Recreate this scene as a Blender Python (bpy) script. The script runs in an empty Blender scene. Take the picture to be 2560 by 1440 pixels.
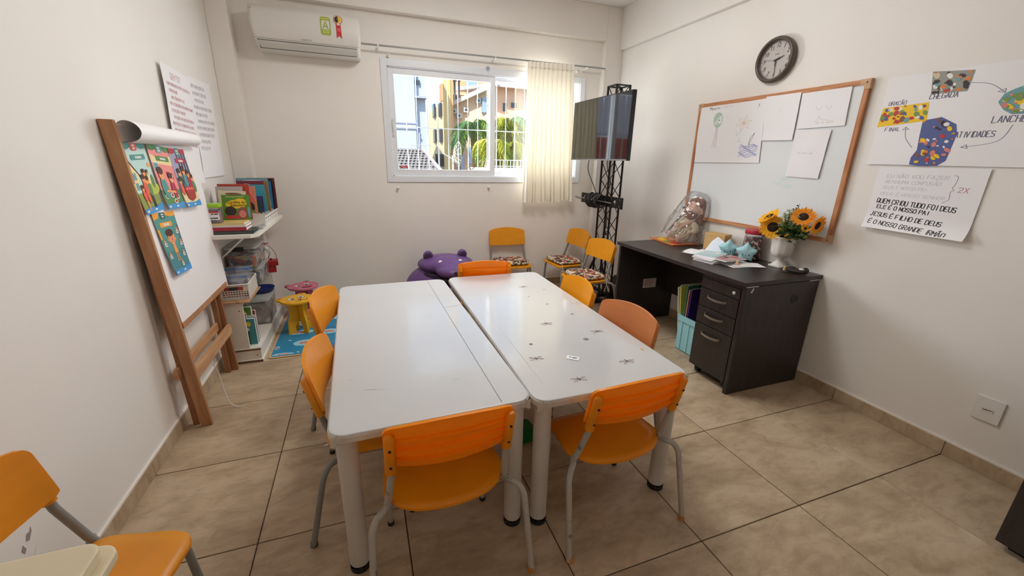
import bpy, bmesh, math, random
from math import sin, cos, pi, sqrt, radians, floor as ifloor
from mathutils import Vector, Matrix, Euler, noise

random.seed(7)
SC = bpy.context.scene
COL = SC.collection

# ------------------------------------------------------------------ camera
CAM_LOC = Vector((0.466, -2.998, 1.381))
YAW, PITCH, ROLL = radians(20.254), radians(-17.362), radians(1.295)
FOCAL_PX = 1020.07
cam_data = bpy.data.cameras.new('camera')
cam_data.sensor_fit = 'HORIZONTAL'
cam_data.sensor_width = 36.0
cam_data.lens = FOCAL_PX / 2560 * 36.0
cam_data.clip_start = 0.02
cam_data.clip_end = 500
cam = bpy.data.objects.new('camera', cam_data)
COL.objects.link(cam)
_f = Vector((sin(YAW) * cos(PITCH), cos(YAW) * cos(PITCH), sin(PITCH)))
_r = Vector((cos(YAW), -sin(YAW), 0))
_u = _r.cross(_f)
_r2 = cos(ROLL) * _r + sin(ROLL) * _u
_u2 = -sin(ROLL) * _r + cos(ROLL) * _u
_m = Matrix((( _r2.x, _u2.x, -_f.x, CAM_LOC.x), (_r2.y, _u2.y, -_f.y, CAM_LOC.y), (_r2.z, _u2.z, -_f.z, CAM_LOC.z), (0, 0, 0, 1)))
cam.matrix_world = _m
SC.camera = cam

# ------------------------------------------------------------------ world, sun, exposure
world = bpy.data.worlds.new('sky')
SC.world = world
world.use_nodes = True
_nt = world.node_tree
_bg = _nt.nodes['Background']
_sky = _nt.nodes.new('ShaderNodeTexSky')
_sky.sky_type = 'NISHITA'
_sky.sun_elevation = radians(48)
_sky.sun_rotation = radians(215)
_sky.sun_disc = False
_sky.air_density = 1.0
_sky.dust_density = 0.6
_sky.ozone_density = 1.0
_nt.links.new(_sky.outputs['Color'], _bg.inputs['Color'])
_bg.inputs['Strength'].default_value = 0.27

sun_data = bpy.data.lights.new('sun', 'SUN')
sun_data.energy = 5.6
sun_data.angle = radians(0.8)
sun_data.color = (1.0, 0.94, 0.84)
sun = bpy.data.objects.new('sun', sun_data)
COL.objects.link(sun)
sun.rotation_euler = (radians(42), 0, radians(-35))

# window portal: guides sampling of the sky through the window opening
por_data = bpy.data.lights.new('window_portal', 'AREA')
por_data.shape = 'RECTANGLE'
por_data.size, por_data.size_y = 2.0, 1.0
por_data.cycles.is_portal = True
por = bpy.data.objects.new('window_portal', por_data)
COL.objects.link(por)
por.location = (1.75, 1.36, 1.69)
por.rotation_euler = (radians(-90), 0, 0)

# daylight falling through the window opening
day_data = bpy.data.lights.new('window_daylight', 'AREA')
day_data.shape = 'RECTANGLE'
day_data.size, day_data.size_y = 1.92, 0.92
day_data.energy = 78.0
day_data.color = (0.97, 0.985, 1.0)
day = bpy.data.objects.new('window_daylight', day_data)
COL.objects.link(day)
day.visible_glossy = False
day.location = (1.75, 1.305, 1.69)
day.rotation_euler = (radians(-90), 0, 0)

SC.view_settings.view_transform = 'Standard'
SC.view_settings.look = 'None'
SC.view_settings.gamma = 1.0
SC.view_settings.use_curve_mapping = False
SC.view_settings.exposure = 0.22
SC.cycles.use_denoising = True
SC.cycles.max_bounces = 12
SC.cycles.diffuse_bounces = 8
SC.cycles.glossy_bounces = 4
SC.cycles.transparent_max_bounces = 16
SC.cycles.transmission_bounces = 6
SC.cycles.caustics_reflective = False
SC.cycles.caustics_refractive = False
SC.cycles.sample_clamp_indirect = 6.0

# room dimensions in metres
LX, RX, BY, FY, CZ = -0.508, 3.15, 1.19, -4.30, 2.87
TILE = 0.53
# ------------------------------------------------------------------ helpers
def lin(c):
    def f(v):
        v /= 255.0
        return v / 12.92 if v <= 0.04045 else ((v + 0.055) / 1.055) ** 2.4
    return (f(c[0]), f(c[1]), f(c[2]), 1.0)

MATS = {}
def mat(name, rgb, rough=0.5, metal=0.0, spec=0.5, noise_amt=0.0, noise_scale=8.0, rgb2=None, bump=0.0, bump_scale=60.0,
        emit=0.0, translucent=0.0, coat=0.0, stretch=(1, 1, 1), detail=4.0, ramp=(0.35, 0.65)):
    if name in MATS:
        return MATS[name]
    m = bpy.data.materials.new(name)
    MATS[name] = m
    m.use_nodes = True
    nt = m.node_tree
    b = nt.nodes['Principled BSDF']
    b.inputs['Base Color'].default_value = lin(rgb)
    b.inputs['Roughness'].default_value = rough
    b.inputs['Metallic'].default_value = metal
    b.inputs['Specular IOR Level'].default_value = spec
    if coat:
        b.inputs['Coat Weight'].default_value = coat
        b.inputs['Coat Roughness'].default_value = 0.1
    co = None
    if noise_amt or bump:
        tc = nt.nodes.new('ShaderNodeTexCoord')
        mp = nt.nodes.new('ShaderNodeMapping')
        mp.inputs['Scale'].default_value = stretch
        nt.links.new(tc.outputs['Object'], mp.inputs['Vector'])
        co = mp.outputs['Vector']
    if noise_amt:
        n = nt.nodes.new('ShaderNodeTexNoise')
        n.inputs['Scale'].default_value = noise_scale
        n.inputs['Detail'].default_value = detail
        nt.links.new(co, n.inputs['Vector'])
        r = nt.nodes.new('ShaderNodeValToRGB')
        r.color_ramp.elements[0].position = ramp[0]
        r.color_ramp.elements[1].position = ramp[1]
        c2 = rgb2 if rgb2 else tuple(max(0, v * (1 - noise_amt)) for v in rgb)
        r.color_ramp.elements[0].color = lin(rgb)
        r.color_ramp.elements[1].color = lin(c2)
        nt.links.new(n.outputs['Fac'], r.inputs['Fac'])
        nt.links.new(r.outputs['Color'], b.inputs['Base Color'])
    if bump:
        n2 = nt.nodes.new('ShaderNodeTexNoise')
        n2.inputs['Scale'].default_value = bump_scale
        n2.inputs['Detail'].default_value = 3.0
        nt.links.new(co, n2.inputs['Vector'])
        bp = nt.nodes.new('ShaderNodeBump')
        bp.inputs['Strength'].default_value = bump
        bp.inputs['Distance'].default_value = 0.004
        nt.links.new(n2.outputs['Fac'], bp.inputs['Height'])
        nt.links.new(bp.outputs['Normal'], b.inputs['Normal'])
    if emit:
        b.inputs['Emission Color'].default_value = lin(rgb)
        b.inputs['Emission Strength'].default_value = emit
    if translucent:
        t = nt.nodes.new('ShaderNodeBsdfTranslucent')
        t.inputs['Color'].default_value = lin(rgb)
        mx = nt.nodes.new('ShaderNodeMixShader')
        mx.inputs['Fac'].default_value = translucent
        out = nt.nodes['Material Output']
        nt.links.new(b.outputs['BSDF'], mx.inputs[1])
        nt.links.new(t.outputs['BSDF'], mx.inputs[2])
        nt.links.new(mx.outputs['Shader'], out.inputs['Surface'])
    return m

def clear_mat(name, rgb=(255, 255, 255), haze=0.06, gloss=0.08, rough=0.05, hazecol=None):
    """thin clear sheet: mostly transparent, a little haze, fresnel reflection"""
    if name in MATS:
        return MATS[name]
    m = bpy.data.materials.new(name)
    MATS[name] = m
    m.use_nodes = True
    nt = m.node_tree
    nt.nodes.remove(nt.nodes['Principled BSDF'])
    out = nt.nodes['Material Output']
    tr = nt.nodes.new('ShaderNodeBsdfTransparent'); tr.inputs['Color'].default_value = lin(rgb)
    df = nt.nodes.new('ShaderNodeBsdfDiffuse'); df.inputs['Color'].default_value = lin(hazecol or rgb)
    gl = nt.nodes.new('ShaderNodeBsdfGlossy'); gl.inputs['Roughness'].default_value = rough
    m1 = nt.nodes.new('ShaderNodeMixShader'); m1.inputs['Fac'].default_value = haze
    nt.links.new(tr.outputs[0], m1.inputs[1]); nt.links.new(df.outputs[0], m1.inputs[2])
    lw = nt.nodes.new('ShaderNodeLayerWeight'); lw.inputs['Blend'].default_value = 0.25
    mu = nt.nodes.new('ShaderNodeMath'); mu.operation = 'MULTIPLY_ADD'; mu.inputs[1].default_value = 0.5; mu.inputs[2].default_value = gloss
    nt.links.new(lw.outputs['Fresnel'], mu.inputs[0])
    m2 = nt.nodes.new('ShaderNodeMixShader')
    nt.links.new(mu.outputs[0], m2.inputs['Fac'])
    nt.links.new(m1.outputs[0], m2.inputs[1]); nt.links.new(gl.outputs[0], m2.inputs[2])
    nt.links.new(m2.outputs[0], out.inputs['Surface'])
    return m

def V(*a): return Vector(a)

class MB:
    """mesh builder: collects faces of one object; a face carries a material slot"""
    def __init__(self):
        self.v, self.f, self.mi, self.sm, self.mats = [], [], [], [], []
    def slot(self, m):
        if m not in self.mats:
            self.mats.append(m)
        return self.mats.index(m)
    def add(self, verts, faces, m, smooth=False):
        o = len(self.v); s = self.slot(m)
        self.v.extend([tuple(p) for p in verts])
        for f in faces:
            self.f.append([i + o for i in f]); self.mi.append(s); self.sm.append(smooth)
        return self
    def box(self, x0, x1, y0, y1, z0, z1, m):
        vs = [(x0, y0, z0), (x1, y0, z0), (x1, y1, z0), (x0, y1, z0), (x0, y0, z1), (x1, y0, z1), (x1, y1, z1), (x0, y1, z1)]
        return self.add(vs, [(0, 3, 2, 1), (4, 5, 6, 7), (0, 1, 5, 4), (1, 2, 6, 5), (2, 3, 7, 6), (3, 0, 4, 7)], m)
    def box8(self, vs, m):
        return self.add(vs, [(0, 3, 2, 1), (4, 5, 6, 7), (0, 1, 5, 4), (1, 2, 6, 5), (2, 3, 7, 6), (3, 0, 4, 7)], m)
    def obox(self, c, ax, ay, az, m):
        """box with centre c and half-axis vectors"""
        c, ax, ay, az = Vector(c), Vector(ax), Vector(ay), Vector(az)
        vs = [c - ax - ay - az, c + ax - ay - az, c + ax + ay - az, c - ax + ay - az, c - ax - ay + az, c + ax - ay + az, c + ax + ay + az, c - ax + ay + az]
        return self.box8(vs, m)
    def bar(self, a, b, w, h, m, up=(0, 0, 1)):
        a, b = Vector(a), Vector(b); d = b - a; l = d.length; d.normalize()
        s = d.cross(Vector(up))
        if s.length < 1e-4: s = d.cross(Vector((1, 0, 0)))
        s.normalize(); t = s.cross(d)
        return self.obox((a + b) / 2, d * l / 2, s * w / 2, t * h / 2, m)
    def tube(self, pts, r, m, seg=10, closed=False, caps=True, smooth=True):
        pts = [Vector(p) for p in pts]; n = len(pts)
        rs = r if isinstance(r, (list, tuple)) else [r] * n
        ring = []; prev = None
        for i in range(n):
            a = pts[i - 1] if (i > 0 or closed) else pts[i]
            b = pts[(i + 1) % n] if (i < n - 1 or closed) else pts[i]
            d = (b - a)
            if d.length < 1e-9: d = Vector((0, 0, 1))
            d.normalize()
            if prev is None:
                u = d.cross(Vector((0, 0, 1)))
                if u.length < 1e-3: u = d.cross(Vector((1, 0, 0)))
            else:
                u = prev - d * prev.dot(d)
                if u.length < 1e-6: u = d.cross(Vector((1, 0, 0.1)))
            u.normalize(); prev = u; w = d.cross(u)
            ring.append([pts[i] + (u * cos(2 * pi * k / seg) + w * sin(2 * pi * k / seg)) * rs[i] for k in range(seg)])
        vs = [p for rg in ring for p in rg]; fs = []
        for i in range(n if closed else n - 1):
            j = (i + 1) % n
            for k in range(seg):
                k2 = (k + 1) % seg
                fs.append((i * seg + k, i * seg + k2, j * seg + k2, j * seg + k))
        self.add(vs, fs, m, smooth)
        if caps and not closed:
            self.add(ring[0], [tuple(range(seg))[::-1]], m); self.add(ring[-1], [tuple(range(seg))], m)
        return self
    def cyl(self, a, b, r, m, seg=16, r2=None):
        return self.tube([a, b], [r, r if r2 is None else r2], m, seg)
    def lathe(self, prof, m, c=(0, 0, 0), seg=24, axis='z', smooth=True, flute=None, caps=True):
        vs, fs = [], []
        n = len(prof)
        for i, (r, h) in enumerate(prof):
            for k in range(seg):
                a = 2 * pi * k / seg
                rr = r * (flute(a, i) if flute else 1)
                x, y = rr * cos(a), rr * sin(a)
                p = (x, y, h) if axis == 'z' else ((h, x, y) if axis == 'x' else (y, h, x))
                vs.append((p[0] + c[0], p[1] + c[1], p[2] + c[2]))
        for i in range(n - 1):
            for k in range(seg):
                k2 = (k + 1) % seg
                fs.append((i * seg + k, i * seg + k2, (i + 1) * seg + k2, (i + 1) * seg + k))
        self.add(vs, fs, m, smooth)
        if caps and prof[0][0] > 1e-6: self.add(vs[:seg], [tuple(range(seg))[::-1]], m)
        if caps and prof[-1][0] > 1e-6: self.add(vs[-seg:], [tuple(range(seg))], m)
        return self
    def ball(self, c, r, m, seg=16, rings=10, rot=None):
        r = r if isinstance(r, (list, tuple)) else (r, r, r)
        vs, fs = [], []
        for i in range(rings + 1):
            t = pi * i / rings
            for k in range(seg):
                a = 2 * pi * k / seg
                p = Vector((r[0] * sin(t) * cos(a), r[1] * sin(t) * sin(a), r[2] * cos(t)))
                if rot: p = rot @ p
                vs.append((p.x + c[0], p.y + c[1], p.z + c[2]))
        for i in range(rings):
            for k in range(seg):
                k2 = (k + 1) % seg
                fs.append((i * seg + k, (i + 1) * seg + k, (i + 1) * seg + k2, i * seg + k2))
        return self.add(vs, fs, m, True)
    def prism(self, poly, h0, h1, m, fn=None, smooth_side=False):
        """extrude a 2-D outline between heights h0 and h1; fn maps (u,v,h) to xyz"""
        fn = fn or (lambda u, v, h: (u, v, h))
        n = len(poly)
        a = [fn(p[0], p[1], h0) for p in poly]; b = [fn(p[0], p[1], h1) for p in poly]
        self.add(a, [tuple(range(n))[::-1]], m); self.add(b, [tuple(range(n))], m)
        self.add(a + b, [(i, (i + 1) % n, n + (i + 1) % n, n + i) for i in range(n)], m, smooth_side)
        return self
    def flat(self, poly, m, fn):
        return self.add([fn(p[0], p[1]) for p in poly], [tuple(range(len(poly)))], m)
    def grid(self, fn, nu, nv, m, smooth=True, wrap=False):
        vs = [fn(i / (nu - (0 if wrap else 1)), j / (nv - 1)) for j in range(nv) for i in range(nu)]
        fs = []
        for j in range(nv - 1):
            for i in range(nu if wrap else nu - 1):
                i2 = (i + 1) % nu
                fs.append((j * nu + i, j * nu + i2, (j + 1) * nu + i2, (j + 1) * nu + i))
        return self.add(vs, fs, m, smooth)
    def sheet(self, fn, nu, nv, th, m, smooth=True, mback=None):
        """thin slab: grid surface fn(u,v)->(point) with thickness th along its normal"""
        P = [[Vector(fn(i / (nu - 1), j / (nv - 1))) for i in range(nu)] for j in range(nv)]
        N = []
        for j in range(nv):
            row = []
            for i in range(nu):
                du = P[j][min(i + 1, nu - 1)] - P[j][max(i - 1, 0)]
                dv = P[min(j + 1, nv - 1)][i] - P[max(j - 1, 0)][i]
                nn = du.cross(dv)
                row.append(nn.normalized() if nn.length > 1e-12 else Vector((0, 0, 1)))
            N.append(row)
        A = [P[j][i] for j in range(nv) for i in range(nu)]
        B = [P[j][i] - N[j][i] * th for j in range(nv) for i in range(nu)]
        fs = []; fb = []
        for j in range(nv - 1):
            for i in range(nu - 1):
                q = (j * nu + i, j * nu + i + 1, (j + 1) * nu + i + 1, (j + 1) * nu + i)
                fs.append(q); fb.append(q[::-1])
        self.add(A, fs, m, smooth); self.add(B, fb, mback or m, smooth)
        rim = [i for i in range(nu)] + [j * nu + nu - 1 for j in range(1, nv)] + [(nv - 1) * nu + i for i in range(nu - 2, -1, -1)] + [j * nu for j in range(nv - 2, 0, -1)]
        k = len(rim)
        self.add([A[i] for i in rim] + [B[i] for i in rim], [(i, k + i, k + (i + 1) % k, (i + 1) % k) for i in range(k)], m)
        return self
    def ribbon(self, pts, w, m, fn):
        """flat stroke along 2-D points mapped by fn(u,v)"""
        for (a, b) in zip(pts[:-1], pts[1:]):
            d = Vector((b[0] - a[0], b[1] - a[1]))
            if d.length < 1e-7: continue
            d.normalize(); n = Vector((-d.y, d.x)) * w / 2; e = d * w * 0.3
            self.add([fn(a[0] - e.x + n.x, a[1] - e.y + n.y), fn(a[0] - e.x - n.x, a[1] - e.y - n.y), fn(b[0] + e.x - n.x, b[1] + e.y - n.y), fn(b[0] + e.x + n.x, b[1] + e.y + n.y)], [(0, 1, 2, 3)], m)
        return self
    def build(self, name, parent=None, bevel=0.0, segs=2, sub=0, angle=40):
        me = bpy.data.meshes.new(name)
        me.from_pydata(self.v, [], self.f)
        for m in self.mats: me.materials.append(m)
        me.polygons.foreach_set('material_index', self.mi)
        me.polygons.foreach_set('use_smooth', self.sm)
        me.update()
        if bevel:
            bm = bmesh.new(); bm.from_mesh(me)
            bmesh.ops.remove_doubles(bm, verts=bm.verts, dist=1e-6)
            es = [e for e in bm.edges if len(e.link_faces) == 2 and e.calc_face_angle(0) > radians(angle)]
            bmesh.ops.bevel(bm, geom=es, offset=bevel, segments=segs, affect='EDGES', profile=0.6, clamp_overlap=True)
            bmesh.ops.recalc_face_normals(bm, faces=bm.faces)
            bm.to_mesh(me); bm.free()
        o = bpy.data.objects.new(name, me)
        COL.objects.link(o)
        if parent: o.parent = parent
        if sub:
            md = o.modifiers.new('subdivision', 'SUBSURF'); md.levels = sub; md.render_levels = sub
        return o

def tag(o, label, cat, group=None, kind=None):
    o['label'] = label
    if cat: o['category'] = cat
    if group: o['group'] = group
    if kind: o['kind'] = kind
    return o

def struct(o):
    o['kind'] = 'structure'
    return o

def thing(name, label, cat, loc=(0, 0, 0), rz=0.0, group=None):
    o = bpy.data.objects.new(name, None)
    o.empty_display_size = 0.1
    COL.objects.link(o)
    o.location = loc; o.rotation_euler = (0, 0, rz)
    tag(o, label, cat, group)
    return o

def copy_tree(o, parent=None):
    c = o.copy(); COL.objects.link(c)
    c.parent = parent
    for ch in list(o.children):
        copy_tree(ch, c)
    return c

def rrect(w, h, r, seg=5, cx=0.0, cy=0.0):
    pts = []
    for (sx, sy, a0) in ((1, 1, 0), (-1, 1, 90), (-1, -1, 180), (1, -1, 270)):
        for k in range(seg + 1):
            a = radians(a0 + 90 * k / seg)
            pts.append((cx + sx * (w / 2 - r) + r * cos(a), cy + sy * (h / 2 - r) + r * sin(a)))
    return pts

def ell(cx, cy, rx, ry, n=16, rot=0.0):
    return [(cx + rx * cos(2 * pi * k / n) * cos(rot) - ry * sin(2 * pi * k / n) * sin(rot), cy + rx * cos(2 * pi * k / n) * sin(rot) + ry * sin(2 * pi * k / n) * cos(rot)) for k in range(n)]

def smooth_path(pts, n=6):
    """Catmull-Rom through points"""
    pts = [Vector(p) for p in pts]; out = []
    for i in range(len(pts) - 1):
        p0 = pts[max(i - 1, 0)]; p1 = pts[i]; p2 = pts[i + 1]; p3 = pts[min(i + 2, len(pts) - 1)]
        for k in range(n):
            t = k / n
            out.append(0.5 * ((2 * p1) + (p2 - p0) * t + (2 * p0 - 5 * p1 + 4 * p2 - p3) * t * t + (3 * p1 - p0 - 3 * p2 + p3) * t ** 3))
    out.append(pts[-1])
    return out

def blob_mesh(name, balls, m, voxel=0.012, parent=None, smooth_it=6):
    """one continuous surface from overlapping ellipsoids (c, r, rot)"""
    mb = MB()
    for b in balls:
        mb.ball(b[0], b[1], m, 20, 14, b[2] if len(b) > 2 else None)
    o = mb.build(name)
    md = o.modifiers.new('remesh', 'REMESH'); md.mode = 'VOXEL'; md.voxel_size = voxel; md.use_smooth_shade = True
    ms = o.modifiers.new('smooth', 'SMOOTH'); ms.iterations = smooth_it; ms.factor = 0.5
    dg = bpy.context.evaluated_depsgraph_get()
    me = bpy.data.meshes.new_from_object(o.evaluated_get(dg))
    o.modifiers.clear()
    old = o.data; o.data = me; bpy.data.meshes.remove(old)
    me.name = name
    if not me.materials: me.materials.append(m)
    for p in me.polygons: p.use_smooth = True
    if parent: o.parent = parent
    return o

# single-stroke hand lettering on a 4 x 6 grid
GL = {'A': '002640 1232', 'B': '00063645443303 3342413000', 'C': '4536160501103041', 'D': '00062645412000', 'E': '46060040 0333', 'F': '460600 0333',
      'G': '45361605011030414323', 'H': '0006 4046 0343', 'I': '2026', 'J': '3631201001', 'K': '0006 460340', 'L': '060040', 'M': '0006234640', 'N': '00064046',
      'O': '103041453616050110', 'P': '00063645443303', 'Q': '103041453616050110 2240', 'R': '00063645443303 2340', 'S': '453616050413334241301001',
      'T': '0646 2620', 'U': '060110304146', 'V': '062046', 'W': '0610243046', 'X': '0046 0640', 'Y': '062346 2320', 'Z': '06460040',
      '2': '05163645440040', '1': '152620', '5': '46060334423 01000'.replace(' ', ''), '?': '051636454423 2120', '.': '2021', ',': '2110', ':': '2425 2122', '"': '1615 3635', '-': '1333', '~': '07182738', "'": '2738', '=': '0242 0444'}
def strokes(txt):
    out = []; x = 0.0
    for ch in txt:
        if ch == ' ':
            x += 3.2; continue
        base, acc = {'Ã': ('A', '~'), 'É': ('E', "'"), 'Ê': ('E', "'"), 'Ç': ('C', None), 'Õ': ('O', '~')}.get(ch, (ch, None))
        for g in (base, acc):
            if not g or g not in GL: continue
            for s in GL[g].split():
                out.append([(x + int(s[i]), int(s[i + 1])) for i in range(0, len(s) - 1, 2)])
        x += 5.4 if base not in 'I.,:' else 3.6
    return out, x - 1.4
def lettering(mb, txt, u, v, h, w, m, fn, width=None, slope=0.0, jit=0.25, slant=0.12):
    st, tot = strokes(txt)
    k = h / 6.0; kx = (width / tot) if width else k
    rnd = random.Random(hash(txt) % 1000 if False else sum(map(ord, txt)))
    for s in st:
        pts = [(u + (p[0] + rnd.uniform(-jit, jit) + p[1] * slant) * kx, v + (p[1] + rnd.uniform(-jit, jit)) * k + slope * p[0] * kx) for p in s]
        mb.ribbon(pts, w, m, fn)
def scribble(mb, u, v, width, h, w, m, fn, seed=1, slope=0.0):
    """unreadable handwriting: a run of short word-like squiggles"""
    rnd = random.Random(seed); x = 0.0
    while x < width - h:
        wl = rnd.uniform(1.2, 4.0) * h; wl = min(wl, width - x)
        t = 0.0
        while t < wl:
            lw = h * rnd.uniform(0.38, 0.58); X, Y = u + x + t, v + slope * (x + t) + rnd.uniform(-0.08, 0.08) * h; g = rnd.randrange(6)
            S = {0: [(0, 0), (0, 1)], 1: [(0, 0), (0, 0.9), (0.8, 0.7), (0.8, 0)], 2: [(0.8, 0.8), (0.2, 0.9), (0, 0.4), (0.3, 0), (0.8, 0.15)], 3: [(0, 0.9), (0.4, 0), (0.8, 0.9)], 4: [(0.8, 0.9), (0, 0.9), (0, 0), (0.8, 0)], 5: [(0.1, 0.1), (0, 0.7), (0.5, 0.95), (0.8, 0.4), (0.4, 0), (0.1, 0.1)]}[g]
            mb.ribbon([(X + a * lw, Y + b * h) for a, b in S], w, m, fn)
            if g in (0, 4) and rnd.random() < 0.6: mb.ribbon([(X, Y + 0.5 * h), (X + 0.7 * lw, Y + 0.5 * h)], w, m, fn)
            t += lw * 1.35
        x += wl + h * 0.7

FONT_CACHE = {}
def font_mesh(txt, size, m, mb, fn, align='CENTER', shear=0.0, squeeze=1.0):
    """printed lettering as flat faces"""
    key = (txt, shear, align)
    if key not in FONT_CACHE:
        cu = bpy.data.curves.new('lettering', 'FONT')
        cu.body = txt; cu.align_x = align; cu.align_y = 'CENTER'; cu.size = 1.0; cu.shear = shear; cu.resolution_u = 3
        o = bpy.data.objects.new('lettering', cu); COL.objects.link(o)
        dg = bpy.context.evaluated_depsgraph_get()
        me = bpy.data.meshes.new_from_object(o.evaluated_get(dg))
        FONT_CACHE[key] = ([tuple(v.co) for v in me.vertices], [tuple(p.vertices) for p in me.polygons])
        bpy.data.objects.remove(o); bpy.data.curves.remove(cu); bpy.data.meshes.remove(me)
    vs, fs = FONT_CACHE[key]
    mb.add([fn(p[0] * size * squeeze, p[1] * size) for p in vs], fs, m)
# ------------------------------------------------------------------ room shell
def wall_material(name, rgb, rgb2):
    return mat(name, rgb, rough=0.62, spec=0.3, noise_amt=0.03, noise_scale=1.3, rgb2=rgb2, bump=0.05, bump_scale=180)
M_WALL = wall_material('wall_paint', (234, 230, 225), (230, 225, 219))
M_CEIL = mat('ceiling_paint', (232, 229, 225), rough=0.8, spec=0.2)
M_SKIRT_TOP = mat('skirting_plaster', (232, 226, 218), rough=0.6)

def tile_material():
    m = bpy.data.materials.new('floor_tile_ceramic'); m.use_nodes = True
    nt = m.node_tree; b = nt.nodes['Principled BSDF']
    tc = nt.nodes.new('ShaderNodeTexCoord'); oi = nt.nodes.new('ShaderNodeObjectInfo')
    cmb = nt.nodes.new('ShaderNodeVectorMath'); cmb.operation = 'ADD'
    sc = nt.nodes.new('ShaderNodeVectorMath'); sc.operation = 'SCALE'; sc.inputs['Scale'].default_value = 37.0
    cx = nt.nodes.new('ShaderNodeCombineXYZ')
    nt.links.new(oi.outputs['Random'], cx.inputs[0]); nt.links.new(oi.outputs['Random'], cx.inputs[1])
    nt.links.new(cx.outputs[0], sc.inputs[0]); nt.links.new(tc.outputs['Object'], cmb.inputs[0]); nt.links.new(sc.outputs[0], cmb.inputs[1])
    mp = nt.nodes.new('ShaderNodeMapping'); mp.inputs['Rotation'].default_value = (0, 0, radians(38)); mp.inputs['Scale'].default_value = (1.0, 2.2, 1.0)
    nt.links.new(cmb.outputs[0], mp.inputs['Vector'])
    n1 = nt.nodes.new('ShaderNodeTexNoise'); n1.inputs['Scale'].default_value = 2.6; n1.inputs['Detail'].default_value = 8; n1.inputs['Roughness'].default_value = 0.62; n1.inputs['Distortion'].default_value = 0.35
    n2 = nt.nodes.new('ShaderNodeTexNoise'); n2.inputs['Scale'].default_value = 9.0; n2.inputs['Detail'].default_value = 6; n2.inputs['Roughness'].default_value = 0.7; n2.inputs['Distortion'].default_value = 0.7
    nt.links.new(mp.outputs[0], n1.inputs['Vector']); nt.links.new(mp.outputs[0], n2.inputs['Vector'])
    r1 = nt.nodes.new('ShaderNodeValToRGB')
    r1.color_ramp.elements[0].position = 0.3; r1.color_ramp.elements[0].color = lin((160, 138, 112))
    r1.color_ramp.elements[1].position = 0.72; r1.color_ramp.elements[1].color = lin((202, 184, 158))
    e = r1.color_ramp.elements.new(0.52); e.color = lin((184, 163, 136))
    r2 = nt.nodes.new('ShaderNodeValToRGB')
    r2.color_ramp.elements[0].position = 0.36; r2.color_ramp.elements[0].color = lin((176, 150, 128))
    r2.color_ramp.elements[1].position = 0.56; r2.color_ramp.elements[1].color = (1, 1, 1, 1)
    nt.links.new(n1.outputs['Fac'], r1.inputs['Fac']); nt.links.new(n2.outputs['Fac'], r2.inputs['Fac'])
    mx = nt.nodes.new('ShaderNodeMix'); mx.data_type = 'RGBA'; mx.blend_type = 'MULTIPLY'; mx.inputs['Factor'].default_value = 0.30
    nt.links.new(r1.outputs[0], mx.inputs['A']); nt.links.new(r2.outputs[0], mx.inputs['B'])
    nt.links.new(mx.outputs['Result'], b.inputs['Base Color'])
    b.inputs['Roughness'].default_value = 0.42; b.inputs['Specular IOR Level'].default_value = 0.42
    bp = nt.nodes.new('ShaderNodeBump'); bp.inputs['Strength'].default_value = 0.15; bp.inputs['Distance'].default_value = 0.003
    nt.links.new(n2.outputs['Fac'], bp.inputs['Height']); nt.links.new(bp.outputs['Normal'], b.inputs['Normal'])
    MATS['floor_tile'] = m
    return m
M_TILE = tile_material()
M_GROUT = mat('grout', (92, 74, 60), rough=0.9)

floor = struct(MB().box(LX - 0.15, RX + 0.15, FY - 0.15, BY + 0.15, -0.12, -0.006, M_GROUT).build('floor'))
xs = [LX] + [TILE * k for k in range(0, 6)] + [RX]
ys = [BY] + [TILE * k for k in range(2, -9, -1)] + [FY]
for i in range(len(xs) - 1):
    for j in range(len(ys) - 1):
        x0, x1, y1, y0 = xs[i], xs[i + 1], ys[j], ys[j + 1]
        g = 0.0022
        cx, cy = (x0 + x1) / 2, (y0 + y1) / 2
        dz = random.uniform(-0.0004, 0.0004)
        t = MB().box(x0 + g - cx, x1 - g - cx, y0 + g - cy, y1 - g - cy, -0.008, dz, M_TILE).build('floor_tile', floor, bevel=0.0015, segs=1)
        t.location = (cx, cy, 0)

# walls
HX0, HX1, HZ0, HZ1 = 0.775, 2.725, 1.212, 2.165         # window opening
def wall_box(name, *a):
    return struct(MB().box(*a, M_WALL).build(name))
wall_box('wall_left', LX - 0.15, LX, FY - 0.15, BY + 0.15, -0.12, CZ + 0.1)
wall_box('wall_right', RX, RX + 0.15, FY - 0.15, BY + 0.15, -0.12, CZ + 0.1)
wall_box('wall_front', LX, RX, FY - 0.15, FY, -0.12, CZ + 0.1)
wb = MB()
wb.box(LX, HX0, BY, BY + 0.15, -0.12, CZ + 0.1, M_WALL); wb.box(HX1, RX, BY, BY + 0.15, -0.12, CZ + 0.1, M_WALL)
wb.box(HX0, HX1, BY, BY + 0.15, -0.12, HZ0, M_WALL); wb.box(HX0, HX1, BY, BY + 0.15, HZ1, CZ + 0.1, M_WALL)
struct(wb.build('wall_back'))
struct(MB().box(LX, RX, FY, BY, CZ, CZ + 0.1, M_CEIL).build('ceiling'))
struct(MB().box(LX, 2.95, 1.115, BY, 2.565, CZ, M_WALL).build('trim_1', bevel=0.006))          # beam over the window
struct(MB().box(LX, -0.362, 1.07, BY, 0, CZ, M_WALL).build('trim_2', bevel=0.006))              # pillar in the left corner
struct(MB().box(2.95, RX, 1.115, BY, 0, CZ, M_WALL).build('trim_3', bevel=0.006))               # pillar in the right corner
struct(MB().box(RX - 0.035, RX, FY, 1.115, 2.49, CZ, M_WALL).build('trim_4', bevel=0.006))      # beam on the right wall

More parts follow.
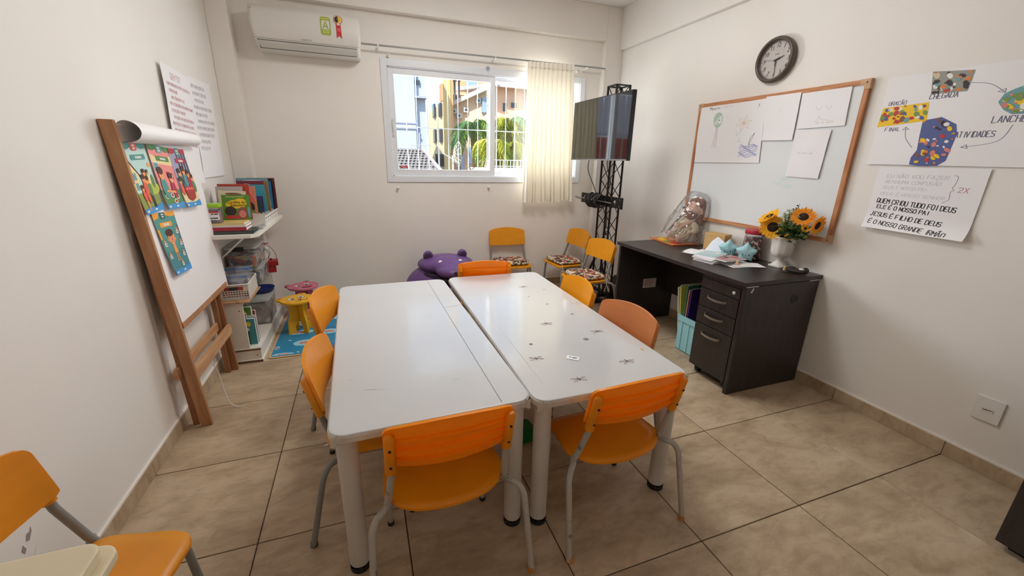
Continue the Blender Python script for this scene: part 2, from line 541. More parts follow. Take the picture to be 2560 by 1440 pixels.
# tiled skirting with a plaster fillet on top
def skirting(name, a, b, n, cuts):
    """a,b: ends on the wall line; n: inward normal; cuts: joint positions along a->b in metres"""
    a, b, n = Vector(a), Vector(b), Vector(n); d = (b - a).normalized(); L = (b - a).length
    root = struct(MB().obox((a + b) / 2 + n * 0.004 + V(0, 0, 0.079), d * L / 2, n * 0.004, V(0, 0, 0.004), M_SKIRT_TOP).build(name))
    ps = [0] + [c for c in cuts if 0.01 < c < L - 0.01] + [L]
    for p, q in zip(ps[:-1], ps[1:]):
        c = a + d * (p + q) / 2 + V(0, 0, 0.0375)
        t = MB().obox((0, 0, 0), d * ((q - p) / 2 - 0.0012), n * 0.0095, V(0, 0, 0.0375), M_TILE).build('skirting_tile', root, bevel=0.001, segs=1)
        t.location = c
skirting('baseboard_left', (LX, FY, 0), (LX, 1.07, 0), (1, 0, 0), [TILE * k - FY for k in range(-8, 3)])
skirting('baseboard_right', (RX, FY, 0), (RX, 1.115, 0), (-1, 0, 0), [TILE * k - FY for k in range(-8, 3)])
skirting('baseboard_back', (-0.362, BY, 0), (2.95, BY, 0), (0, -1, 0), [TILE * k + 0.362 for k in range(0, 6)])
skirting('baseboard_front', (LX, FY, 0), (RX, FY, 0), (0, 1, 0), [TILE * k - LX for k in range(0, 6)])

# ------------------------------------------------------------------ window
M_ALU = mat('white_aluminium', (222, 225, 230), rough=0.35, spec=0.5)
M_ALU_D = mat('window_track_shadow', (150, 152, 156), rough=0.4)
M_GLASS = clear_mat('window_glass', (252, 254, 255), haze=0.0, gloss=0.03, rough=0.02)
win = struct(bpy.data.objects.new('window_1', None)); COL.objects.link(win)
fr = MB()
AX0, AX1, AZ0, AZ1 = 0.722, 2.778, 1.160, 2.217
aw = 0.056
for (x0, x1, z0, z1) in ((AX0, AX0 + aw, AZ0, AZ1), (AX1 - aw, AX1, AZ0, AZ1), (AX0 + aw, AX1 - aw, AZ0, AZ0 + aw), (AX0 + aw, AX1 - aw, AZ1 - aw, AZ1)):
    fr.box(x0, x1, BY - 0.012, BY - 0.0002, z0, z1, M_ALU)
fr.build('architrave', win, bevel=0.003)
fj = MB()
for (x0, x1, z0, z1) in ((HX0, HX0 + 0.012, HZ0, HZ1), (HX1 - 0.012, HX1, HZ0, HZ1), (HX0, HX1, HZ0, HZ0 + 0.012), (HX0, HX1, HZ1 - 0.012, HZ1)):
    fj.box(x0, x1, BY, BY + 0.11, z0, z1, M_ALU)
fj.box(HX0, HX1, BY + 0.045, BY + 0.050, HZ0 + 0.012, HZ0 + 0.028, M_ALU); fj.box(HX0, HX1, BY + 0.045, BY + 0.050, HZ1 - 0.03, HZ1 - 0.012, M_ALU)
fj.build('jamb_frame', win)
def sash(x0, x1, y, nm):
    s = MB(); w = 0.052; z0, z1 = HZ0 + 0.013, HZ1 - 0.013; t = 0.030
    s.box(x0, x0 + w, y, y + t, z0, z1, M_ALU); s.box(x1 - w, x1, y, y + t, z0, z1, M_ALU)
    s.box(x0 + w, x1 - w, y, y + t, z0, z0 + w, M_ALU); s.box(x0 + w, x1 - w, y, y + t, z1 - w, z1, M_ALU)
    o = s.build(nm, win, bevel=0.002)
    MB().box(x0 + w - 0.004, x1 - w + 0.004, y + 0.013, y + 0.017, z0 + w - 0.004, z1 - w + 0.004, M_GLASS).build('glass_pane', o)
    return o
s1 = sash(HX0 + 0.005, 1.795, BY + 0.012, 'sash')
s2 = sash(1.745, HX1 - 0.012, BY + 0.055, 'sash')
M_LATCH = mat('latch_white', (214, 212, 210), rough=0.4)
M_DARK = mat('dark_slot', (40, 38, 36), rough=0.7)
lt = MB().box(0.795, 0.815, BY + 0.004, BY + 0.012, 1.57, 1.72, M_LATCH)
lt.box(0.799, 0.811, BY - 0.004, BY + 0.004, 1.62, 1.67, M_LATCH)
for zz in (1.58, 1.71): lt.cyl((0.805, BY + 0.003, zz), (0.805, BY + 0.0035, zz), 0.003, M_DARK, 8)
lt.build('latch', s1, bevel=0.002)

# security bars outside the glass
M_BAR = mat('bar_white_paint', (226, 226, 226), rough=0.4)
gr = thing('window_grille', 'white painted security bars outside the sliding window', 'window grille', (0, 1.335, 0))
for k in range(20):
    x = 0.84 + 0.1012 * k
    if x > HX1 - 0.01: break
    MB().cyl((x, 0, HZ0 - 0.02), (x, 0, HZ1 + 0.02), 0.0048, M_BAR, 8).build('grille_bar', gr)
for z in (1.668,):
    MB().cyl((HX0 - 0.02, -0.006, z), (HX1 + 0.02, -0.006, z), 0.0045, M_BAR, 8).build('grille_rail', gr)
# ------------------------------------------------------------------ outside the window
M_GROUND = mat('street_ground', (150, 140, 128), rough=0.95)
tag(MB().box(-40, 60, 1.6, 80, -3.2, -3.0, M_GROUND).build('street_ground'), 'pale street ground far below outside the window', 'ground', kind='structure')
M_BLUEW = mat('shaded_white_render', (190, 198, 214), rough=0.8, noise_amt=0.03, noise_scale=0.8)  # white building in shade: the bluish shade is put into its colour
M_BLUEW2 = mat('blue_white_ledge', (166, 174, 192), rough=0.8)
M_WIN_D = mat('far_window_dark', (70, 76, 84), rough=0.2)
M_WIN_B = mat('far_window_sky', (150, 176, 204), rough=0.15)

b1 = thing('apartment_block', 'white building tinted bluish for shade, left in the window view', 'building', (0, 12, -3))
MB().box(-9, 2.42, 0, 8, 0, 9.5, M_BLUEW).build('wall', b1)
MB().box(2.42, 2.80, 0.25, 8, 0, 9.5, M_BLUEW).build('side_wall', b1)
for z in (6.32, 5.35): MB().box(2.40 if z > 6 else -9, 2.84 if z > 6 else 2.45, -0.04, 0.3, z - 0.03, z + 0.03, M_BLUEW2).build('ledge', b1)
for z in (5.50, 5.32): MB().box(-9, 2.43, -0.03, 0.02, z - 0.02, z + 0.02, M_BLUEW2).build('string_course', b1)
MB().box(2.49, 2.63, 0.18, 0.26, 6.73, 6.86, M_WIN_D).build('window', b1)
for x in (0.4, 1.2):
    w = MB().box(x, x + 0.5, -0.03, 0.02, 3.0, 4.0, M_WIN_B).build('window', b1)
MB().cyl((2.43, 0.22, 4.5), (2.43, 0.22, 9.2), 0.03, M_BLUEW2, 8).build('downpipe', b1)

M_CREAM = mat('cream_render', (236, 216, 176), rough=0.8, noise_amt=0.04, noise_scale=0.7)
M_YEL = mat('yellow_render', (238, 206, 138), rough=0.8)
M_ORG = mat('orange_render', (236, 178, 130), rough=0.8, noise_amt=0.04, noise_scale=0.6)
M_PINK = mat('pink_render', (232, 198, 172), rough=0.8, noise_amt=0.04, noise_scale=0.6)
M_PINK2 = mat('beige_render', (230, 208, 178), rough=0.8)
M_ROOFW = mat('pale_roof', (224, 220, 214), rough=0.7)
M_ROOFD = mat('roof_edge_shadow', (150, 140, 130), rough=0.8)
M_ACU = mat('condenser_white', (214, 212, 206), rough=0.5)
M_CHIM = mat('chimney_dark', (70, 66, 68), rough=0.6)

b2 = thing('cream_apartment_house', 'cream apartment house with balconies beside the yellow tower', 'building', (0, 26, -3))
MB().box8([(4.78, -2, 0), (5.55, -4.4, 0), (6.6, 3.5, 0), (5.6, 3.5, 0), (4.78, -2, 7.05), (5.55, -4.4, 7.7), (6.6, 3.5, 8), (5.6, 3.5, 7.2)], M_CREAM).build('wall', b2)
for z in (3.9, 5.3, 6.7):
    MB().box(5.30, 5.60, -4.75, -4.2, z, z + 0.16, M_CREAM).build('balcony_slab', b2)
    MB().box(5.30, 5.60, -4.78, -4.72, z + 0.16, z + 0.52, M_ORG).build('balcony_front', b2)
    for x in (4.92, 5.15): MB().box(x, x + 0.12, -2.95 - (x - 4.92) * 3.1, -2.3 - (x - 4.92) * 3.1, z + 0.05, z + 0.75, M_WIN_D).build('window', b2)
MB().box(5.35, 5.75, -3.4, -2.6, 7.6, 8.5, M_ORG).build('roof_tank', b2)

b3 = thing('yellow_tower', 'narrow yellow stair tower in the middle of the window view', 'building', (0, 15, -3))
MB().box8([(3.94, 0, 0), (4.25, 0, 0), (4.47, 1, 0), (4.15, 1, 0), (3.94, 0, 10.5), (4.25, 0, 10.5), (4.47, 1, 10.5), (4.15, 1, 10.5)], M_YEL).build('wall', b3)
MB().box8([(4.25, 0.05, 0), (4.36, 0.05, 0), (4.56, 0.95, 0), (4.46, 0.95, 0), (4.25, 0.05, 10.5), (4.36, 0.05, 10.5), (4.56, 0.95, 10.5), (4.46, 0.95, 10.5)], M_ORG).build('side_wall', b3)
b4 = thing('orange_apartment_house', 'tall orange building behind the pale roof in the window view', 'building', (0, 30, -3))
MB().box8([(7.3, 0, 0), (16, 0, 0), (19, 8, 0), (9.3, 8, 0), (7.3, 0, 12), (16, 0, 12), (19, 8, 12), (9.3, 8, 12)], M_ORG).build('wall', b4)
for z in (9.0, 10.3):
    MB().box(7.3, 16, -0.05, 0.05, z, z + 0.08, M_CREAM).build('string_course', b4)
for x in (8.6, 10.2, 11.8): MB().box(x, x + 0.8, -0.04, 0.02, 9.2, 10.0, M_WIN_B).build('window', b4)

b5 = thing('pink_house', 'pinkish house with pale overhanging roof behind the palms', 'building', (0, 16, -3))
MB().box8([(4.42, 0.6, 0), (6.25, -0.6, 0), (8.4, 7, 0), (6.2, 7, 0), (4.42, 0.6, 6.55), (6.25, -0.6, 7.45), (8.4, 7, 7.45), (6.2, 7, 6.55)], M_PINK2).build('wall', b5)
MB().box(6.25, 11, -0.3, 7, 0, 7.42, M_PINK).build('wing_wall', b5)
MB().box8([(4.25, 0.2, 6.48), (6.28, -1.1, 7.40), (8.4, 7, 7.40), (6.1, 7, 6.48), (4.25, 0.2, 6.62), (6.28, -1.1, 7.62), (8.4, 7, 7.62), (6.1, 7, 6.62)], M_ROOFW).build('roof', b5)
MB().box8([(6.1, -0.9, 7.36), (11.3, -0.9, 7.30), (11.3, 7, 8.2), (6.1, 7, 8.2), (6.1, -0.9, 7.50), (11.3, -0.9, 7.46), (11.3, 7, 8.4), (6.1, 7, 8.4)], M_ROOFW).build('wing_roof', b5)
for (x, z) in ((4.55, 6.30), (4.75, 6.12), (5.02, 6.35), (5.5, 6.72), (5.95, 6.65)):
    y = 0.6 - (x - 4.32) * 0.62 - 0.06
    u = MB().box(x, x + 0.22, y - 0.16, y + 0.02, z, z + 0.2, M_ACU).build('air_conditioner', b5, bevel=0.01)
    MB().lathe([(0.06, 0), (0.06, 0.012)], M_WIN_D, (x + 0.1, y - 0.165, z + 0.1), 12, 'y').build('fan_grille', u)
for (x0, x1, z0, z1) in ((5.75, 6.05, 6.35, 6.95), (5.2, 5.45, 4.2, 4.9), (4.9, 5.05, 3.9, 4.6)):
    y = 0.6 - ((x0 + x1) / 2 - 4.32) * 0.62 - 0.04
    MB().box(x0, x1, y - 0.03, y + 0.12, z0, z1, M_WIN_B).build('window', b5)
for (x0, x1, z0, z1, mm) in ((6.72, 6.9, 6.45, 6.8, M_WIN_D), (7.1, 7.36, 6.62, 6.84, M_WIN_D), (7.6, 7.9, 5.6, 6.5, M_WIN_B), (7.95, 8.3, 5.3, 6.3, M_WIN_D), (6.5, 7.2, 4.4, 5.4, M_WIN_D)):
    f = MB().box(x0 - 0.03, x1 + 0.03, -0.34, -0.29, z0 - 0.03, z1 + 0.03, M_CREAM).build('window_frame', b5)
    MB().box(x0, x1, -0.36, -0.335, z0, z1, mm).build('pane', f)
MB().box(6.25, 8.0, -0.9, -0.3, 6.05, 6.2, M_PINK).build('balcony', b5)
for (x, r, h) in ((5.52, 0.055, 1.75), (5.72, 0.08, 1.75)):
    MB().lathe([(r * 1.5, 0), (r * 1.5, 1.0), (r, 1.04), (r, h - 0.1), (r * 1.4, h - 0.08), (r * 1.4, h)], M_CHIM, (x, 4.0, 6.55), 12).build('chimney_pipe', b5)

# grey tiled roof close by, each tile row in relief
M_RT = mat('grey_roof_tile', (150, 144, 140), rough=0.8, noise_amt=0.15, noise_scale=9)
rf = thing('tiled_roof', 'grey pantiled roof low at the left of the window view', 'roof', (0, 0, 0))
MB().box8([(0.2, 6.3, 0.85), (2.36, 6.3, 0.85), (2.14, 9.0, 1.55), (0.2, 9.0, 1.55), (0.2, 6.3, 0.93), (2.36, 6.3, 0.93), (2.14, 9.0, 1.62), (0.2, 9.0, 1.62)], M_RT).build('roof_deck', rf)
tl0 = None
for j in range(11):
    for i in range(15):
        x = 1.02 + i * 0.095 + (0.0475 if j % 2 else 0); y = 6.4 + j * 0.24; z = 0.96 + j * 0.0622
        if x > 2.30 - (y - 6.3) * 0.08: continue
        if tl0 is None:
            tl0 = MB().grid(lambda u, v: ((u - 0.5) * 0.092, (v - 0.5) * 0.26, 0.022 * sin(pi * u) + (v - 0.5) * 0.05), 6, 2, M_RT).build('roof_tile', rf)
            t = tl0
        else:
            t = tl0.copy(); COL.objects.link(t)
        t.parent = rf; t.location = (x, y, z)
MB().box8([(2.30, 6.2, -2), (2.34, 6.2, -2), (2.20, 9.1, -2), (2.16, 9.1, -2), (2.30, 6.2, 0.98), (2.34, 6.2, 0.98), (2.20, 9.1, 1.68), (2.16, 9.1, 1.68)], M_ROOFW).build('gable_wall', rf)
tag(MB().box(-6, 2.3, 6.5, 9.2, -3, 0.84, M_PINK2).build('house_below_roof'), 'beige house wall under the grey pantiled roof', 'building')

# orange pantiled roof and white house to the left, mirrored in the television
M_RTR = mat('red_roof_tile', (200, 98, 66), rough=0.75, noise_amt=0.2, noise_scale=7)
hr = thing('red_roof_house', 'white house with orange pantiled roof left of the window', 'building', (0, 0, 0))
MB().box(-9, -2.2, 9.5, 15, -3, 1.2, M_ROOFW).build('wall', hr)
MB().box8([(-9.3, 9.0, 1.0), (-1.9, 9.0, 1.0), (-1.9, 12.2, 2.3), (-9.3, 12.2, 2.3), (-9.3, 9.0, 1.1), (-1.9, 9.0, 1.1), (-1.9, 12.2, 2.4), (-9.3, 12.2, 2.4)], M_RTR).build('roof', hr)
rr = None
for k in range(30):
    if rr is None:
        rr = MB().tube([(0, 9.0, 1.12), (0, 12.2, 2.42)], 0.07, M_RTR, 6).build('roof_tile', hr); q = rr
    else:
        q = rr.copy(); COL.objects.link(q); q.parent = hr
    q.location = (-9.1 + k * 0.245, 0, 0)

# palms
M_FROND = mat('palm_green', (140, 170, 80), rough=0.6, translucent=0.35)
M_FROND2 = mat('palm_yellow_green', (206, 206, 84), rough=0.6, translucent=0.35)
M_FROND3 = mat('palm_dark_green', (104, 144, 92), rough=0.6, translucent=0.3)
M_TRUNK = mat('palm_trunk', (150, 124, 92), rough=0.9, bump=0.5, bump_scale=20)
def palm(x, y, z, r, n, seed, ms, label):
    rnd = random.Random(seed)
    t = thing('palm_tree', label, 'palm', (x, y, -3), 0)
    MB().tube(smooth_path([(0, 0, 0), (0.1, 0, (z + 3) * 0.5), (0, 0, z + 3)], 5), 0.12, M_TRUNK, 10).build('trunk', t)
    for k in range(n):
        a = 2 * pi * k / n + rnd.uniform(-0.2, 0.2); up = rnd.uniform(-0.15, 1.0); L = r * rnd.uniform(0.8, 1.15)
        d = Vector((cos(a), sin(a), 0)); s = Vector((-sin(a), cos(a), 0)); m = rnd.choice(ms); mb = MB()
        def sp(tt):
            return d * (L * tt * (0.80 - 0.22 * tt)) + Vector((0, 0, z + 3 + L * (up * 0.95 * tt - (0.95 + 0.35 * up) * tt * tt)))
        mb.tube([sp(i / 7) for i in range(8)], [0.018 * (1 - i / 9) for i in range(8)], m, 4)
        for i in range(1, 30):
            tt = i / 30; p = sp(tt)
            ll = L * 0.34 * sin(pi * min(1, tt * 0.85 + 0.12)) + 0.05
            for sg in (-1, 1):
                q = p + s * sg * ll * 0.62 + d * ll * 0.42 + Vector((0, 0, -ll * rnd.uniform(0.35, 0.8)))
                wv = d * 0.016
                mid = (p + q) / 2 + Vector((0, 0, ll * 0.12))
                mb.add([p - wv, p + wv, mid + wv, mid - wv, q], [(0, 1, 2, 3), (3, 2, 4)], m)
        mb.build('frond', t)
palm(3.95, 10.2, 2.40, 1.15, 38, 3, [M_FROND, M_FROND3, M_FROND], 'green palm crown beside the window mullion')
palm(5.30, 10.8, 2.55, 1.15, 38, 5, [M_FROND3, M_FROND, M_FROND2], 'taller palm by the curtain edge in the window view')
palm(4.20, 9.0, 1.80, 0.95, 32, 9, [M_FROND2, M_FROND2, M_FROND], 'low yellowish palm under the green palm crowns')
palm(4.85, 9.2, 1.75, 0.95, 32, 11, [M_FROND2, M_FROND, M_FROND2], 'yellow-green palm low beside the curtain')

# dish, antenna, rails, flowers
M_DISH = mat('dish_white', (224, 216, 200), rough=0.5)
dh = thing('satellite_dish', 'pale mesh satellite dish below the yellow tower', 'dish', (2.38, 6.0, 0.9))
dp_ = lambda v, a: (0.02 + 0.1 * v * v, 0.26 * v * cos(a), 0.58 + 0.26 * v * sin(a))
for v in (0.33, 0.66, 1.0): MB().tube([dp_(v, 2 * pi * k / 24) for k in range(24)], 0.006, M_DISH, 5, closed=True).build('dish_ring', dh)
for k in range(12): MB().tube([dp_(v, 2 * pi * k / 12) for v in (0.02, 0.35, 0.7, 1.0)], 0.005, M_DISH, 5).build('dish_rib', dh)
MB().cyl((0, 0, -3.9), (0, 0, 0.55), 0.02, M_DISH, 8).build('mast', dh)
MB().tube([(0.1, -0.2, 0.4), (-0.22, 0, 0.6), (0.1, 0.2, 0.4)], 0.008, M_DISH, 6).build('feed_arm', dh)
an = thing('roof_antenna', 'thin roof antenna in front of the pale blue building', 'antenna', (2.12, 9.1, 1.5))
MB().cyl((0, 0, 0), (0, 0, 0.55), 0.012, M_ACU, 6).build('mast', an)
ab = MB().tube([(-0.25, 0, 0.22), (0.35, 0, 0.24)], 0.008, M_ACU, 5)
for k in range(6): ab.cyl((-0.2 + k * 0.1, -0.14, 0.225), (-0.2 + k * 0.1, 0.14, 0.225), 0.005, M_ACU, 4)
ab.build('boom', an)
rl = thing('terrace_railing', 'white terrace railing under the palms by the curtain', 'railing', (0, 8, 0.6))
for k in range(12): MB().cyl((3.9 + k * 0.1, 0, 0.3), (3.9 + k * 0.1, 0, 0.78), 0.012, M_ACU, 6).build('baluster', rl)
for z in (0.35, 0.5, 0.62, 0.78): MB().cyl((3.85, 0, z), (5.1, 0, z), 0.014, M_ACU, 6).build('rail', rl)
MB().box(3.3, 6.2, 0, 0.3, -3.6, 0.58, M_ROOFW).build('parapet', rl)
M_RED = mat('flower_red', (214, 60, 60), rough=0.6)
M_POT = mat('terracotta_pot', (206, 96, 62), rough=0.8)
M_LEAF = mat('plant_leaf', (90, 118, 60), rough=0.6)
for (x, lab, fl_) in ((0.98, 'red flowers in a pot at the lower left window corner', True), (1.80, 'small plant in an orange pot outside the window', False)):
    pt = thing('potted_plant', lab, 'potted plant', (x, 2.2, 1.02), 0, 'plants outside the window sill')
    MB().lathe([(0.03, 0), (0.045, 0.2), (0.05, 0.2), (0.05, 0.225)], M_POT, seg=14).build('pot', pt)
    for k in range(9):
        a = k * 0.7; l = random.uniform(0.03, 0.06)
        MB().add([(0, 0, 0.22), (0.03 * cos(a), 0.03 * sin(a) - 0.008, 0.22 + l), (0.055 * cos(a), 0.055 * sin(a), 0.2 + l), (0.03 * cos(a) , 0.03 * sin(a) + 0.012, 0.22 + l * 0.8)], [(0, 1, 2, 3)], M_LEAF).build('leaf', pt)
        if fl_ and k % 2 == 0: MB().ball((0.035 * cos(a), 0.035 * sin(a), 0.235 + l * 0.6), (0.012, 0.012, 0.012), M_RED, 8, 6).build('blossom', pt)
MBsh = MB().box(0.6, 3.0, 1.342, 2.4, 0.96, 1.02, M_ROOFW).build('outer_ledge'); tag(MBsh, 'white ledge outside below the window bars', 'ledge')
# ------------------------------------------------------------------ fill lamp added on the unseen ceiling to brighten the room
M_LAMPB = mat('fill_lamp_body', (230, 228, 224), rough=0.5)
M_LED = mat('fill_lamp_diffuser', (255, 252, 247), rough=0.6, emit=22.0)
for (lx, ly, lab) in ((1.35, -0.45, 'added square fill lamp on the unseen ceiling above the tables'),):
    lamp = thing('fill_lamp', lab, 'fill lamp', (lx, ly, CZ))
    MB().prism(rrect(0.66, 0.66, 0.04), -0.05, 0.0, M_LAMPB).build('housing', lamp)
    MB().prism(rrect(0.60, 0.60, 0.03), -0.056, -0.045, M_LED).build('diffuser', lamp)
# ------------------------------------------------------------------ tables
M_TABLE = mat('table_white_laminate', (196, 197, 198), rough=0.34, spec=0.5, noise_amt=0.02, noise_scale=3, bump=0.012, bump_scale=25, coat=0.7)
M_TEDGE = mat('table_edge_tape', (206, 200, 192), rough=0.3, noise_amt=0.12, noise_scale=14, bump=0.15, bump_scale=60)
M_TLEG = mat('table_leg_paint', (198, 192, 184), rough=0.4, noise_amt=0.05, noise_scale=5)
M_RUB = mat('black_rubber', (22, 20, 20), rough=0.6)
M_TAPE = mat('clear_tape', (196, 186, 174), rough=0.15, spec=0.6)
M_MARK = mat('pencil_grey', (120, 116, 116), rough=0.7)
M_MARKP = mat('pencil_pinkish', (150, 112, 112), rough=0.7)
M_BROWNM = mat('doodle_brown', (112, 88, 76), rough=0.7)
TZ = 0.58
def table(name, label, cx, cy, w, l, rz, group):
    t = thing(name, label, 'table', (cx, cy, 0), rz, group)
    MB().prism(rrect(w, l, 0.055, 8), TZ - 0.030, TZ, M_TABLE).build('tabletop', t, bevel=0.006, segs=3)
    MB().prism(rrect(w + 0.006, l + 0.006, 0.057, 8), TZ - 0.029, TZ - 0.006, M_TEDGE).build('edge_band', t, bevel=0.004)
    ap = MB()
    for sx in (-1, 1): ap.box(sx * (w / 2 - 0.06) - 0.01, sx * (w / 2 - 0.06) + 0.01, -l / 2 + 0.08, l / 2 - 0.08, TZ - 0.075, TZ - 0.03, M_TLEG)
    for sy in (-1, 1): ap.box(-w / 2 + 0.08, w / 2 - 0.08, sy * (l / 2 - 0.06) - 0.01, sy * (l / 2 - 0.06) + 0.01, TZ - 0.06, TZ - 0.03, M_TLEG)
    ap.build('under_rail', t)
    for sx in (-1, 1):
        for sy in (-1, 1):
            x, y = sx * (w / 2 - 0.048), sy * (l / 2 - 0.052)
            lg = MB().cyl((x, y, 0.028), (x, y, TZ - 0.030), 0.033, M_TLEG, 24).build('leg', t)
            f = MB()
            ring = [(x + 0.0338 * cos(2 * pi * k / 24), y + 0.0338 * sin(2 * pi * k / 24)) for k in range(24)]
            tops = [0.006 + 0.022 * max(0, noise.noise(Vector((k * 0.7, sx * 3.1 + sy, cx * 5))) + 0.15) for k in range(24)]
            for k in range(24):
                k2 = (k + 1) % 24
                f.add([(ring[k][0], ring[k][1], 0), (ring[k2][0], ring[k2][1], 0), (ring[k2][0], ring[k2][1], tops[k2] + 0.012), (ring[k][0], ring[k][1], tops[k] + 0.012)], [(0, 1, 2, 3)], M_RUB)
            f.add([(p[0], p[1], 0.0005) for p in ring], [tuple(range(24))], M_RUB)
            f.build('rubber_foot', lg)
            tp = MB()
            ax, ay = sx * (w / 2 - 0.012), sy * (l / 2 - 0.012)
            tp.sheet(lambda u, v: (ax + sx * (0.006 + 0.004 * sin(9 * v)) - sx * u * 0.05, ay + sy * (0.004 + 0.003 * sin(7 * u)) , TZ - 0.004 - v * 0.035 - 0.004 * sin(u * 11)), 6, 4, 0.0008, M_TAPE)
            if sy < 0: tp.build('corner_tape', t)
    return t
t1 = table('activity_table', 'white low table on the left, beside the easel side chairs', 0.636, -1.056, 0.668, 1.590, radians(0.75), 'pair of white low tables pushed together')
t2 = table('activity_table', 'white low table on the right, with butterfly doodles and a sticker', 1.324, -1.060, 0.668, 1.635, radians(-0.5), 'pair of white low tables pushed together')
# groove and wear on the left table
gv = MB()
up = lambda u, v: (u, v, TZ + 0.0006)
gv.ribbon([(0.222, -0.78), (0.222, 0.78)], 0.0022, M_MARK, up); gv.ribbon([(0.222, 0.22), (0.33, 0.23)], 0.0018, M_MARK, up)
rnd = random.Random(4)
for k in range(26):
    x, y, a = rnd.uniform(-0.3, 0.15), rnd.uniform(-0.7, 0.7), rnd.uniform(-0.4, 0.4)
    l = rnd.uniform(0.008, 0.035)
    gv.ribbon([(x, y), (x + l * cos(a), y + l * sin(a) * 0.4)], 0.0012, M_TEDGE if k % 3 else M_MARK, up)
gv.build('panel_groove', t1)
# doodles on the right table
def table_doodle(x, y, k, s=1.0, ph=0.0):
    d = MB(); mm = M_BROWNM if k % 2 else M_MARKP
    for sg in (-1, 1):
        for (a, r) in ((0.35, 0.024), (-0.5, 0.02)):
            a2 = a + ph
            px, py = x + sg * r * s * cos(a2), y + r * s * sin(a2)
            d.ribbon([(x, y), (px, py), (px + sg * 0.006 * s, py - 0.006 * s), (px - sg * 0.004 * s, py - 0.008 * s), (x, y)], 0.0016, mm, up)
    d.ribbon([(x, y - 0.012 * s), (x, y + 0.012 * s)], 0.004, M_BROWNM, up)
    d.build('butterfly_doodle', t2)
for k, (x, y) in enumerate(((-0.009, -0.159), (0.195, -0.326), (-0.209, -0.51), (0.15, -0.64), (-0.117, -0.715), (0.106, 0.469))):
    table_doodle(x, y, k, 1.15, 0.3 * (k % 3) - 0.2)
dt = MB()
for (x, y, r) in ((0.066, 0.272, 0.006), (0.12, 0.112, 0.007), (0.186, -0.077, 0.009), (0.094, -0.395, 0.014), (-0.177, -0.371, 0.009), (0.214, 0.376, 0.006)):
    dt.flat(ell(x, y, r, r, 14), M_MARK, up)
dt.flat(ell(0.284, -0.567, 0.008, 0.008, 12), mat('spot_ochre', (206, 160, 90), rough=0.6), up)
dt.flat(ell(-0.019, -0.453, 0.005, 0.005, 10), mat('spot_yellow', (214, 196, 140), rough=0.6), up)
dt.build('ink_dots', t2)
ht = MB(); ht.ribbon(smooth_path([(0.26, 0.09, 0), (0.285, 0.06, 0), (0.315, 0.055, 0), (0.325, 0.08, 0), (0.30, 0.095, 0), (0.295, 0.07, 0)], 4), 0.002, M_MARKP, lambda u, v: (u, v, TZ + 0.0006)); ht.build('pencil_doodle', t2)
wn = MB()
for k in range(22):
    x, y, a = rnd.uniform(-0.32, 0.3), rnd.uniform(-0.6, 0.76), rnd.uniform(-0.6, 0.6); l = rnd.uniform(0.006, 0.03)
    wn.ribbon([(x, y), (x + l * cos(a), y + l * sin(a) * 0.4)], 0.0012, M_TEDGE if k % 4 else M_MARK, up)
wn.ribbon([(-0.262, -0.7), (-0.255, 0.2), (-0.25, 0.72)], 0.0014, M_TEDGE, up)
wn.build('scratches', t2)['kind'] = 'stuff'
# loose sticker card lying on the right table
M_PAPER = mat('white_paper', (236, 234, 236), rough=0.7, spec=0.2)
M_STBLUE = mat('sticker_blue', (90, 130, 150), rough=0.5)
card = thing('sticker_card', 'small white sticker card with blue print on the right table', 'card', (1.262, -1.611, TZ + 0.0008), radians(-38))
MB().box(-0.027, 0.027, -0.016, 0.016, 0, 0.0012, M_PAPER).build('card_sheet', card)
cp = MB(); f2 = lambda u, v: (u, v, 0.0016)
cp.flat(ell(-0.012, 0.002, 0.005, 0.005, 10), M_STBLUE, f2); cp.flat([(-0.006, -0.004), (0.004, -0.006), (0.018, -0.002), (0.02, 0.004), (0.008, 0.008), (-0.002, 0.004)], M_STBLUE, f2)
cp.build('card_print', card)

# ------------------------------------------------------------------ chairs
M_TUBE = mat('grey_tube_paint', (134, 134, 130), rough=0.38, spec=0.5, noise_amt=0.05, noise_scale=20)
M_TUBEW = mat('pale_tube_paint', (170, 164, 156), rough=0.4, noise_amt=0.25, noise_scale=26, rgb2=(120, 110, 100), ramp=(0.6, 0.68))
M_CAP = mat('tube_cap', (44, 38, 34), rough=0.6)
M_CAPO = mat('tube_cap_orange', (190, 120, 60), rough=0.6)
def plastic(name, rgb):
    return mat(name, rgb, rough=0.3, spec=0.5, noise_amt=0.05, noise_scale=5, bump=0.03, bump_scale=40, translucent=0.30, stretch=(1, 1, 3))
M_CH = {'orange': plastic('chair_plastic_orange', (250, 160, 12)), 'yellow': plastic('chair_plastic_yellow', (246, 172, 24)),
        'amber': plastic('chair_plastic_amber', (244, 168, 50)), 'peach': plastic('chair_plastic_peach', (228, 150, 92))}

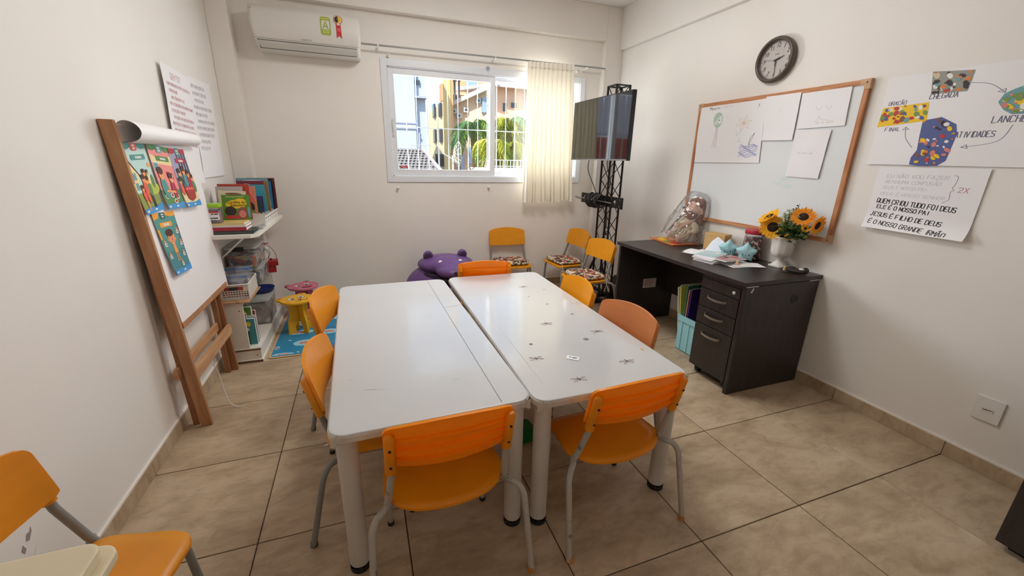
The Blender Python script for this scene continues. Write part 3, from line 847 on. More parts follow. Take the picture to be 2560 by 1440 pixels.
def chair_meshes(key):
    m = M_CH[key]; root_parts = []
    # seat: dished shell with a rounded rear edge
    def outline(n=44):
        pts = []
        ctrl = [(0.150, 0.195), (0.182, 0.180), (0.194, 0.140), (0.200, 0.05), (0.205, -0.020), (0.195, -0.050), (0.180, -0.062), (0.165, -0.085), (0.120, -0.115), (0.06, -0.130), (0.0, -0.135)]
        right = [(p.x, p.y) for p in smooth_path([(a, b, 0) for a, b in ctrl], 3)]
        return right + [(-x, y) for (x, y) in right[::-1][1:]]
    ol = outline(); n = len(ol)
    mb = MB()
    rings = []
    for s in (1.0, 0.985, 0.8, 0.5, 0.2):
        rr = []
        for (x, y) in ol:
            X, Y = x * s, 0.03 + (y - 0.03) * s
            z = 0.345 - 0.012 * (1 - s * s) * (1 if Y < 0.1 else 0.5) - (0.014 * max(0, (Y - 0.12) / 0.075) ** 2) - (0.004 if s == 1.0 else 0)
            rr.append((X, Y, z))
        rings.append(rr)
    vs = [p for r in rings for p in r]; fs = []
    for i in range(len(rings) - 1):
        for k in range(n):
            k2 = (k + 1) % n
            fs.append((i * n + k, i * n + k2, (i + 1) * n + k2, (i + 1) * n + k))
    fs.append(tuple((len(rings) - 1) * n + k for k in range(n)))
    mb.add(vs, fs, m, True)
    lo = [(x, y, 0.331 - (0.014 * max(0, (y - 0.12) / 0.075) ** 2)) for (x, y) in ol]
    mb.add(rings[0] + lo, [(k2, k, n + k, n + k2) for k in range(n) for k2 in ((k + 1) % n,)], m, True)
    mb.add(lo, [tuple(range(n))[::-1]], m)
    seat = mb
    # backrest: curved panel, smooth in front and ribbed behind
    W, Z0, NU, NV = 0.196, 0.514, 25, 22
    def surf(u, v, side):
        ztop = 0.668 + 0.020 * (1 - u * u); zb = Z0 - 0.012 * (1 - u * u)
        z = zb + (ztop - zb) * v
        r = 0.030; w = W
        if z > ztop - r: w = W - r + sqrt(max(0, r * r - (z - (ztop - r)) ** 2))
        if z < zb + 0.012: w = W - 0.012 + sqrt(max(0, 0.012 ** 2 - (zb + 0.012 - z) ** 2))
        x = u * w
        lean = -0.098 - (z - 0.487) * 0.25
        y = lean - 0.030 * (1 - (x / W) ** 2) + 0.012
        if side:
            th = 0.011
            if abs(u) < 0.86:
                q = (v * 4.3) % 1.0
                if v < 0.70: th += 0.015 * q
                else: th += 0.002
            y -= th
        return (x, y, z)
    b = MB()
    b.grid(lambda s, t: surf(-1 + 2 * s, t, 0), NU, NV, m)
    vs = [surf(1 - 2 * i / (NU - 1), j / (NV * 2 - 1), 1) for j in range(NV * 2) for i in range(NU)]
    fs = [(j * NU + i, j * NU + i + 1, (j + 1) * NU + i + 1, (j + 1) * NU + i) for j in range(NV * 2 - 1) for i in range(NU - 1)]
    b.add(vs, fs, m, False)
    # rim
    def rim(side):
        k = []
        for i in range(NU): k.append(surf(-1 + 2 * i / (NU - 1), 0, side))
        for j in range(1, NV): k.append(surf(1, j / (NV - 1), side))
        for i in range(NU - 2, -1, -1): k.append(surf(-1 + 2 * i / (NU - 1), 1, side))
        for j in range(NV - 2, 0, -1): k.append(surf(-1, j / (NV - 1), side))
        return k
    a0, a1 = rim(0), rim(1); k = len(a0)
    b.add(a0 + a1, [(i, k + i, k + (i + 1) % k, (i + 1) % k) for i in range(k)], m, True)
    # sockets for the posts
    for sx in (-1, 1):
        p0 = Vector((sx * 0.180, -0.114, 0.498)); p1 = Vector((sx * 0.179, -0.152, 0.648))
        b.tube([p0, p0 + (p1 - p0) * 0.5, p1 - (p1 - p0) * 0.04, p1], [0.0165, 0.0165, 0.0155, 0.008], m, 14)
    return seat, b

def post_path(sx):
    return [(sx * 0.198, -0.052, 0.322), (sx * 0.192, -0.069, 0.36), (sx * 0.180, -0.109, 0.478), (sx * 0.1795, -0.134, 0.58)]
def frame_path(sx):
    return smooth_path([(sx * 0.188, 0.182, 0.004), (sx * 0.184, 0.168, 0.20), (sx * 0.182, 0.160, 0.285), (sx * 0.178, 0.140, 0.315), (sx * 0.178, 0.105, 0.322), (sx * 0.178, 0.02, 0.322), (sx * 0.186, -0.035, 0.322), (sx * 0.206, -0.070, 0.322), (sx * 0.232, -0.098, 0.318), (sx * 0.247, -0.116, 0.292), (sx * 0.251, -0.130, 0.24), (sx * 0.262, -0.180, 0.004)], 4)

CHAIR_PROTO = {}
def chair(key, label, x, y, deg, group=None, pale=False):
    pk = (key, pale)
    grp = group or 'children\'s plastic chairs'
    if pk in CHAIR_PROTO:
        c = copy_tree(CHAIR_PROTO[pk]); c.location = (x, y, 0); c.rotation_euler = (0, 0, radians(deg)); tag(c, label, 'chair', grp)
        return c
    c = thing('school_chair', label, 'chair', (x, y, 0), radians(deg), grp)
    mt = M_TUBEW if pale else M_TUBE
    s, b = chair_meshes(key)
    s.build('seat', c)
    bo = b.build('backrest', c)
    sc_ = MB()
    for sx in (-1, 1):
        for z in (0.530, 0.60):
            yy = -0.110 - (z - 0.478) * 0.255
            sc_.cyl((sx * 0.180, yy - 0.0150, z), (sx * 0.180, yy - 0.0178, z), 0.0045, M_CAP, 8)
    sc_.build('rivets', bo)
    for sx in (-1, 1):
        MB().tube(frame_path(sx), 0.0112, mt, 10).build('side_frame', c)
        MB().tube(post_path(sx), 0.0112, mt, 10).build('back_post', c)
        MB().cyl((sx * 0.188, 0.182, 0), (sx * 0.1875, 0.180, 0.018), 0.0128, M_CAP, 10).build('foot_cap', c)
        MB().cyl((sx * 0.260, -0.180, 0), (sx * 0.2585, -0.177, 0.018), 0.0128, M_CAPO if pale else M_CAP, 10).build('foot_cap', c)
    MB().tube([(-0.180, 0.10, 0.322), (0.180, 0.10, 0.322)], 0.0095, mt, 8).build('crossbar', c)
    MB().tube([(-0.190, -0.03, 0.3215), (0.190, -0.03, 0.3215)], 0.0095, mt, 8).build('crossbar', c)
    CHAIR_PROTO[pk] = c
    return c
chair('orange', 'orange chair at the near end of the left table, ribbed back to the viewer', 0.662, -1.840, 0.5, pale=True)
chair('orange', 'orange chair at the near end of the doodled table, ribbed back to the viewer', 1.322, -1.842, 2.0, pale=True)
chair('amber', 'amber chair on the left side of the tables, nearer the camera', 0.395, -1.420, -94)
chair('amber', 'amber chair on the left side of the tables, beside the animal stools', 0.364, -0.715, -103)
chair('orange', 'orange chair at the far end of the tables, half hiding the purple bin', 1.296, -0.075, -7)
chair('yellow', 'yellow chair on the right side of the tables, farther from the desk drawers', 1.562, -0.845, 88)
chair('peach', 'faded peach chair on the right side of the tables, facing the drawers', 1.575, -1.382, 99)
chair('yellow', 'yellow cushioned chair against the back wall beside the purple bin', 1.910, 1.005, 176)
chair('yellow', 'yellow cushioned chair in the back corner, farther from the desk', 2.532, 0.885, 94)
chair('yellow', 'yellow cushioned chair standing right beside the dark desk', 2.448, 0.288, 96)
chair('amber', 'worn amber chair against the left wall in the bottom left corner', -0.283, -1.985, -99)

# cushions tied on the back-wall chairs
def cushion_material():
    m = bpy.data.materials.new('cushion_patchwork'); m.use_nodes = True; nt = m.node_tree; b = nt.nodes['Principled BSDF']
    tc = nt.nodes.new('ShaderNodeTexCoord'); vo = nt.nodes.new('ShaderNodeTexVoronoi'); vo.inputs['Scale'].default_value = 38
    nz = nt.nodes.new('ShaderNodeTexNoise'); nz.inputs['Scale'].default_value = 18; nz.inputs['Detail'].default_value = 4
    mxv = nt.nodes.new('ShaderNodeMix'); mxv.data_type = 'VECTOR'; mxv.inputs['Factor'].default_value = 0.12
    nt.links.new(tc.outputs['Object'], nz.inputs['Vector']); nt.links.new(tc.outputs['Object'], mxv.inputs['A']); nt.links.new(nz.outputs['Color'], mxv.inputs['B'])
    nt.links.new(mxv.outputs['Result'], vo.inputs['Vector'])
    sp = nt.nodes.new('ShaderNodeSeparateColor'); nt.links.new(vo.outputs['Color'], sp.inputs[0])
    r = nt.nodes.new('ShaderNodeValToRGB'); r.color_ramp.interpolation = 'CONSTANT'
    cols = [(0.0, (206, 192, 166)), (0.24, (150, 36, 34)), (0.36, (226, 214, 192)), (0.5, (74, 82, 58)), (0.6, (120, 92, 70)), (0.72, (200, 186, 160)), (0.82, (54, 40, 36))]
    r.color_ramp.elements[0].position = 0.0; r.color_ramp.elements[0].color = lin(cols[0][1])
    r.color_ramp.elements[1].position = cols[1][0]; r.color_ramp.elements[1].color = lin(cols[1][1])
    for p, c in cols[2:]:
        e = r.color_ramp.elements.new(p); e.color = lin(c)
    nt.links.new(sp.outputs[0], r.inputs['Fac']); nt.links.new(r.outputs[0], b.inputs['Base Color'])
    b.inputs['Roughness'].default_value = 0.85
    return m
M_CUSH = cushion_material()
M_TIE = mat('cushion_tie', (214, 200, 176), rough=0.8)
def cushion(label, x, y, deg, seed):
    c = thing('seat_cushion', label, 'cushion', (x, y, 0), radians(deg), 'patterned cushions on the yellow chairs')
    mb = MB(); n = 26; rnd = random.Random(seed)
    ol = rrect(0.335, 0.29, 0.05, 6, 0, 0.035); k = len(ol)
    rings = []
    for (s, z) in ((0.90, 0.347), (0.99, 0.354), (1.0, 0.364), (0.97, 0.374), (0.85, 0.381), (0.6, 0.386), (0.3, 0.386)):
        rings.append([(p[0] * s, 0.035 + (p[1] - 0.035) * s, z + (0.004 * noise.noise(Vector((p[0] * 22 + seed, p[1] * 22, s * 3))) if z > 0.35 else 0)) for p in ol])
    vs = [p for r in rings for p in r]
    fs = [(i * k + a, i * k + (a + 1) % k, (i + 1) * k + (a + 1) % k, (i + 1) * k + a) for i in range(len(rings) - 1) for a in range(k)]
    fs.append(tuple(range(k))[::-1]); fs.append(tuple((len(rings) - 1) * k + a for a in range(k)))
    mb.add(vs, fs, M_CUSH, True)
    mb.build('pad', c)
    for sx in (-1, 1):
        MB().tube(smooth_path([(sx * 0.16, -0.09, 0.362), (sx * 0.195, -0.075, 0.36), (sx * 0.213, -0.06, 0.35), (sx * 0.222, -0.05, 0.30), (sx * 0.215, -0.04, 0.25)], 4), 0.0025, M_TIE, 5).build('tie', c)
        MB().tube(smooth_path([(sx * 0.16, 0.16, 0.362), (sx * 0.205, 0.175, 0.345), (sx * 0.212, 0.17, 0.30), (sx * 0.20, 0.165, 0.26)], 4), 0.0025, M_TIE, 5).build('tie', c)
cushion('patterned cushion on the chair beside the purple bin', 1.910, 1.005, 176, 1)
cushion('patterned cushion on the chair in the far back corner', 2.532, 0.885, 94, 2)
cushion('patterned cushion on the chair right beside the desk', 2.448, 0.288, 96, 3)
# ------------------------------------------------------------------ curtain and its rod
M_ROD = mat('rod_grey_metal', (150, 150, 146), rough=0.35, metal=0.3)
M_PLASTW = mat('white_plastic', (228, 226, 222), rough=0.4)
rod = thing('curtain_rod', 'thin grey metal curtain rod above the window', 'curtain rod', (0, 1.095, 2.292))
MB().tube([(0.575, 0, 0.0), (2.945, 0, 0.012)], 0.0075, M_ROD, 10).build('rod', rod)
for x in (0.71, 1.758, 2.735):
    b = MB().bar((x, 0.0, -0.004), (x, 0.092, -0.004), 0.012, 0.008, M_PLASTW)
    b.box(x - 0.011, x + 0.011, 0.088, 0.0945, -0.03, 0.022, M_PLASTW); b.lathe([(0.011, -0.006), (0.011, 0.006)], M_PLASTW, (x, 0, 0.0), 12, 'x')
    b.build('bracket', rod)
def curtain_material():
    m = mat('cream_curtain_cloth', (248, 243, 230), rough=0.85, spec=0.1, translucent=0.045)
    return m
M_CUR = curtain_material()
cur = thing('curtain', 'gathered cream curtain hanging at the right of the window', 'curtain', (0, 1.085, 0))
def cur_f(u, v):
    zt, zb = 2.282 + 0.012 * u, 0.955 + 0.022 * u + 0.010 * sin(u * 17)
    x = (2.085 + 0.492 * u) * (1 - v) + (2.062 + 0.572 * u) * v
    ph = u * 2 * pi * 11 + 1.4 * sin(u * 5.0)
    amp = 0.012 + 0.024 * min(1, v * 2.2)
    y = amp * sin(ph) + 0.010 * sin(u * 19 + 2 + v) * v
    x += 0.010 * sin(ph * 0.5 + 3 * v) * v
    return (x, y - 0.010 * v, zt + (zb - zt) * v)
cl = MB().grid(lambda u, v: cur_f(u, v), 180, 30, M_CUR).build('cloth', cur)
hm = MB().grid(lambda u, v: (lambda p: (p[0], p[1] - 0.0025, p[2]))(cur_f(u, 0.945 + 0.055 * v)), 180, 4, M_CUR).build('hem', cur)
hd = MB().grid(lambda u, v: (lambda p: (p[0], p[1] * 0.6 - 0.010, p[2] + 0.012 * (1 - v)))(cur_f(u, 0.03 * v)), 180, 3, M_CUR).build('heading_tape', cur)

# tie-back knobs and a knotted cord
for (x, z, lab) in ((0.811, 1.104, 'small white curtain hook on the wall under the window, left one'), (1.722, 1.111, 'small white curtain hook on the wall under the window, right one'), (0.797, 2.236, 'small white curtain hook above the left window corner'), (2.664, 2.268, 'small white curtain hook above the right window corner')):
    k = thing('curtain_hook', lab, 'hook', (x, BY, z), 0, 'small white curtain hooks around the window')
    MB().lathe([(0.012, 0), (0.012, -0.006), (0.006, -0.012), (0.006, -0.020), (0.013, -0.024), (0.014, -0.030), (0.008, -0.036), (0.0, -0.037)], M_PLASTW, seg=14, axis='y').build('knob_body', k)
    MB().cyl((0, -0.0371, 0), (0, -0.0379, 0), 0.003, M_DARK, 8).build('screw', k)
M_CORDB = mat('blue_white_cord', (176, 184, 206), rough=0.7)
cd = thing('knotted_cord', 'knotted pale blue cord hanging from the window frame top', 'cord', (1.709, BY - 0.016, 2.215))
for k in range(7):
    a = k * 0.9
    MB().tube(smooth_path([(0, 0, 0), (0.018 * cos(a), -0.004, 0.018 * sin(a)), (0.012 * cos(a + 0.9), -0.008, 0.014 * sin(a + 0.9)), (0, -0.002, 0)], 3), 0.0028, M_CORDB, 5).build('knot_loop', cd)
MB().tube(smooth_path([(0, 0, -0.005), (0.004, 0, -0.05), (0.022, 0, -0.10), (0.026, 0.0, -0.16), (0.006, 0.0, -0.20)], 5), 0.0024, M_PLASTW, 5).build('cord_tail', cd)

# ------------------------------------------------------------------ air conditioner
M_ACW = mat('air_conditioner_white', (216, 213, 206), rough=0.34, spec=0.5)
M_ACL = mat('air_conditioner_vane', (206, 203, 196), rough=0.4)
ac = thing('air_conditioner', 'white split air conditioner high on the back wall', 'air conditioner', (0.178, BY, 2.165))
AW = 0.393
prof = [(-0.002, 0.0), (-0.115, 0.0), (-0.150, 0.012), (-0.188, 0.048), (-0.200, 0.075), (-0.214, 0.12), (-0.216, 0.18), (-0.206, 0.255), (-0.190, 0.290), (-0.165, 0.298), (-0.002, 0.298)]
def ac_sec(x, s, inset):
    return [(x, min(-0.002, -0.002 + (y + 0.002) * s), z * (1 - inset) + 0.149 * inset) for (y, z) in prof]
secs = [ac_sec(-AW, 0.90, 0.05), ac_sec(-AW + 0.010, 0.98, 0.012), ac_sec(-AW + 0.03, 1, 0), ac_sec(AW - 0.03, 1, 0), ac_sec(AW - 0.010, 0.98, 0.012), ac_sec(AW, 0.90, 0.05)]
# lower left and right ends sweep inwards
for s, dx in ((0, 0.03), (1, 0.024), (2, 0.016), (3, -0.006), (4, -0.010), (5, -0.012)):
    secs[s] = [(p[0] + dx * max(0, 1 - p[2] / 0.16), p[1], p[2]) for p in secs[s]]
bd = MB(); n = len(prof)
bd.add([p for s in secs for p in s], [(i * n + k, i * n + k + 1, (i + 1) * n + k + 1, (i + 1) * n + k) for i in range(len(secs) - 1) for k in range(n - 1)], M_ACW, True)
bd.add(secs[0], [tuple(range(n))], M_ACW); bd.add(secs[-1], [tuple(range(n))[::-1]], M_ACW)
bd.build('housing', ac)
def ac_front(u, v):
    """point on the front skin: u along x, v height"""
    for (a, b) in zip(prof[:-1], prof[1:]):
        if a[1] <= v <= b[1] and b[1] > a[1]:
            t = (v - a[1]) / (b[1] - a[1]); return (u, a[0] + (b[0] - a[0]) * t - 0.0016, v)
    return (u, -0.2, v)
vn = MB()
vn.grid(lambda s, t: (-0.350 + 0.702 * s + 0.010 * (1 - t), ac_front(0, 0.012 + 0.044 * t)[1] - 0.0022, 0.012 + 0.044 * t), 3, 4, M_ACL, False)
vn.build('air_vane', ac)
sl = MB()
fnf = lambda u, v: (lambda p: (p[0], p[1] - 0.0012, p[2]))(ac_front(u, v))
sl.ribbon([(-0.352, 0.058), (0.355, 0.058)], 0.0035, M_DARK, fnf); sl.ribbon([(-0.345, 0.0125), (0.352, 0.0125)], 0.006, M_DARK, fnf)
sl.ribbon([(-0.354, 0.058), (-0.343, 0.0125)], 0.003, M_DARK, fnf); sl.ribbon([(0.356, 0.058), (0.353, 0.0125)], 0.003, M_DARK, fnf)
sl.build('vane_gap', ac)
pl = MB(); pl.ribbon([(-0.385, 0.070), (0.388, 0.070)], 0.0022, mat('panel_seam', (160, 156, 150), rough=0.6), fnf); pl.build('panel_seam', ac)
M_GREENL = mat('label_olive_green', (160, 176, 62), rough=0.4); M_REDL = mat('seal_red', (196, 44, 44), rough=0.4); M_BLACK = mat('print_black', (24, 22, 22), rough=0.5); M_YELL = mat('print_yellow', (238, 196, 40), rough=0.5)
def acf(cx, cz, eps): return lambda u, v: (lambda p: (p[0], p[1] - eps, p[2]))(ac_front(cx + u, cz + v))
def row_flat(mb, poly, m, fn, n=14):
    """flat print that follows a curved skin: the outline cut into rows"""
    vs = [p[1] for p in poly]; v0, v1 = min(vs) + 1e-5, max(vs) - 1e-5; rows = []
    for j in range(n + 1):
        v = v0 + (v1 - v0) * j / n; xs_ = []
        for (x1, y1), (x2, y2) in zip(poly, list(poly[1:]) + [poly[0]]):
            if (y1 > v) != (y2 > v): xs_.append(x1 + (x2 - x1) * (v - y1) / (y2 - y1))
        if len(xs_) >= 2: rows.append((min(xs_), max(xs_), v))
    for (a0, a1, va), (b0, b1, vb) in zip(rows[:-1], rows[1:]):
        mb.add([fn(a0, va), fn(a1, va), fn(b1, vb), fn(b0, vb)], [(0, 1, 2, 3)], m)
st = MB(); pale = mat('label_pale_green', (206, 214, 140), rough=0.5)
row_flat(st, rrect(0.074, 0.128, 0.012, 3), M_GREENL, acf(0.138, 0.196, 0.001))
row_flat(st, rrect(0.058, 0.064, 0.008, 3, 0, 0.006), M_ACW, acf(0.138, 0.196, 0.0016))
row_flat(st, [(-0.022, -0.020), (-0.012, -0.020), (0.003, 0.032), (-0.003, 0.032)], M_GREENL, acf(0.138, 0.196, 0.0022)); row_flat(st, [(0.012, -0.020), (0.022, -0.020), (0.003, 0.032), (-0.003, 0.032)], M_GREENL, acf(0.138, 0.196, 0.0024)); row_flat(st, [(-0.012, -0.008), (0.012, -0.008), (0.010, 0.0), (-0.010, 0.0)], M_GREENL, acf(0.138, 0.196, 0.0026), 2)
for zz in (-0.036, -0.047): st.ribbon([(-0.02, zz), (0.024, zz)], 0.005, pale, acf(0.138, 0.196, 0.0018))
st.ribbon([(-0.028, 0.050), (0.026, 0.050)], 0.005, pale, acf(0.138, 0.196, 0.0018))
st.build('energy_label', ac)
sr = MB(); R = acf(0.232, 0.196, 0.001); R2 = acf(0.232, 0.196, 0.0016); R3 = acf(0.232, 0.196, 0.0022)
row_flat(sr, [(-0.017, 0.03), (0.001, 0.03), (0.001, -0.060), (-0.018, -0.078)], M_REDL, R); row_flat(sr, [(0.001, 0.03), (0.017, 0.03), (0.020, -0.078), (0.001, -0.060)], M_REDL, R)
row_flat(sr, ell(0, 0.055, 0.033, 0.033, 24), M_REDL, acf(0.232, 0.196, 0.0012)); row_flat(sr, ell(0, 0.055, 0.029, 0.029, 24), M_ACW, R2); row_flat(sr, ell(0, 0.055, 0.025, 0.025, 24), M_YELL, R3)
row_flat(sr, [(0.025 * cos(a), 0.055 + 0.025 * sin(a)) for a in [pi / 2 + pi * k / 12 for k in range(13)]], M_BLACK, acf(0.232, 0.196, 0.0028))
for (x, zz, mm) in ((0.008, 0.064, M_BLACK), (0.009, 0.048, M_BLACK), (-0.008, 0.060, M_YELL)): sr.flat(ell(x, zz, 0.003, 0.003, 8), mm, acf(0.232, 0.196, 0.0036))
for zz in (-0.010, -0.018, -0.026): sr.ribbon([(-0.009, zz), (0.011, zz)], 0.004, mat('seal_pink', (226, 140, 136), rough=0.5), R2)
row_flat(sr, [(-0.010, 0.014), (0.012, 0.014), (0.012, 0.026), (-0.010, 0.026)], M_ACW, R2, 3)
sr.build('seal_sticker', ac)
br = MB(); font_mesh('AGRATTO', 0.013, mat('brand_grey', (110, 106, 102), rough=0.5), br, acf(-0.012, 0.083, 0.001), squeeze=1.25); br.build('brand_lettering', ac)
MB().cyl((-0.372, -0.2095, 0.262), (-0.372, -0.2115, 0.262), 0.003, M_DARK, 8).build('screw', ac)

# ------------------------------------------------------------------ clock
M_CLK = mat('clock_rim_brown', (88, 76, 68), rough=0.32, spec=0.5)
M_DIAL = mat('clock_dial', (226, 218, 214), rough=0.6)
ck = thing('wall_clock', 'round wall clock with dark brown rim above the whiteboard', 'clock', (RX, -0.730, 2.055))
MB().lathe([(0.128, -0.002), (0.139, -0.010), (0.140, -0.026), (0.134, -0.040), (0.124, -0.043), (0.116, -0.038), (0.114, -0.026), (0.113, -0.014)], M_CLK, seg=56, axis='x', caps=False).build('rim', ck)
MB().lathe([(0.114, -0.012), (0.0, -0.0121)], M_DIAL, seg=48, axis='x').build('dial', ck)
dl = MB(); fc = lambda u, v: (-0.0135, -u, v); fc2 = lambda u, v: (-0.018, -u, v)
M_NUM = mat('clock_numerals', (58, 50, 48), rough=0.6)
for h in range(1, 13):
    a = radians(90 - 30 * h)
    font_mesh(str(h), 0.036, M_NUM, dl, (lambda a: (lambda u, v: fc(u + 0.088 * cos(a), v + 0.088 * sin(a))))(a), shear=0.15, squeeze=0.85)
for k in range(60):
    a = 2 * pi * k / 60; r0 = 0.106 if k % 5 else 0.103
    dl.ribbon([(r0 * cos(a), r0 * sin(a)), (0.110 * cos(a), 0.110 * sin(a))], 0.0012 if k % 5 else 0.003, M_NUM, fc)
dl.ribbon([(-0.014, 0.036), (0.014, 0.036)], 0.005, mat('clock_brand', (150, 142, 140), rough=0.6), fc)
dl.build('numerals', ck)
hh = MB()
a = radians(90 - 74); hh.ribbon([(-0.01 * cos(a), -0.01 * sin(a)), (0.03 * cos(a), 0.03 * sin(a))], 0.011, M_NUM, fc2); hh.ribbon([(0.03 * cos(a), 0.03 * sin(a)), (0.058 * cos(a), 0.058 * sin(a))], 0.005, M_NUM, fc2); hh.build('hour_hand', ck)
mh = MB(); a = radians(90 - 176); mh.ribbon([(0, 0), (0.035 * cos(a), 0.035 * sin(a))], 0.008, M_NUM, fc2); mh.ribbon([(0.03 * cos(a), 0.03 * sin(a)), (0.083 * cos(a), 0.083 * sin(a))], 0.004, M_NUM, fc2); mh.build('minute_hand', ck)
sh = MB(); a = radians(90 - 276); sh.ribbon([(-0.015 * cos(a), -0.015 * sin(a)), (0.078 * cos(a), 0.078 * sin(a))], 0.0016, M_NUM, lambda u, v: (-0.020, -u, v)); sh.build('second_hand', ck)
MB().cyl((-0.014, 0, 0), (-0.022, 0, 0), 0.005, M_NUM, 10).build('hand_pin', ck)
M_CGLASS = clear_mat('clock_glass', (252, 252, 252), haze=0.0, gloss=0.02, rough=0.03)
MB().lathe([(0.115, -0.030), (0.0, -0.032)], M_CGLASS, seg=40, axis='x').build('glass', ck)

# ------------------------------------------------------------------ whiteboard with papers
def wood(name, rgb, rgb2, stretch=(1, 1, 1), scale=6, rough=0.5):
    return mat(name, rgb, rough=rough, spec=0.35, noise_amt=0.2, noise_scale=scale, rgb2=rgb2, stretch=stretch, detail=5, bump=0.04, bump_scale=60)
M_FRAMEH = wood('board_frame_wood', (206, 152, 112), (176, 118, 80), (1, 1.2, 14), 5)
M_FRAMEV = wood('board_frame_wood_upright', (198, 142, 102), (164, 104, 68), (1, 14, 1.2), 5)
M_CORNER = wood('board_corner_wood', (206, 170, 136), (190, 150, 116), (3, 3, 3), 6)
M_BOARD = mat('whiteboard_surface', (224, 228, 230), rough=0.16, spec=0.6)
WY0, WY1, WZ0, WZ1 = -1.352, -0.108, 0.941, 1.848
wbd = thing('whiteboard', 'whiteboard with light wood frame on the right wall', 'whiteboard', (RX, 0, 0))
MB().box(-0.016, -0.002, WY0 + 0.02, WY1 - 0.02, WZ0 + 0.02, WZ1 - 0.02, M_BOARD).build('board_panel', wbd)
fw = 0.027
for (y0, y1, z0, z1, mm) in ((WY0 + 0.05, WY1 - 0.05, WZ1 - fw, WZ1, M_FRAMEH), (WY0 + 0.05, WY1 - 0.05, WZ0, WZ0 + fw, M_FRAMEH), (WY0, WY0 + fw, WZ0 + 0.05, WZ1 - 0.05, M_FRAMEV), (WY1 - fw, WY1, WZ0 + 0.05, WZ1 - 0.05, M_FRAMEV)):
    MB().box(-0.024, -0.001, y0, y1, z0, z1, mm).build('frame_rail', wbd, bevel=0.003)
for (y, sy) in ((WY0, 1), (WY1, -1)):
    for (z, sz) in ((WZ0, 1), (WZ1, -1)):
        c = MB(); ya, yb = sorted((y - sy * 0.002, y + sy * 0.05)); za, zb = sorted((z - sz * 0.002, z + sz * fw)); c.box(-0.026, -0.001, ya, yb, za, zb, M_CORNER)
        ya, yb = sorted((y - sy * 0.002, y + sy * fw)); za, zb = sorted((z + sz * fw, z + sz * 0.05)); c.box(-0.026, -0.001, ya, yb, za, zb, M_CORNER)
        c.cyl((-0.0258, y + sy * 0.016, z + sz * 0.016), (-0.0268, y + sy * 0.016, z + sz * 0.016), 0.004, M_DARK, 8)
        c.build('frame_corner', wbd)
sm = MB(); f = lambda u, v: (-0.0164, u, v)
M_SMUDGE = mat('marker_smudge', (206, 220, 218), rough=0.3)
for (u, v) in ((-0.93, 1.27), (-1.0, 1.255), (-0.97, 1.30)): sm.flat(ell(u, v, 0.03, 0.012, 14), M_SMUDGE, f)
sm.build('marker_smudge', wbd)

def wall_sheet(name, label, cat, X, side, corners, curl=0.0, th=0.0006, wave=0.004, m=None, group=None, n=26, off=0.003):
    """paper taped on a wall at X; side -1 right wall (faces -x), +1 left wall; corners TL,TR,BR,BL as (y,z) seen from the room"""
    t = thing(name, label, cat, (X, 0, 0), 0, group)
    TL, TR, BR, BL = [Vector(c) for c in corners]
    sd = sum(c[0] * 7 + c[1] * 3 for c in corners)
    def P(u, v):
        p = TL * (1 - u) * (1 - v) + TR * u * (1 - v) + BR * u * v + BL * (1 - u) * v
        o = off + wave * (0.5 + 0.5 * noise.noise(Vector((u * 2.2 + sd, v * 2.6, sd)))) + curl * max(0, v - 0.72) ** 2 * 12 * (0.75 + 0.4 * u)
        return (side * o, p.x, p.y)
    def onp(eps=0.0007):
        return lambda u, v: (lambda q: (q[0] + side * eps, q[1], q[2]))(P(u, 1 - v))     # v measured from the bottom
    mb = MB().sheet(P, n, n, th, m or M_PAPER)
    mb.build('paper_sheet', t)
    return t, onp
M_PEN = mat('ink_dark', (62, 62, 70), rough=0.6); M_PENB = mat('pencil_soft', (196, 190, 192), rough=0.7); M_GRN = mat('crayon_green', (156, 200, 184), rough=0.7); M_BRN = mat('crayon_brown', (176, 150, 140), rough=0.7)
M_BLU = mat('crayon_blue', (96, 122, 190), rough=0.7); M_YLO = mat('crayon_ochre', (206, 176, 130), rough=0.7); M_REDC = mat('crayon_red', (196, 90, 96), rough=0.7); M_GRN2 = mat('crayon_pale_green', (186, 208, 190), rough=0.7)
XB = RX - 0.0175
p1, on = wall_sheet('drawing_sheet', 'wide drawing sheet with tree, flower and blue waves on the whiteboard', 'drawing', XB, -1, [(-0.125, 1.822), (-0.722, 1.834), (-0.757, 1.402), (-0.143, 1.399)], group='papers on the whiteboard')
o1 = on(); d = MB()
lettering(d, 'M', 0.17, 0.925, 0.05, 0.006, M_PEN, o1, 0.03); scribble(d, 0.215, 0.925, 0.32, 0.028, 0.003, M_PENB, o1, 3); scribble(d, 0.2, 0.925, 0.12, 0.03, 0.004, M_PEN, o1, 4)
d.flat(ell(0.33, 0.74, 0.072, 0.125, 22), M_GRN2, o1)
for k in range(3): d.ribbon([(0.33 + (0.072 - k * 0.004) * cos(t * 0.3) , 0.74 + (0.125 - k * 0.006) * sin(t * 0.3)) for t in range(22)], 0.004, M_GRN, on(0.0012))
d.ribbon([(0.33, 0.66), (0.335, 0.8)], 0.004, M_GRN, on(0.0012)); d.ribbon([(0.333, 0.7), (0.30, 0.77)], 0.004, M_GRN, on(0.0012)); d.ribbon([(0.333, 0.72), (0.37, 0.79)], 0.004, M_GRN, on(0.0012))
for k in (-1, 0, 1): d.ribbon([(0.325 + k * 0.012, 0.62), (0.32 + k * 0.02, 0.42), (0.31 + k * 0.035, 0.26)], 0.005, M_BRN, o1)
d.flat(ell(0.355, 0.73, 0.010, 0.012, 10), M_REDC, on(0.0016))
fx, fy = 0.73, 0.64
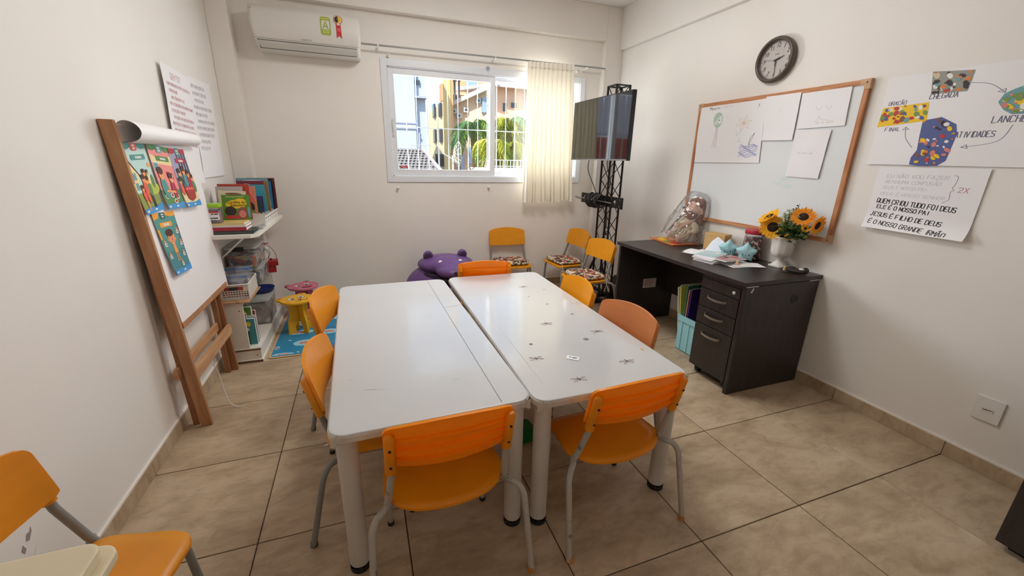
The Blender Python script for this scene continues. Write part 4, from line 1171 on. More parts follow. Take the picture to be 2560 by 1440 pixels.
for k in range(6):
    a = 2 * pi * k / 6 + 0.2; d.ribbon([(fx, fy), (fx + 0.075 * cos(a - 0.3), fy + 0.075 * sin(a - 0.3)), (fx + 0.105 * cos(a), fy + 0.12 * sin(a)), (fx + 0.075 * cos(a + 0.3), fy + 0.075 * sin(a + 0.3)), (fx, fy)], 0.004, M_YLO, o1)
d.ribbon([(fx - 0.02, fy - 0.1), (fx - 0.08, fy - 0.2), (fx - 0.1, fy - 0.12)], 0.004, M_GRN, o1); d.ribbon([(fx - 0.1, fy - 0.28), (fx - 0.02, fy - 0.3), (fx - 0.06, fy - 0.24)], 0.004, M_GRN, o1)
for k in range(9):
    y = 0.10 + k * 0.022; d.ribbon([(0.70 + t * 0.022 + 0.01 * (k % 3), y + 0.018 * sin(t * 0.8 + k)) for t in range(12)], 0.006, M_BLU, on(0.0008 + 0.0002 * k))
d.ribbon([(0.83, 0.28), (0.845, 0.40), (0.90, 0.47), (0.86, 0.36), (0.83, 0.28)], 0.005, M_PEN, o1); d.ribbon([(0.79, 0.27), (0.85, 0.25), (0.92, 0.29)], 0.005, M_BLU, o1); d.ribbon([(0.90, 0.86), (0.925, 0.885), (0.905, 0.90), (0.925, 0.915)], 0.005, M_PEN, o1)
d.build('drawing_lines', p1)
p2, on = wall_sheet('drawing_sheet', 'nearly blank sheet second from the left on the whiteboard', 'drawing', XB, -1, [(-0.722, 1.832), (-0.968, 1.829), (-0.972, 1.546), (-0.749, 1.551)], group='papers on the whiteboard', off=0.006, curl=0.004)
d = MB(); d.flat(ell(0.5, 0.66, 0.012, 0.012, 8), M_PENB, on()); d.build('drawing_lines', p2)
p3, on = wall_sheet('drawing_sheet', 'sheet with a faint pencil crown at the upper right of the whiteboard', 'drawing', XB, -1, [(-0.972, 1.829), (-1.262, 1.824), (-1.272, 1.615), (-0.984, 1.612)], group='papers on the whiteboard', curl=0.002)
d = MB(); o = on()
d.ribbon([(0.36 + 0.02 * t + 0.1 * 0, 0.56 - 0.09 * sin(pi * t / 6)) for t in range(7)], 0.008, M_PENB, o); d.ribbon([(0.56 + 0.02 * t, 0.56 - 0.09 * sin(pi * t / 6)) for t in range(7)], 0.008, M_PENB, o)
d.ribbon([(0.36, 0.16), (0.42, 0.18), (0.44, 0.3), (0.52, 0.2), (0.6, 0.19), (0.72, 0.14)], 0.008, M_PENB, o)
for u in (0.42, 0.46, 0.55, 0.63, 0.68, 0.74): d.flat(ell(u, 0.12, 0.014, 0.018, 8), M_PENB, o)
d.build('drawing_lines', p3)
p4, on = wall_sheet('drawing_sheet', 'blank upright sheet hanging below the crown drawing', 'drawing', XB, -1, [(-0.984, 1.608), (-1.203, 1.597), (-1.192, 1.314), (-0.978, 1.320)], group='papers on the whiteboard', wave=0.009)
d = MB(); scribble(d, 0.2, 0.5, 0.5, 0.03, 0.004, M_PENB, on(), 6); d.build('drawing_lines', p4)

# posters right of the whiteboard
p5, on = wall_sheet('routine_poster', 'wide white poster with pasted pictures, arrows and routine words', 'poster', RX, -1, [(-1.428, 1.838), (-2.14, 1.836), (-2.16, 1.398), (-1.428, 1.404)], wave=0.010, n=32)
def to_uv(y, z): return ((-1.428 - y) / 0.72, (z - 1.402) / 0.435)
o = on(); w5 = MB(); M_PEN2 = mat('marker_grey_blue', (106, 106, 124), rough=0.6)
def word(txt, y0, y1, z, h, mb, fn, m, w): u, v = to_uv(y0, z); u1, _ = to_uv(y1, z); lettering(mb, txt, u, v, h / 0.435, w, m, fn, u1 - u)
word('CHEGADA', -1.628, -1.735, 1.712, 0.022, w5, o, M_PEN2, 0.006)
word('LANCHE', -1.880, -1.985, 1.588, 0.026, w5, o, M_PEN2, 0.006)
word('ATIVIDADES', -1.768, -1.902, 1.530, 0.024, w5, o, M_PEN2, 0.006)
word('ORAÇÃO', -1.458, -1.535, 1.699, 0.018, w5, o, M_PEN2, 0.005)
word('FINAL', -1.472, -1.540, 1.571, 0.018, w5, o, M_PEN2, 0.005)
def arrow(pts):
    q = smooth_path([(to_uv(a, b)[0], to_uv(a, b)[1], 0) for a, b in pts], 6); w5.ribbon(q, 0.004, M_PEN2, o)
    e, p = q[-1], q[-4]; dd = (e - p).normalized(); nn = Vector((-dd.y, dd.x, 0))
    w5.ribbon([(e - dd * 0.03 + nn * 0.02), e, (e - dd * 0.03 - nn * 0.02), (e - dd * 0.03 + nn * 0.02)], 0.004, M_PEN2, o)
arrow([(-1.771, 1.767), (-1.839, 1.752), (-1.894, 1.711)]); arrow([(-1.950, 1.575), (-1.917, 1.510), (-1.801, 1.486)]); arrow([(-1.615, 1.486), (-1.576, 1.535), (-1.564, 1.588)])
w5.build('poster_lettering', p5)
def inside(poly, x, y):
    c = False
    for (x1, y1), (x2, y2) in zip(poly, poly[1:] + poly[:1]):
        if (y1 > y) != (y2 > y) and x < (x2 - x1) * (y - y1) / (y2 - y1) + x1: c = not c
    return c
def picture(name, poly, base, patches, n=46, seed=1):
    """a busy pasted collage: many small colour patches, no figures"""
    mb = MB(); rnd = random.Random(seed)
    mb.flat([to_uv(*p) for p in poly], base, on(0.0012))
    ms = [p[5] for p in patches]; ys = [p[0] for p in poly]; zs = [p[1] for p in poly]; i = 0
    while i < n:
        y, z = rnd.uniform(min(ys), max(ys)), rnd.uniform(min(zs), max(zs)); r = rnd.uniform(0.004, 0.013); r2 = r * rnd.uniform(0.5, 1.4)
        if not all(inside(poly, y + a, z + b) for a, b in ((r, 0), (-r, 0), (0, r2), (0, -r2))):
            i += 0.2; continue
        u, v = to_uv(y, z); mb.flat(ell(u, v, r / 0.72, r2 / 0.435, 9, rnd.uniform(0, 0.6)), rnd.choice(ms), on(0.0016 + 0.00002 * i)); i += 1
    mb.build(name, p5)
def flatc(n, c): return mat('print_' + n, c, rough=0.5)
c_gr, c_or, c_tl, c_be, c_dk, c_br, c_ye, c_bl, c_rd, c_wh, c_gn, c_pk = flatc('grey', (150, 148, 140)), flatc('orange', (214, 130, 66)), flatc('teal', (110, 160, 166)), flatc('beige', (206, 190, 160)), flatc('dark', (58, 46, 50)), flatc('brown', (140, 84, 66)), flatc('yellow', (222, 180, 70)), flatc('blue', (86, 98, 150)), flatc('red', (190, 62, 62)), flatc('white', (230, 228, 222)), flatc('green', (120, 150, 80)), flatc('pink', (214, 130, 120))
picture('pasted_picture', [(-1.612, 1.838), (-1.772, 1.820), (-1.766, 1.732), (-1.630, 1.734)], c_gr, [(-1.65, 1.80, 0.03, 0.018, 0, c_tl), (-1.66, 1.765, 0.016, 0.025, 0, c_be), (-1.74, 1.768, 0.022, 0.024, 0, c_or), (-1.70, 1.775, 0.010, 0.03, 0.3, c_wh), (-1.645, 1.742, 0.008, 0.012, 0, c_rd)] + [(-1.71 - 0.018 * k, 1.805, 0.004, 0.016, 0.1, c_dk) for k in range(3)])
picture('pasted_picture', [(-1.437, 1.690), (-1.632, 1.699), (-1.644, 1.613), (-1.431, 1.594)], c_ye, [(-1.47, 1.675, 0.03, 0.012, 0, c_tl), (-1.55, 1.685, 0.022, 0.010, 0, c_wh), (-1.61, 1.655, 0.022, 0.030, 0.2, c_be), (-1.46, 1.62, 0.018, 0.018, 0, c_br), (-1.50, 1.64, 0.012, 0.024, 0, c_gn), (-1.53, 1.628, 0.012, 0.02, 0, c_rd), (-1.56, 1.635, 0.010, 0.018, 0, c_bl), (-1.635, 1.63, 0.008, 0.02, 0, c_br), (-1.48, 1.605, 0.03, 0.006, 0, c_rd)])
picture('pasted_picture', [(-1.628, 1.615), (-1.70, 1.626), (-1.762, 1.590), (-1.775, 1.545), (-1.768, 1.48), (-1.762, 1.425), (-1.735, 1.402), (-1.66, 1.398), (-1.622, 1.405), (-1.622, 1.44), (-1.638, 1.475), (-1.632, 1.54)], c_bl, [(-1.652, 1.585, 0.020, 0.026, 0, c_pk), (-1.735, 1.610, 0.026, 0.016, -0.4, c_br), (-1.665, 1.535, 0.022, 0.024, 0, c_dk), (-1.68, 1.50, 0.026, 0.022, 0, c_rd), (-1.735, 1.52, 0.024, 0.026, 0, c_or), (-1.745, 1.475, 0.018, 0.028, 0, c_ye), (-1.72, 1.44, 0.026, 0.018, 0, c_pk), (-1.655, 1.425, 0.024, 0.014, 0, c_br), (-1.69, 1.468, 0.018, 0.01, 0, c_wh)])
picture('pasted_picture', [(-1.881, 1.673), (-1.893, 1.706), (-1.922, 1.722), (-1.955, 1.735), (-2.01, 1.72), (-2.02, 1.66), (-1.975, 1.618), (-1.936, 1.619), (-1.905, 1.64)], c_tl, [(-1.905, 1.675, 0.018, 0.016, 0.2, c_wh), (-1.955, 1.70, 0.030, 0.020, -0.2, c_pk), (-1.945, 1.640, 0.022, 0.014, 0, c_gn), (-1.945, 1.640, 0.013, 0.007, 0, c_ye)])
p6, on6 = wall_sheet('song_lyrics_sheet', 'white sheet of handwritten song lines below the routine poster', 'poster', RX, -1, [(-1.492, 1.390), (-1.936, 1.390), (-1.934, 1.060), (-1.496, 1.068)], wave=0.006, curl=0.030, n=48)
o = on6(); L6 = MB(); M_FAINT = mat('marker_faded', (198, 198, 206), rough=0.6); M_MK = mat('marker_black', (34, 32, 36), rough=0.5); M_MKR = mat('marker_faded_red', (186, 126, 134), rough=0.6)
for (t, u, v, wd, h, mm, lw, sl) in (('EU NÃO VOU FAZER', 0.11, 0.835, 0.58, 0.052, M_FAINT, 0.007, 0.0), ('NENHUMA CONFUSÃO', 0.11, 0.745, 0.53, 0.05, M_FAINT, 0.006, 0.0), ('DEUS É NOSSO PAI', 0.10, 0.655, 0.42, 0.046, M_FAINT, 0.005, 0.0), ('DEUS É NOSSO SENHOR', 0.09, 0.555, 0.62, 0.046, M_FAINT, 0.005, -0.02),
                          ('QUEM CRIOU TUDO FOI DEUS', 0.075, 0.425, 0.76, 0.070, M_MK, 0.0095, -0.06), ('ELE É O NOSSO PAI', 0.09, 0.335, 0.52, 0.058, M_MK, 0.0095, -0.06), ('JESUS É FILHO DE DEUS', 0.045, 0.205, 0.71, 0.066, M_MK, 0.0095, -0.07), ('É O NOSSO GRANDE IRMÃO', 0.05, 0.080, 0.78, 0.064, M_MK, 0.0095, -0.09)):
    lettering(L6, t, u, v, h, lw, mm, o, wd, sl)
L6.ribbon(smooth_path([(0.735, 0.90, 0), (0.765, 0.88, 0), (0.76, 0.78, 0), (0.745, 0.72, 0), (0.765, 0.69, 0), (0.74, 0.66, 0), (0.745, 0.56, 0), (0.70, 0.50, 0)], 5), 0.005, M_PEN2, o)
lettering(L6, '2X', 0.795, 0.665, 0.07, 0.007, M_MKR, o, 0.085)
L6.build('handwriting', p6)

# sheets on the left wall
M_PINKINK = mat('ink_pinkish_red', (176, 110, 116), rough=0.6); M_GREYINK = mat('ink_grey_violet', (140, 132, 142), rough=0.6)
q1, on = wall_sheet('question_sheet', 'long sheet of reddish handwriting on the left wall behind the easel', 'poster', LX, 1, [(-0.045, 1.848), (0.360, 1.836), (0.286, 1.195), (-0.09, 1.22)], wave=0.012, curl=0.006, n=32, off=0.012)
o = on(); d = MB()
lettering(d, 'QUEM FOI?', 0.25, 0.895, 0.05, 0.006, M_PINKINK, o, 0.36)
for k in range(15):
    scribble(d, 0.10 + 0.04 * (k % 3), 0.835 - 0.055 * k, (0.82, 0.25, 0.45, 0.85, 0.5, 0.75, 0.8, 0.82, 0.62, 0.85, 0.35, 0.5, 0.4, 0.6, 0.3)[k], 0.026, 0.005, M_PINKINK, o, k + 20)
d.build('handwriting', q1)
q2, on = wall_sheet('verse_sheet', 'long sheet of grey handwriting on the left wall beside the pillar', 'poster', LX, 1, [(0.385, 1.850), (0.820, 1.856), (0.800, 1.225), (0.330, 1.225)], wave=0.010, n=32)
o = on(); d = MB()
for k in range(10):
    scribble(d, 0.08 + 0.04 * (k % 3), 0.90 - 0.068 * k, (0.62, 0.6, 0.4, 0.78, 0.5, 0.75, 0.8, 0.72, 0.45, 0.4)[k], 0.032, 0.005, M_GREYINK, o, k + 50)
d.build('handwriting', q2)

# wall outlet with a blank face
ot = thing('wall_outlet', 'white square wall outlet plate low on the right wall', 'outlet', (RX, -2.208, 0.315))
MB().prism(rrect(0.098, 0.118, 0.006, 3), 0.0005, 0.009, M_PLASTW, lambda u, v, h: (-h, u, v)).build('cover_plate', ot, bevel=0.002)
MB().prism(rrect(0.040, 0.020, 0.003, 3), 0.009, 0.011, M_PLASTW, lambda u, v, h: (-h, u, v)).build('socket_insert', ot)
os_ = MB()
for k in range(4): os_.cyl((-0.0108, -0.012 + k * 0.008, 0.001), (-0.0116, -0.012 + k * 0.008, 0.001), 0.0022, M_DARK, 8)
os_.ribbon([(-0.02, 0.004), (0.016, -0.006)], 0.002, M_DARK, lambda u, v: (-0.0117, u, v)); os_.build('socket_holes', ot)
# ------------------------------------------------------------------ television on a black truss stand
M_BLKP = mat('black_gloss_plastic', (16, 15, 16), rough=0.25, spec=0.5)
M_SCREEN = mat('tv_screen', (10, 10, 12), rough=0.05, spec=0.6, coat=0.12)
M_BLKM = mat('black_powder_coat', (18, 17, 18), rough=0.45, spec=0.4)
tv = thing('television', 'flat screen television reflecting the window, on the truss stand', 'television', (2.510, 0.410, 1.398), radians(1.2))
MB().box(0.0, 0.035, -0.461, 0.461, 0.0, 0.53, M_BLKP).build('housing', tv, bevel=0.004)
MB().box(-0.002, 0.004, -0.452, 0.452, 0.014, 0.522, M_SCREEN).build('screen', tv)
MB().box(0.035, 0.075, -0.22, 0.22, 0.06, 0.36, M_BLKP).build('back_cover', tv, bevel=0.012)
bz = MB(); bz.box(-0.004, 0.0, -0.458, 0.458, 0.0, 0.012, mat('tv_silver_strip', (120, 120, 124), rough=0.3, metal=0.6)); bz.build('lower_bezel', tv)
ts = thing('truss_stand', 'black lattice truss stand carrying the television', 'stand', (2.760, 0.520, 0))
hs = 0.070
for sx in (-1, 1):
    for sy in (-1, 1):
        MB().cyl((sx * hs, sy * hs, 0.03), (sx * hs, sy * hs, 2.05), 0.0105, M_BLKM, 10).build('truss_chord', ts)
zs = [0.06 + 0.166 * k for k in range(13)]
for (a, b) in (((-1, -1), (1, -1)), ((-1, 1), (1, 1)), ((-1, -1), (-1, 1)), ((1, -1), (1, 1))):
    pts = [((a[0] if k % 2 else b[0]) * hs, (a[1] if k % 2 else b[1]) * hs, z) for k, z in enumerate(zs)]
    mb = MB()
    for p, q in zip(pts[:-1], pts[1:]): mb.cyl(p, q, 0.0038, M_BLKM, 6)
    mb.build('truss_lacing', ts)
tp = MB()
for (a, b) in (((-1, -1), (1, -1)), ((-1, 1), (1, 1)), ((-1, -1), (-1, 1)), ((1, -1), (1, 1))): tp.bar((a[0] * hs, a[1] * hs, 2.045), (b[0] * hs, b[1] * hs, 2.045), 0.022, 0.010, M_BLKM)
tp.bar((-hs, -hs, 2.043), (hs, hs, 2.043), 0.02, 0.006, M_BLKM); tp.build('top_plate', ts)
bs = MB()
bs.box(-0.14, 0.36, -0.105, -0.065, 0.0, 0.03, M_BLKM); bs.box(-0.14, 0.36, 0.065, 0.105, 0.0, 0.03, M_BLKM); bs.box(-0.10, -0.06, -0.33, 0.33, 0.03, 0.055, M_BLKM); bs.box(0.06, 0.10, -0.33, 0.33, 0.03, 0.055, M_BLKM)
bs.build('base_frame', ts, bevel=0.004)
for sy in (-1, 1): MB().bar((-0.08, sy * 0.28, 0.05), (-hs, sy * hs, 0.42), 0.016, 0.016, M_BLKM).build('base_brace', ts)
MB().box(-0.168, -0.085, -0.16, -0.06, 1.50, 1.80, M_BLKM).build('tv_mount', ts, bevel=0.004)
MB().box(-0.085, -0.068, -0.10, 0.10, 1.55, 1.75, M_BLKM).build('mount_plate', ts)
# punched shelf bracket with a rod and a bundle of black cable
pk = thing('mounting_rail', 'black punched metal rail fixed across the truss stand', 'rail', (2.668, 0.540, 0.979), radians(1.1))
pm = MB()
holes = [(-0.30, 0.0475), (0.16, 0.0475), (0.26, 0.0475)]
poly_y = [-0.35, 0.35]
def punched(mb, y0, y1, z0, z1, hs_, m):
    """plate with round holes, built from strips around each hole"""
    cuts = sorted(hs_); y = y0
    for (hy, hz, r) in cuts:
        if hy - 0.04 > y: mb.box(-0.002, 0.002, y, hy - 0.04, z0, z1, m)
        n = 20; ring = [(hy + r * cos(2 * pi * k / n), hz + r * sin(2 * pi * k / n)) for k in range(n)]
        sq = []
        for k in range(n):
            c, s = cos(2 * pi * k / n), sin(2 * pi * k / n); t = min(0.04 / max(abs(c), 1e-6), ((z1 - z0) / 2) / max(abs(s), 1e-6))
            sq.append((hy + c * t, (z0 + z1) / 2 + s * t))
        for X in (-0.002, 0.002):
            vs = [(X, *p) for p in ring] + [(X, *p) for p in sq]
            mb.add(vs, [(k, (k + 1) % n, n + (k + 1) % n, n + k) for k in range(n)], m)
        mb.add([(-0.002, *p) for p in ring] + [(0.002, *p) for p in ring], [(k, (k + 1) % n, n + (k + 1) % n, n + k) for k in range(n)], m)
        y = hy + 0.04
    mb.box(-0.002, 0.002, y, y1, z0, z1, m)
punched(pm, -0.35, 0.35, 0.0, 0.095, [(-0.25, 0.05, 0.020), (0.19, 0.05, 0.026), (0.275, 0.05, 0.026)], M_BLKM)
pm.box(-0.002, 0.02, -0.352, -0.348, -0.004, 0.099, M_BLKM); pm.box(-0.002, 0.02, -0.35, 0.35, 0.092, 0.097, M_BLKM)
pm.build('punched_plate', pk)
M_STEEL = mat('steel_rod', (150, 148, 146), rough=0.3, metal=0.7)
MB().tube(smooth_path([(-0.002, 0.36, 0.03), (-0.03, 0.40, 0.04), (-0.05, 0.385, 0.055), (-0.045, 0.30, 0.052), (-0.045, -0.26, 0.045)], 5), 0.0055, M_STEEL, 8).build('rod', pk)
for (y, z) in ((-0.33, 0.08), (-0.33, 0.02), (0.33, 0.08), (0.33, 0.02), (-0.2, 0.015), (-0.2, 0.08)):
    MB().cyl((-0.0021, y, z), (-0.004, y, z), 0.005, M_STEEL, 8).build('bolt', pk)
M_CABLE = mat('black_cable', (26, 25, 28), rough=0.4)
cb = thing('cable_bundle', 'coil of black cable tied to the punched rail', 'cable', (2.600, 0.52, 1.03))
rnd = random.Random(12)
for k in range(16):
    y = -0.11 + 0.014 * k + rnd.uniform(-0.01, 0.01); r1, r2 = 0.045 + rnd.uniform(-0.008, 0.012), 0.055 + rnd.uniform(-0.012, 0.016)
    MB().tube([(r1 * cos(a) , y + 0.02 * sin(a * 2 + k), r2 * sin(a) + rnd.uniform(-0.002, 0.002)) for a in [2 * pi * i / 16 for i in range(16)]], 0.0058, M_CABLE, 6, closed=True).build('cable_loop', cb)
pg = thing('hanging_plug', 'black plug dangling on its cable inside the truss', 'plug', (2.725, 0.49, 0.70))
MB().tube(smooth_path([(0, 0, 0.03), (0.01, 0.0, 0.15), (-0.01, 0.01, 0.30)], 5), 0.0032, M_CABLE, 6).build('cable', pg)
MB().lathe([(0.0, 0.035), (0.008, 0.034), (0.009, 0.018), (0.022, 0.004), (0.022, -0.006), (0.0, -0.007)], M_BLKP, seg=14).build('plug_body', pg)
for (i, (dx, pts)) in enumerate((('a', [(2.56, 0.30, 1.40), (2.60, 0.34, 1.32), (2.68, 0.40, 1.20), (2.67, 0.44, 1.08)]), ('b', [(2.56, 0.62, 1.40), (2.585, 0.66, 1.30), (2.64, 0.64, 1.17), (2.66, 0.60, 1.08)]))):
    tag(MB().tube(smooth_path(pts, 6), 0.0036, M_CABLE, 6).build('tv_cable'), ('black cable curving down from the right end of the television', 'black cable curving down from the left end of the television')[i], 'cable')
# dark bag and grey straps at the stand's foot
M_BAG = mat('black_bag_cloth', (20, 19, 21), rough=0.7, bump=0.3, bump_scale=30)
bag = thing('equipment_bag', 'soft black bag on the floor behind the truss stand', 'bag', (2.98, 0.50, 0.032))
blob_mesh('bag_body', [((0, 0, 0.09), (0.11, 0.16, 0.09)), ((0.02, 0.05, 0.15), (0.08, 0.10, 0.06)), ((-0.05, -0.06, 0.08), (0.08, 0.09, 0.07))], M_BAG, 0.016, bag)
M_STRAP = mat('grey_strap', (120, 120, 118), rough=0.6)
for k in range(3): MB().tube(smooth_path([(-0.10 + 0.02 * k, -0.10, 0.10), (-0.15, -0.12 - 0.03 * k, 0.16), (-0.16 + 0.04 * k, -0.20, 0.10), (-0.10 + 0.05 * k, -0.24, 0.012)], 5), 0.008, M_STRAP, 6).build('strap', bag)

# ------------------------------------------------------------------ desk with drawer pedestal
def desk_wood(name, st):
    return mat(name, (50, 42, 40), rough=0.33, spec=0.5, noise_amt=0.25, noise_scale=9, rgb2=(38, 32, 31), stretch=st, detail=6, bump=0.02, bump_scale=90)
M_DESKH = desk_wood('desk_dark_wood', (8, 1, 8)); M_DESKV = desk_wood('desk_dark_wood_upright', (8, 8, 1))
DX0, DX1, DY0, DY1, DZ = 2.502, RX - 0.002, -1.352, -0.060, 0.738
dk = thing('office_desk', 'dark brown wooden office desk under the whiteboard', 'desk', (0, 0, 0))
MB().box(DX0, DX1, DY0, DY1, DZ - 0.026, DZ, M_DESKH).build('desk_top', dk, bevel=0.002)
MB().box(DX0 + 0.022, DX1 - 0.012, DY0 + 0.008, DY0 + 0.034, 0.0, DZ - 0.032, M_DESKV).build('side_panel', dk, bevel=0.0015)
MB().box(DX0 + 0.022, DX1 - 0.012, DY1 - 0.034, DY1 - 0.008, 0.0, DZ - 0.032, M_DESKV).build('side_panel', dk, bevel=0.0015)
MB().box(DX1 - 0.10, DX1 - 0.082, DY0 + 0.034, DY1 - 0.034, 0.26, DZ - 0.032, M_DESKH).build('modesty_panel', dk)
M_SILV = mat('silver_spacer', (206, 204, 200), rough=0.35, metal=0.2)
for (x0, x1, y) in ((DX0 + 0.024, DX0 + 0.115, DY0 + 0.0055), (DX1 - 0.10, DX1 - 0.015, DY0 + 0.0055)):
    MB().box(x0, x1, y, y + 0.02, DZ - 0.033, DZ - 0.0255, M_SILV).build('spacer', dk)
for y in (DY1 - 0.02,): MB().box(DX0 + 0.024, DX0 + 0.11, y - 0.016, y + 0.012, DZ - 0.033, DZ - 0.0255, M_SILV).build('spacer', dk)
gm = MB().lathe([(0.029, 0.001), (0.029, -0.002), (0.024, -0.003), (0.022, 0.001)], M_DESKV, (2.945, DY0 + 0.0075, 0.600), 20, 'y'); gm.build('cable_grommet', dk)
MB().lathe([(0.022, -0.0006), (0.0, -0.0007)], M_BLACK, (2.945, DY0 + 0.0075, 0.600), 20, 'y').build('grommet_hole', dk)
MB().add([(2.562, DY0 + 0.0072, 0.672), (2.574, DY0 + 0.0072, 0.668), (2.588, DY0 + 0.0072, 0.694), (2.578, DY0 + 0.0072, 0.700)], [(0, 1, 2, 3)], M_SILV).build('sticker', dk)
for (x, y) in ((2.56, DY0 + 0.02), (3.10, DY0 + 0.02), (2.56, DY1 - 0.02), (3.12, DY1 - 0.02)): pass
lb = MB(); lb.box(2.795, 2.935, DY1 - 0.0358, DY1 - 0.0345, 0.305, 0.39, mat('label_paper', (206, 196, 192), rough=0.7))
lo = lb.build('property_label', dk)
lt_ = MB()
for k, (zz, w) in enumerate(((0.372, 0.09), (0.356, 0.11), (0.340, 0.10), (0.324, 0.07))): scribble(lt_, 0, 0, w, 0.008, 0.0022, mat('label_ink', (176, 96, 110), rough=0.7), (lambda zz: lambda u, v: (2.81 + u, DY1 - 0.0362, zz + v))(zz), k + 80)
lt_.build('label_print', lo)

pd = thing('drawer_pedestal', 'dark rolling drawer pedestal under the right end of the desk', 'drawer unit', (0, 0, 0))
PY0, PY1, PX0 = -1.306, -1.004, 2.548
MB().box(PX0 + 0.004, 3.0, PY0, PY1, 0.062, 0.690, M_DESKV).build('body', pd)
MB().box(PX0 - 0.014, 3.0, PY0 - 0.002, PY1 + 0.002, 0.684, 0.706, M_DESKH).build('top_board', pd, bevel=0.001)
M_HAND = mat('handle_satin_metal', (168, 160, 150), rough=0.3, metal=0.8)
for (z0, z1, hd_) in ((0.616, 0.680, 0), (0.494, 0.611, 1), (0.376, 0.489, 1), (0.062, 0.371, 2)):
    d = MB().box(PX0 - 0.014, PX0 + 0.004, PY0 + 0.002, PY1 - 0.002, z0, z1, M_DESKV).build('drawer_front', pd, bevel=0.0012)
    if hd_:
        zh = z1 - (0.040 if hd_ == 1 else 0.052)
        yc = (PY0 + PY1) / 2 + 0.006
        pts = smooth_path([(PX0 - 0.014, yc - 0.072, zh), (PX0 - 0.030, yc - 0.060, zh - 0.004), (PX0 - 0.037, yc, zh - 0.008), (PX0 - 0.030, yc + 0.060, zh - 0.004), (PX0 - 0.014, yc + 0.072, zh)], 6)
        mb = MB()
        for p, q in zip(pts[:-1], pts[1:]): mb.bar(p, q, 0.006, 0.013, M_HAND)
        mb.build('handle', d)
    else:
        MB().lathe([(0.011, 0.0), (0.011, -0.003), (0.008, -0.005), (0.0, -0.005)], M_SILV, (PX0 - 0.014, PY0 + 0.045, 0.648), 16, 'x').build('lock', d)
for (x, y) in ((2.59, PY0 + 0.04), (2.59, PY1 - 0.04), (2.95, PY0 + 0.04), (2.95, PY1 - 0.04)):
    c = MB().lathe([(0.022, -0.016), (0.027, -0.010), (0.027, 0.010), (0.022, 0.016)], M_BLKP, (x, y, 0.027), 16, 'y'); c.box(x - 0.018, x + 0.018, y - 0.020, y + 0.020, 0.036, 0.062, M_BLKP); c.build('caster', pd)

# crate of folders beside the pedestal
M_AQUA = mat('aqua_plastic', (150, 206, 214), rough=0.4, spec=0.45)
cr = thing('file_crate', 'aqua plastic file crate under the desk beside the drawers', 'crate', (2.835, -0.790, 0))
def crate_wall(mb, x0, x1, y0, y1, z0, z1, t, m, ts_=0.0):
    mb.box(x0, x1, y0, y0 + t, z0, z1, m); mb.box(x0, x1, y1 - t, y1, z0, z1, m); mb.box(x0, x0 + t, y0 + t, y1 - t, z0, z1, m); mb.box(x1 - t, x1, y0 + t, y1 - t, z0, z1, m); mb.box(x0, x1, y0, y1, z0, z0 + t, m)
mb = MB(); crate_wall(mb, -0.13, 0.13, -0.11, 0.11, 0, 0.275, 0.004, M_AQUA); mb.build('crate_body', cr)
mb = MB()
for (a, b, c, d) in ((-0.138, 0.138, -0.118, -0.11), (-0.138, 0.138, 0.11, 0.118), (-0.138, -0.13, -0.11, 0.11), (0.13, 0.138, -0.11, 0.11)): mb.box(a, b, c, d, 0.235, 0.28, M_AQUA)
mb.build('crate_rim', cr, bevel=0.002)
for y in (-0.07, 0.0, 0.07): MB().box(-0.134, -0.13, y - 0.006, y + 0.006, 0.004, 0.235, M_AQUA).build('crate_rib', cr)
for i, (y, m, h, tilt, lab) in enumerate(((0.050, mat('folder_purple', (74, 40, 128), rough=0.45), 0.215, 0.02, 'purple folder standing in the aqua crate'), (0.064, mat('folder_salmon', (210, 150, 130), rough=0.5), 0.20, 0.0, 'salmon folder standing in the aqua crate'), (0.076, mat('folder_green', (80, 130, 104), rough=0.5), 0.23, -0.02, 'dark green folder standing in the aqua crate'), (0.086, mat('folder_yellow', (216, 214, 110), rough=0.5), 0.22, -0.14, 'yellow-green folder leaning in the aqua crate'), (0.096, mat('folder_white', (216, 214, 210), rough=0.5), 0.20, -0.18, 'white folder leaning at the far side of the aqua crate'))):
    fo = thing('paper_folder', lab, 'folder', (2.835, -0.790 + y, 0.006), 0, 'folders in the aqua crate')
    fo.rotation_euler = (tilt, 0, 0)
    MB().box(-0.118, 0.118, -0.004, 0.004, 0, 0.275 + h, m).build('folder_cover', fo, bevel=0.001)
    MB().box(-0.112, 0.112, -0.002, 0.002, 0.01, 0.279 + h, M_PAPER).build('folder_pages', fo)
# ------------------------------------------------------------------ things on the desk
DT = DZ + 0.0006
# puzzle board under the doll
M_PZ = mat('puzzle_board_orange', (196, 116, 60), rough=0.5)
pz = thing('puzzle_board', 'flat orange wooden picture board under the bagged doll', 'board', (2.985, -0.185, DT), radians(-6))
MB().box(-0.125, 0.135, -0.175, 0.175, 0, 0.010, M_PZ).build('board_base', pz, bevel=0.002)
for (x, y, rx, ry, m) in ((-0.07, 0.06, 0.03, 0.06, c_ye), (-0.08, -0.03, 0.025, 0.035, c_gn), (-0.05, -0.11, 0.04, 0.045, c_rd), (0.02, 0.0, 0.05, 0.10, c_or), (-0.02, 0.12, 0.03, 0.03, c_ye)):
    MB().prism(ell(x, y, rx, ry, 16), 0.010, 0.0125, m).build('picture_piece', pz)
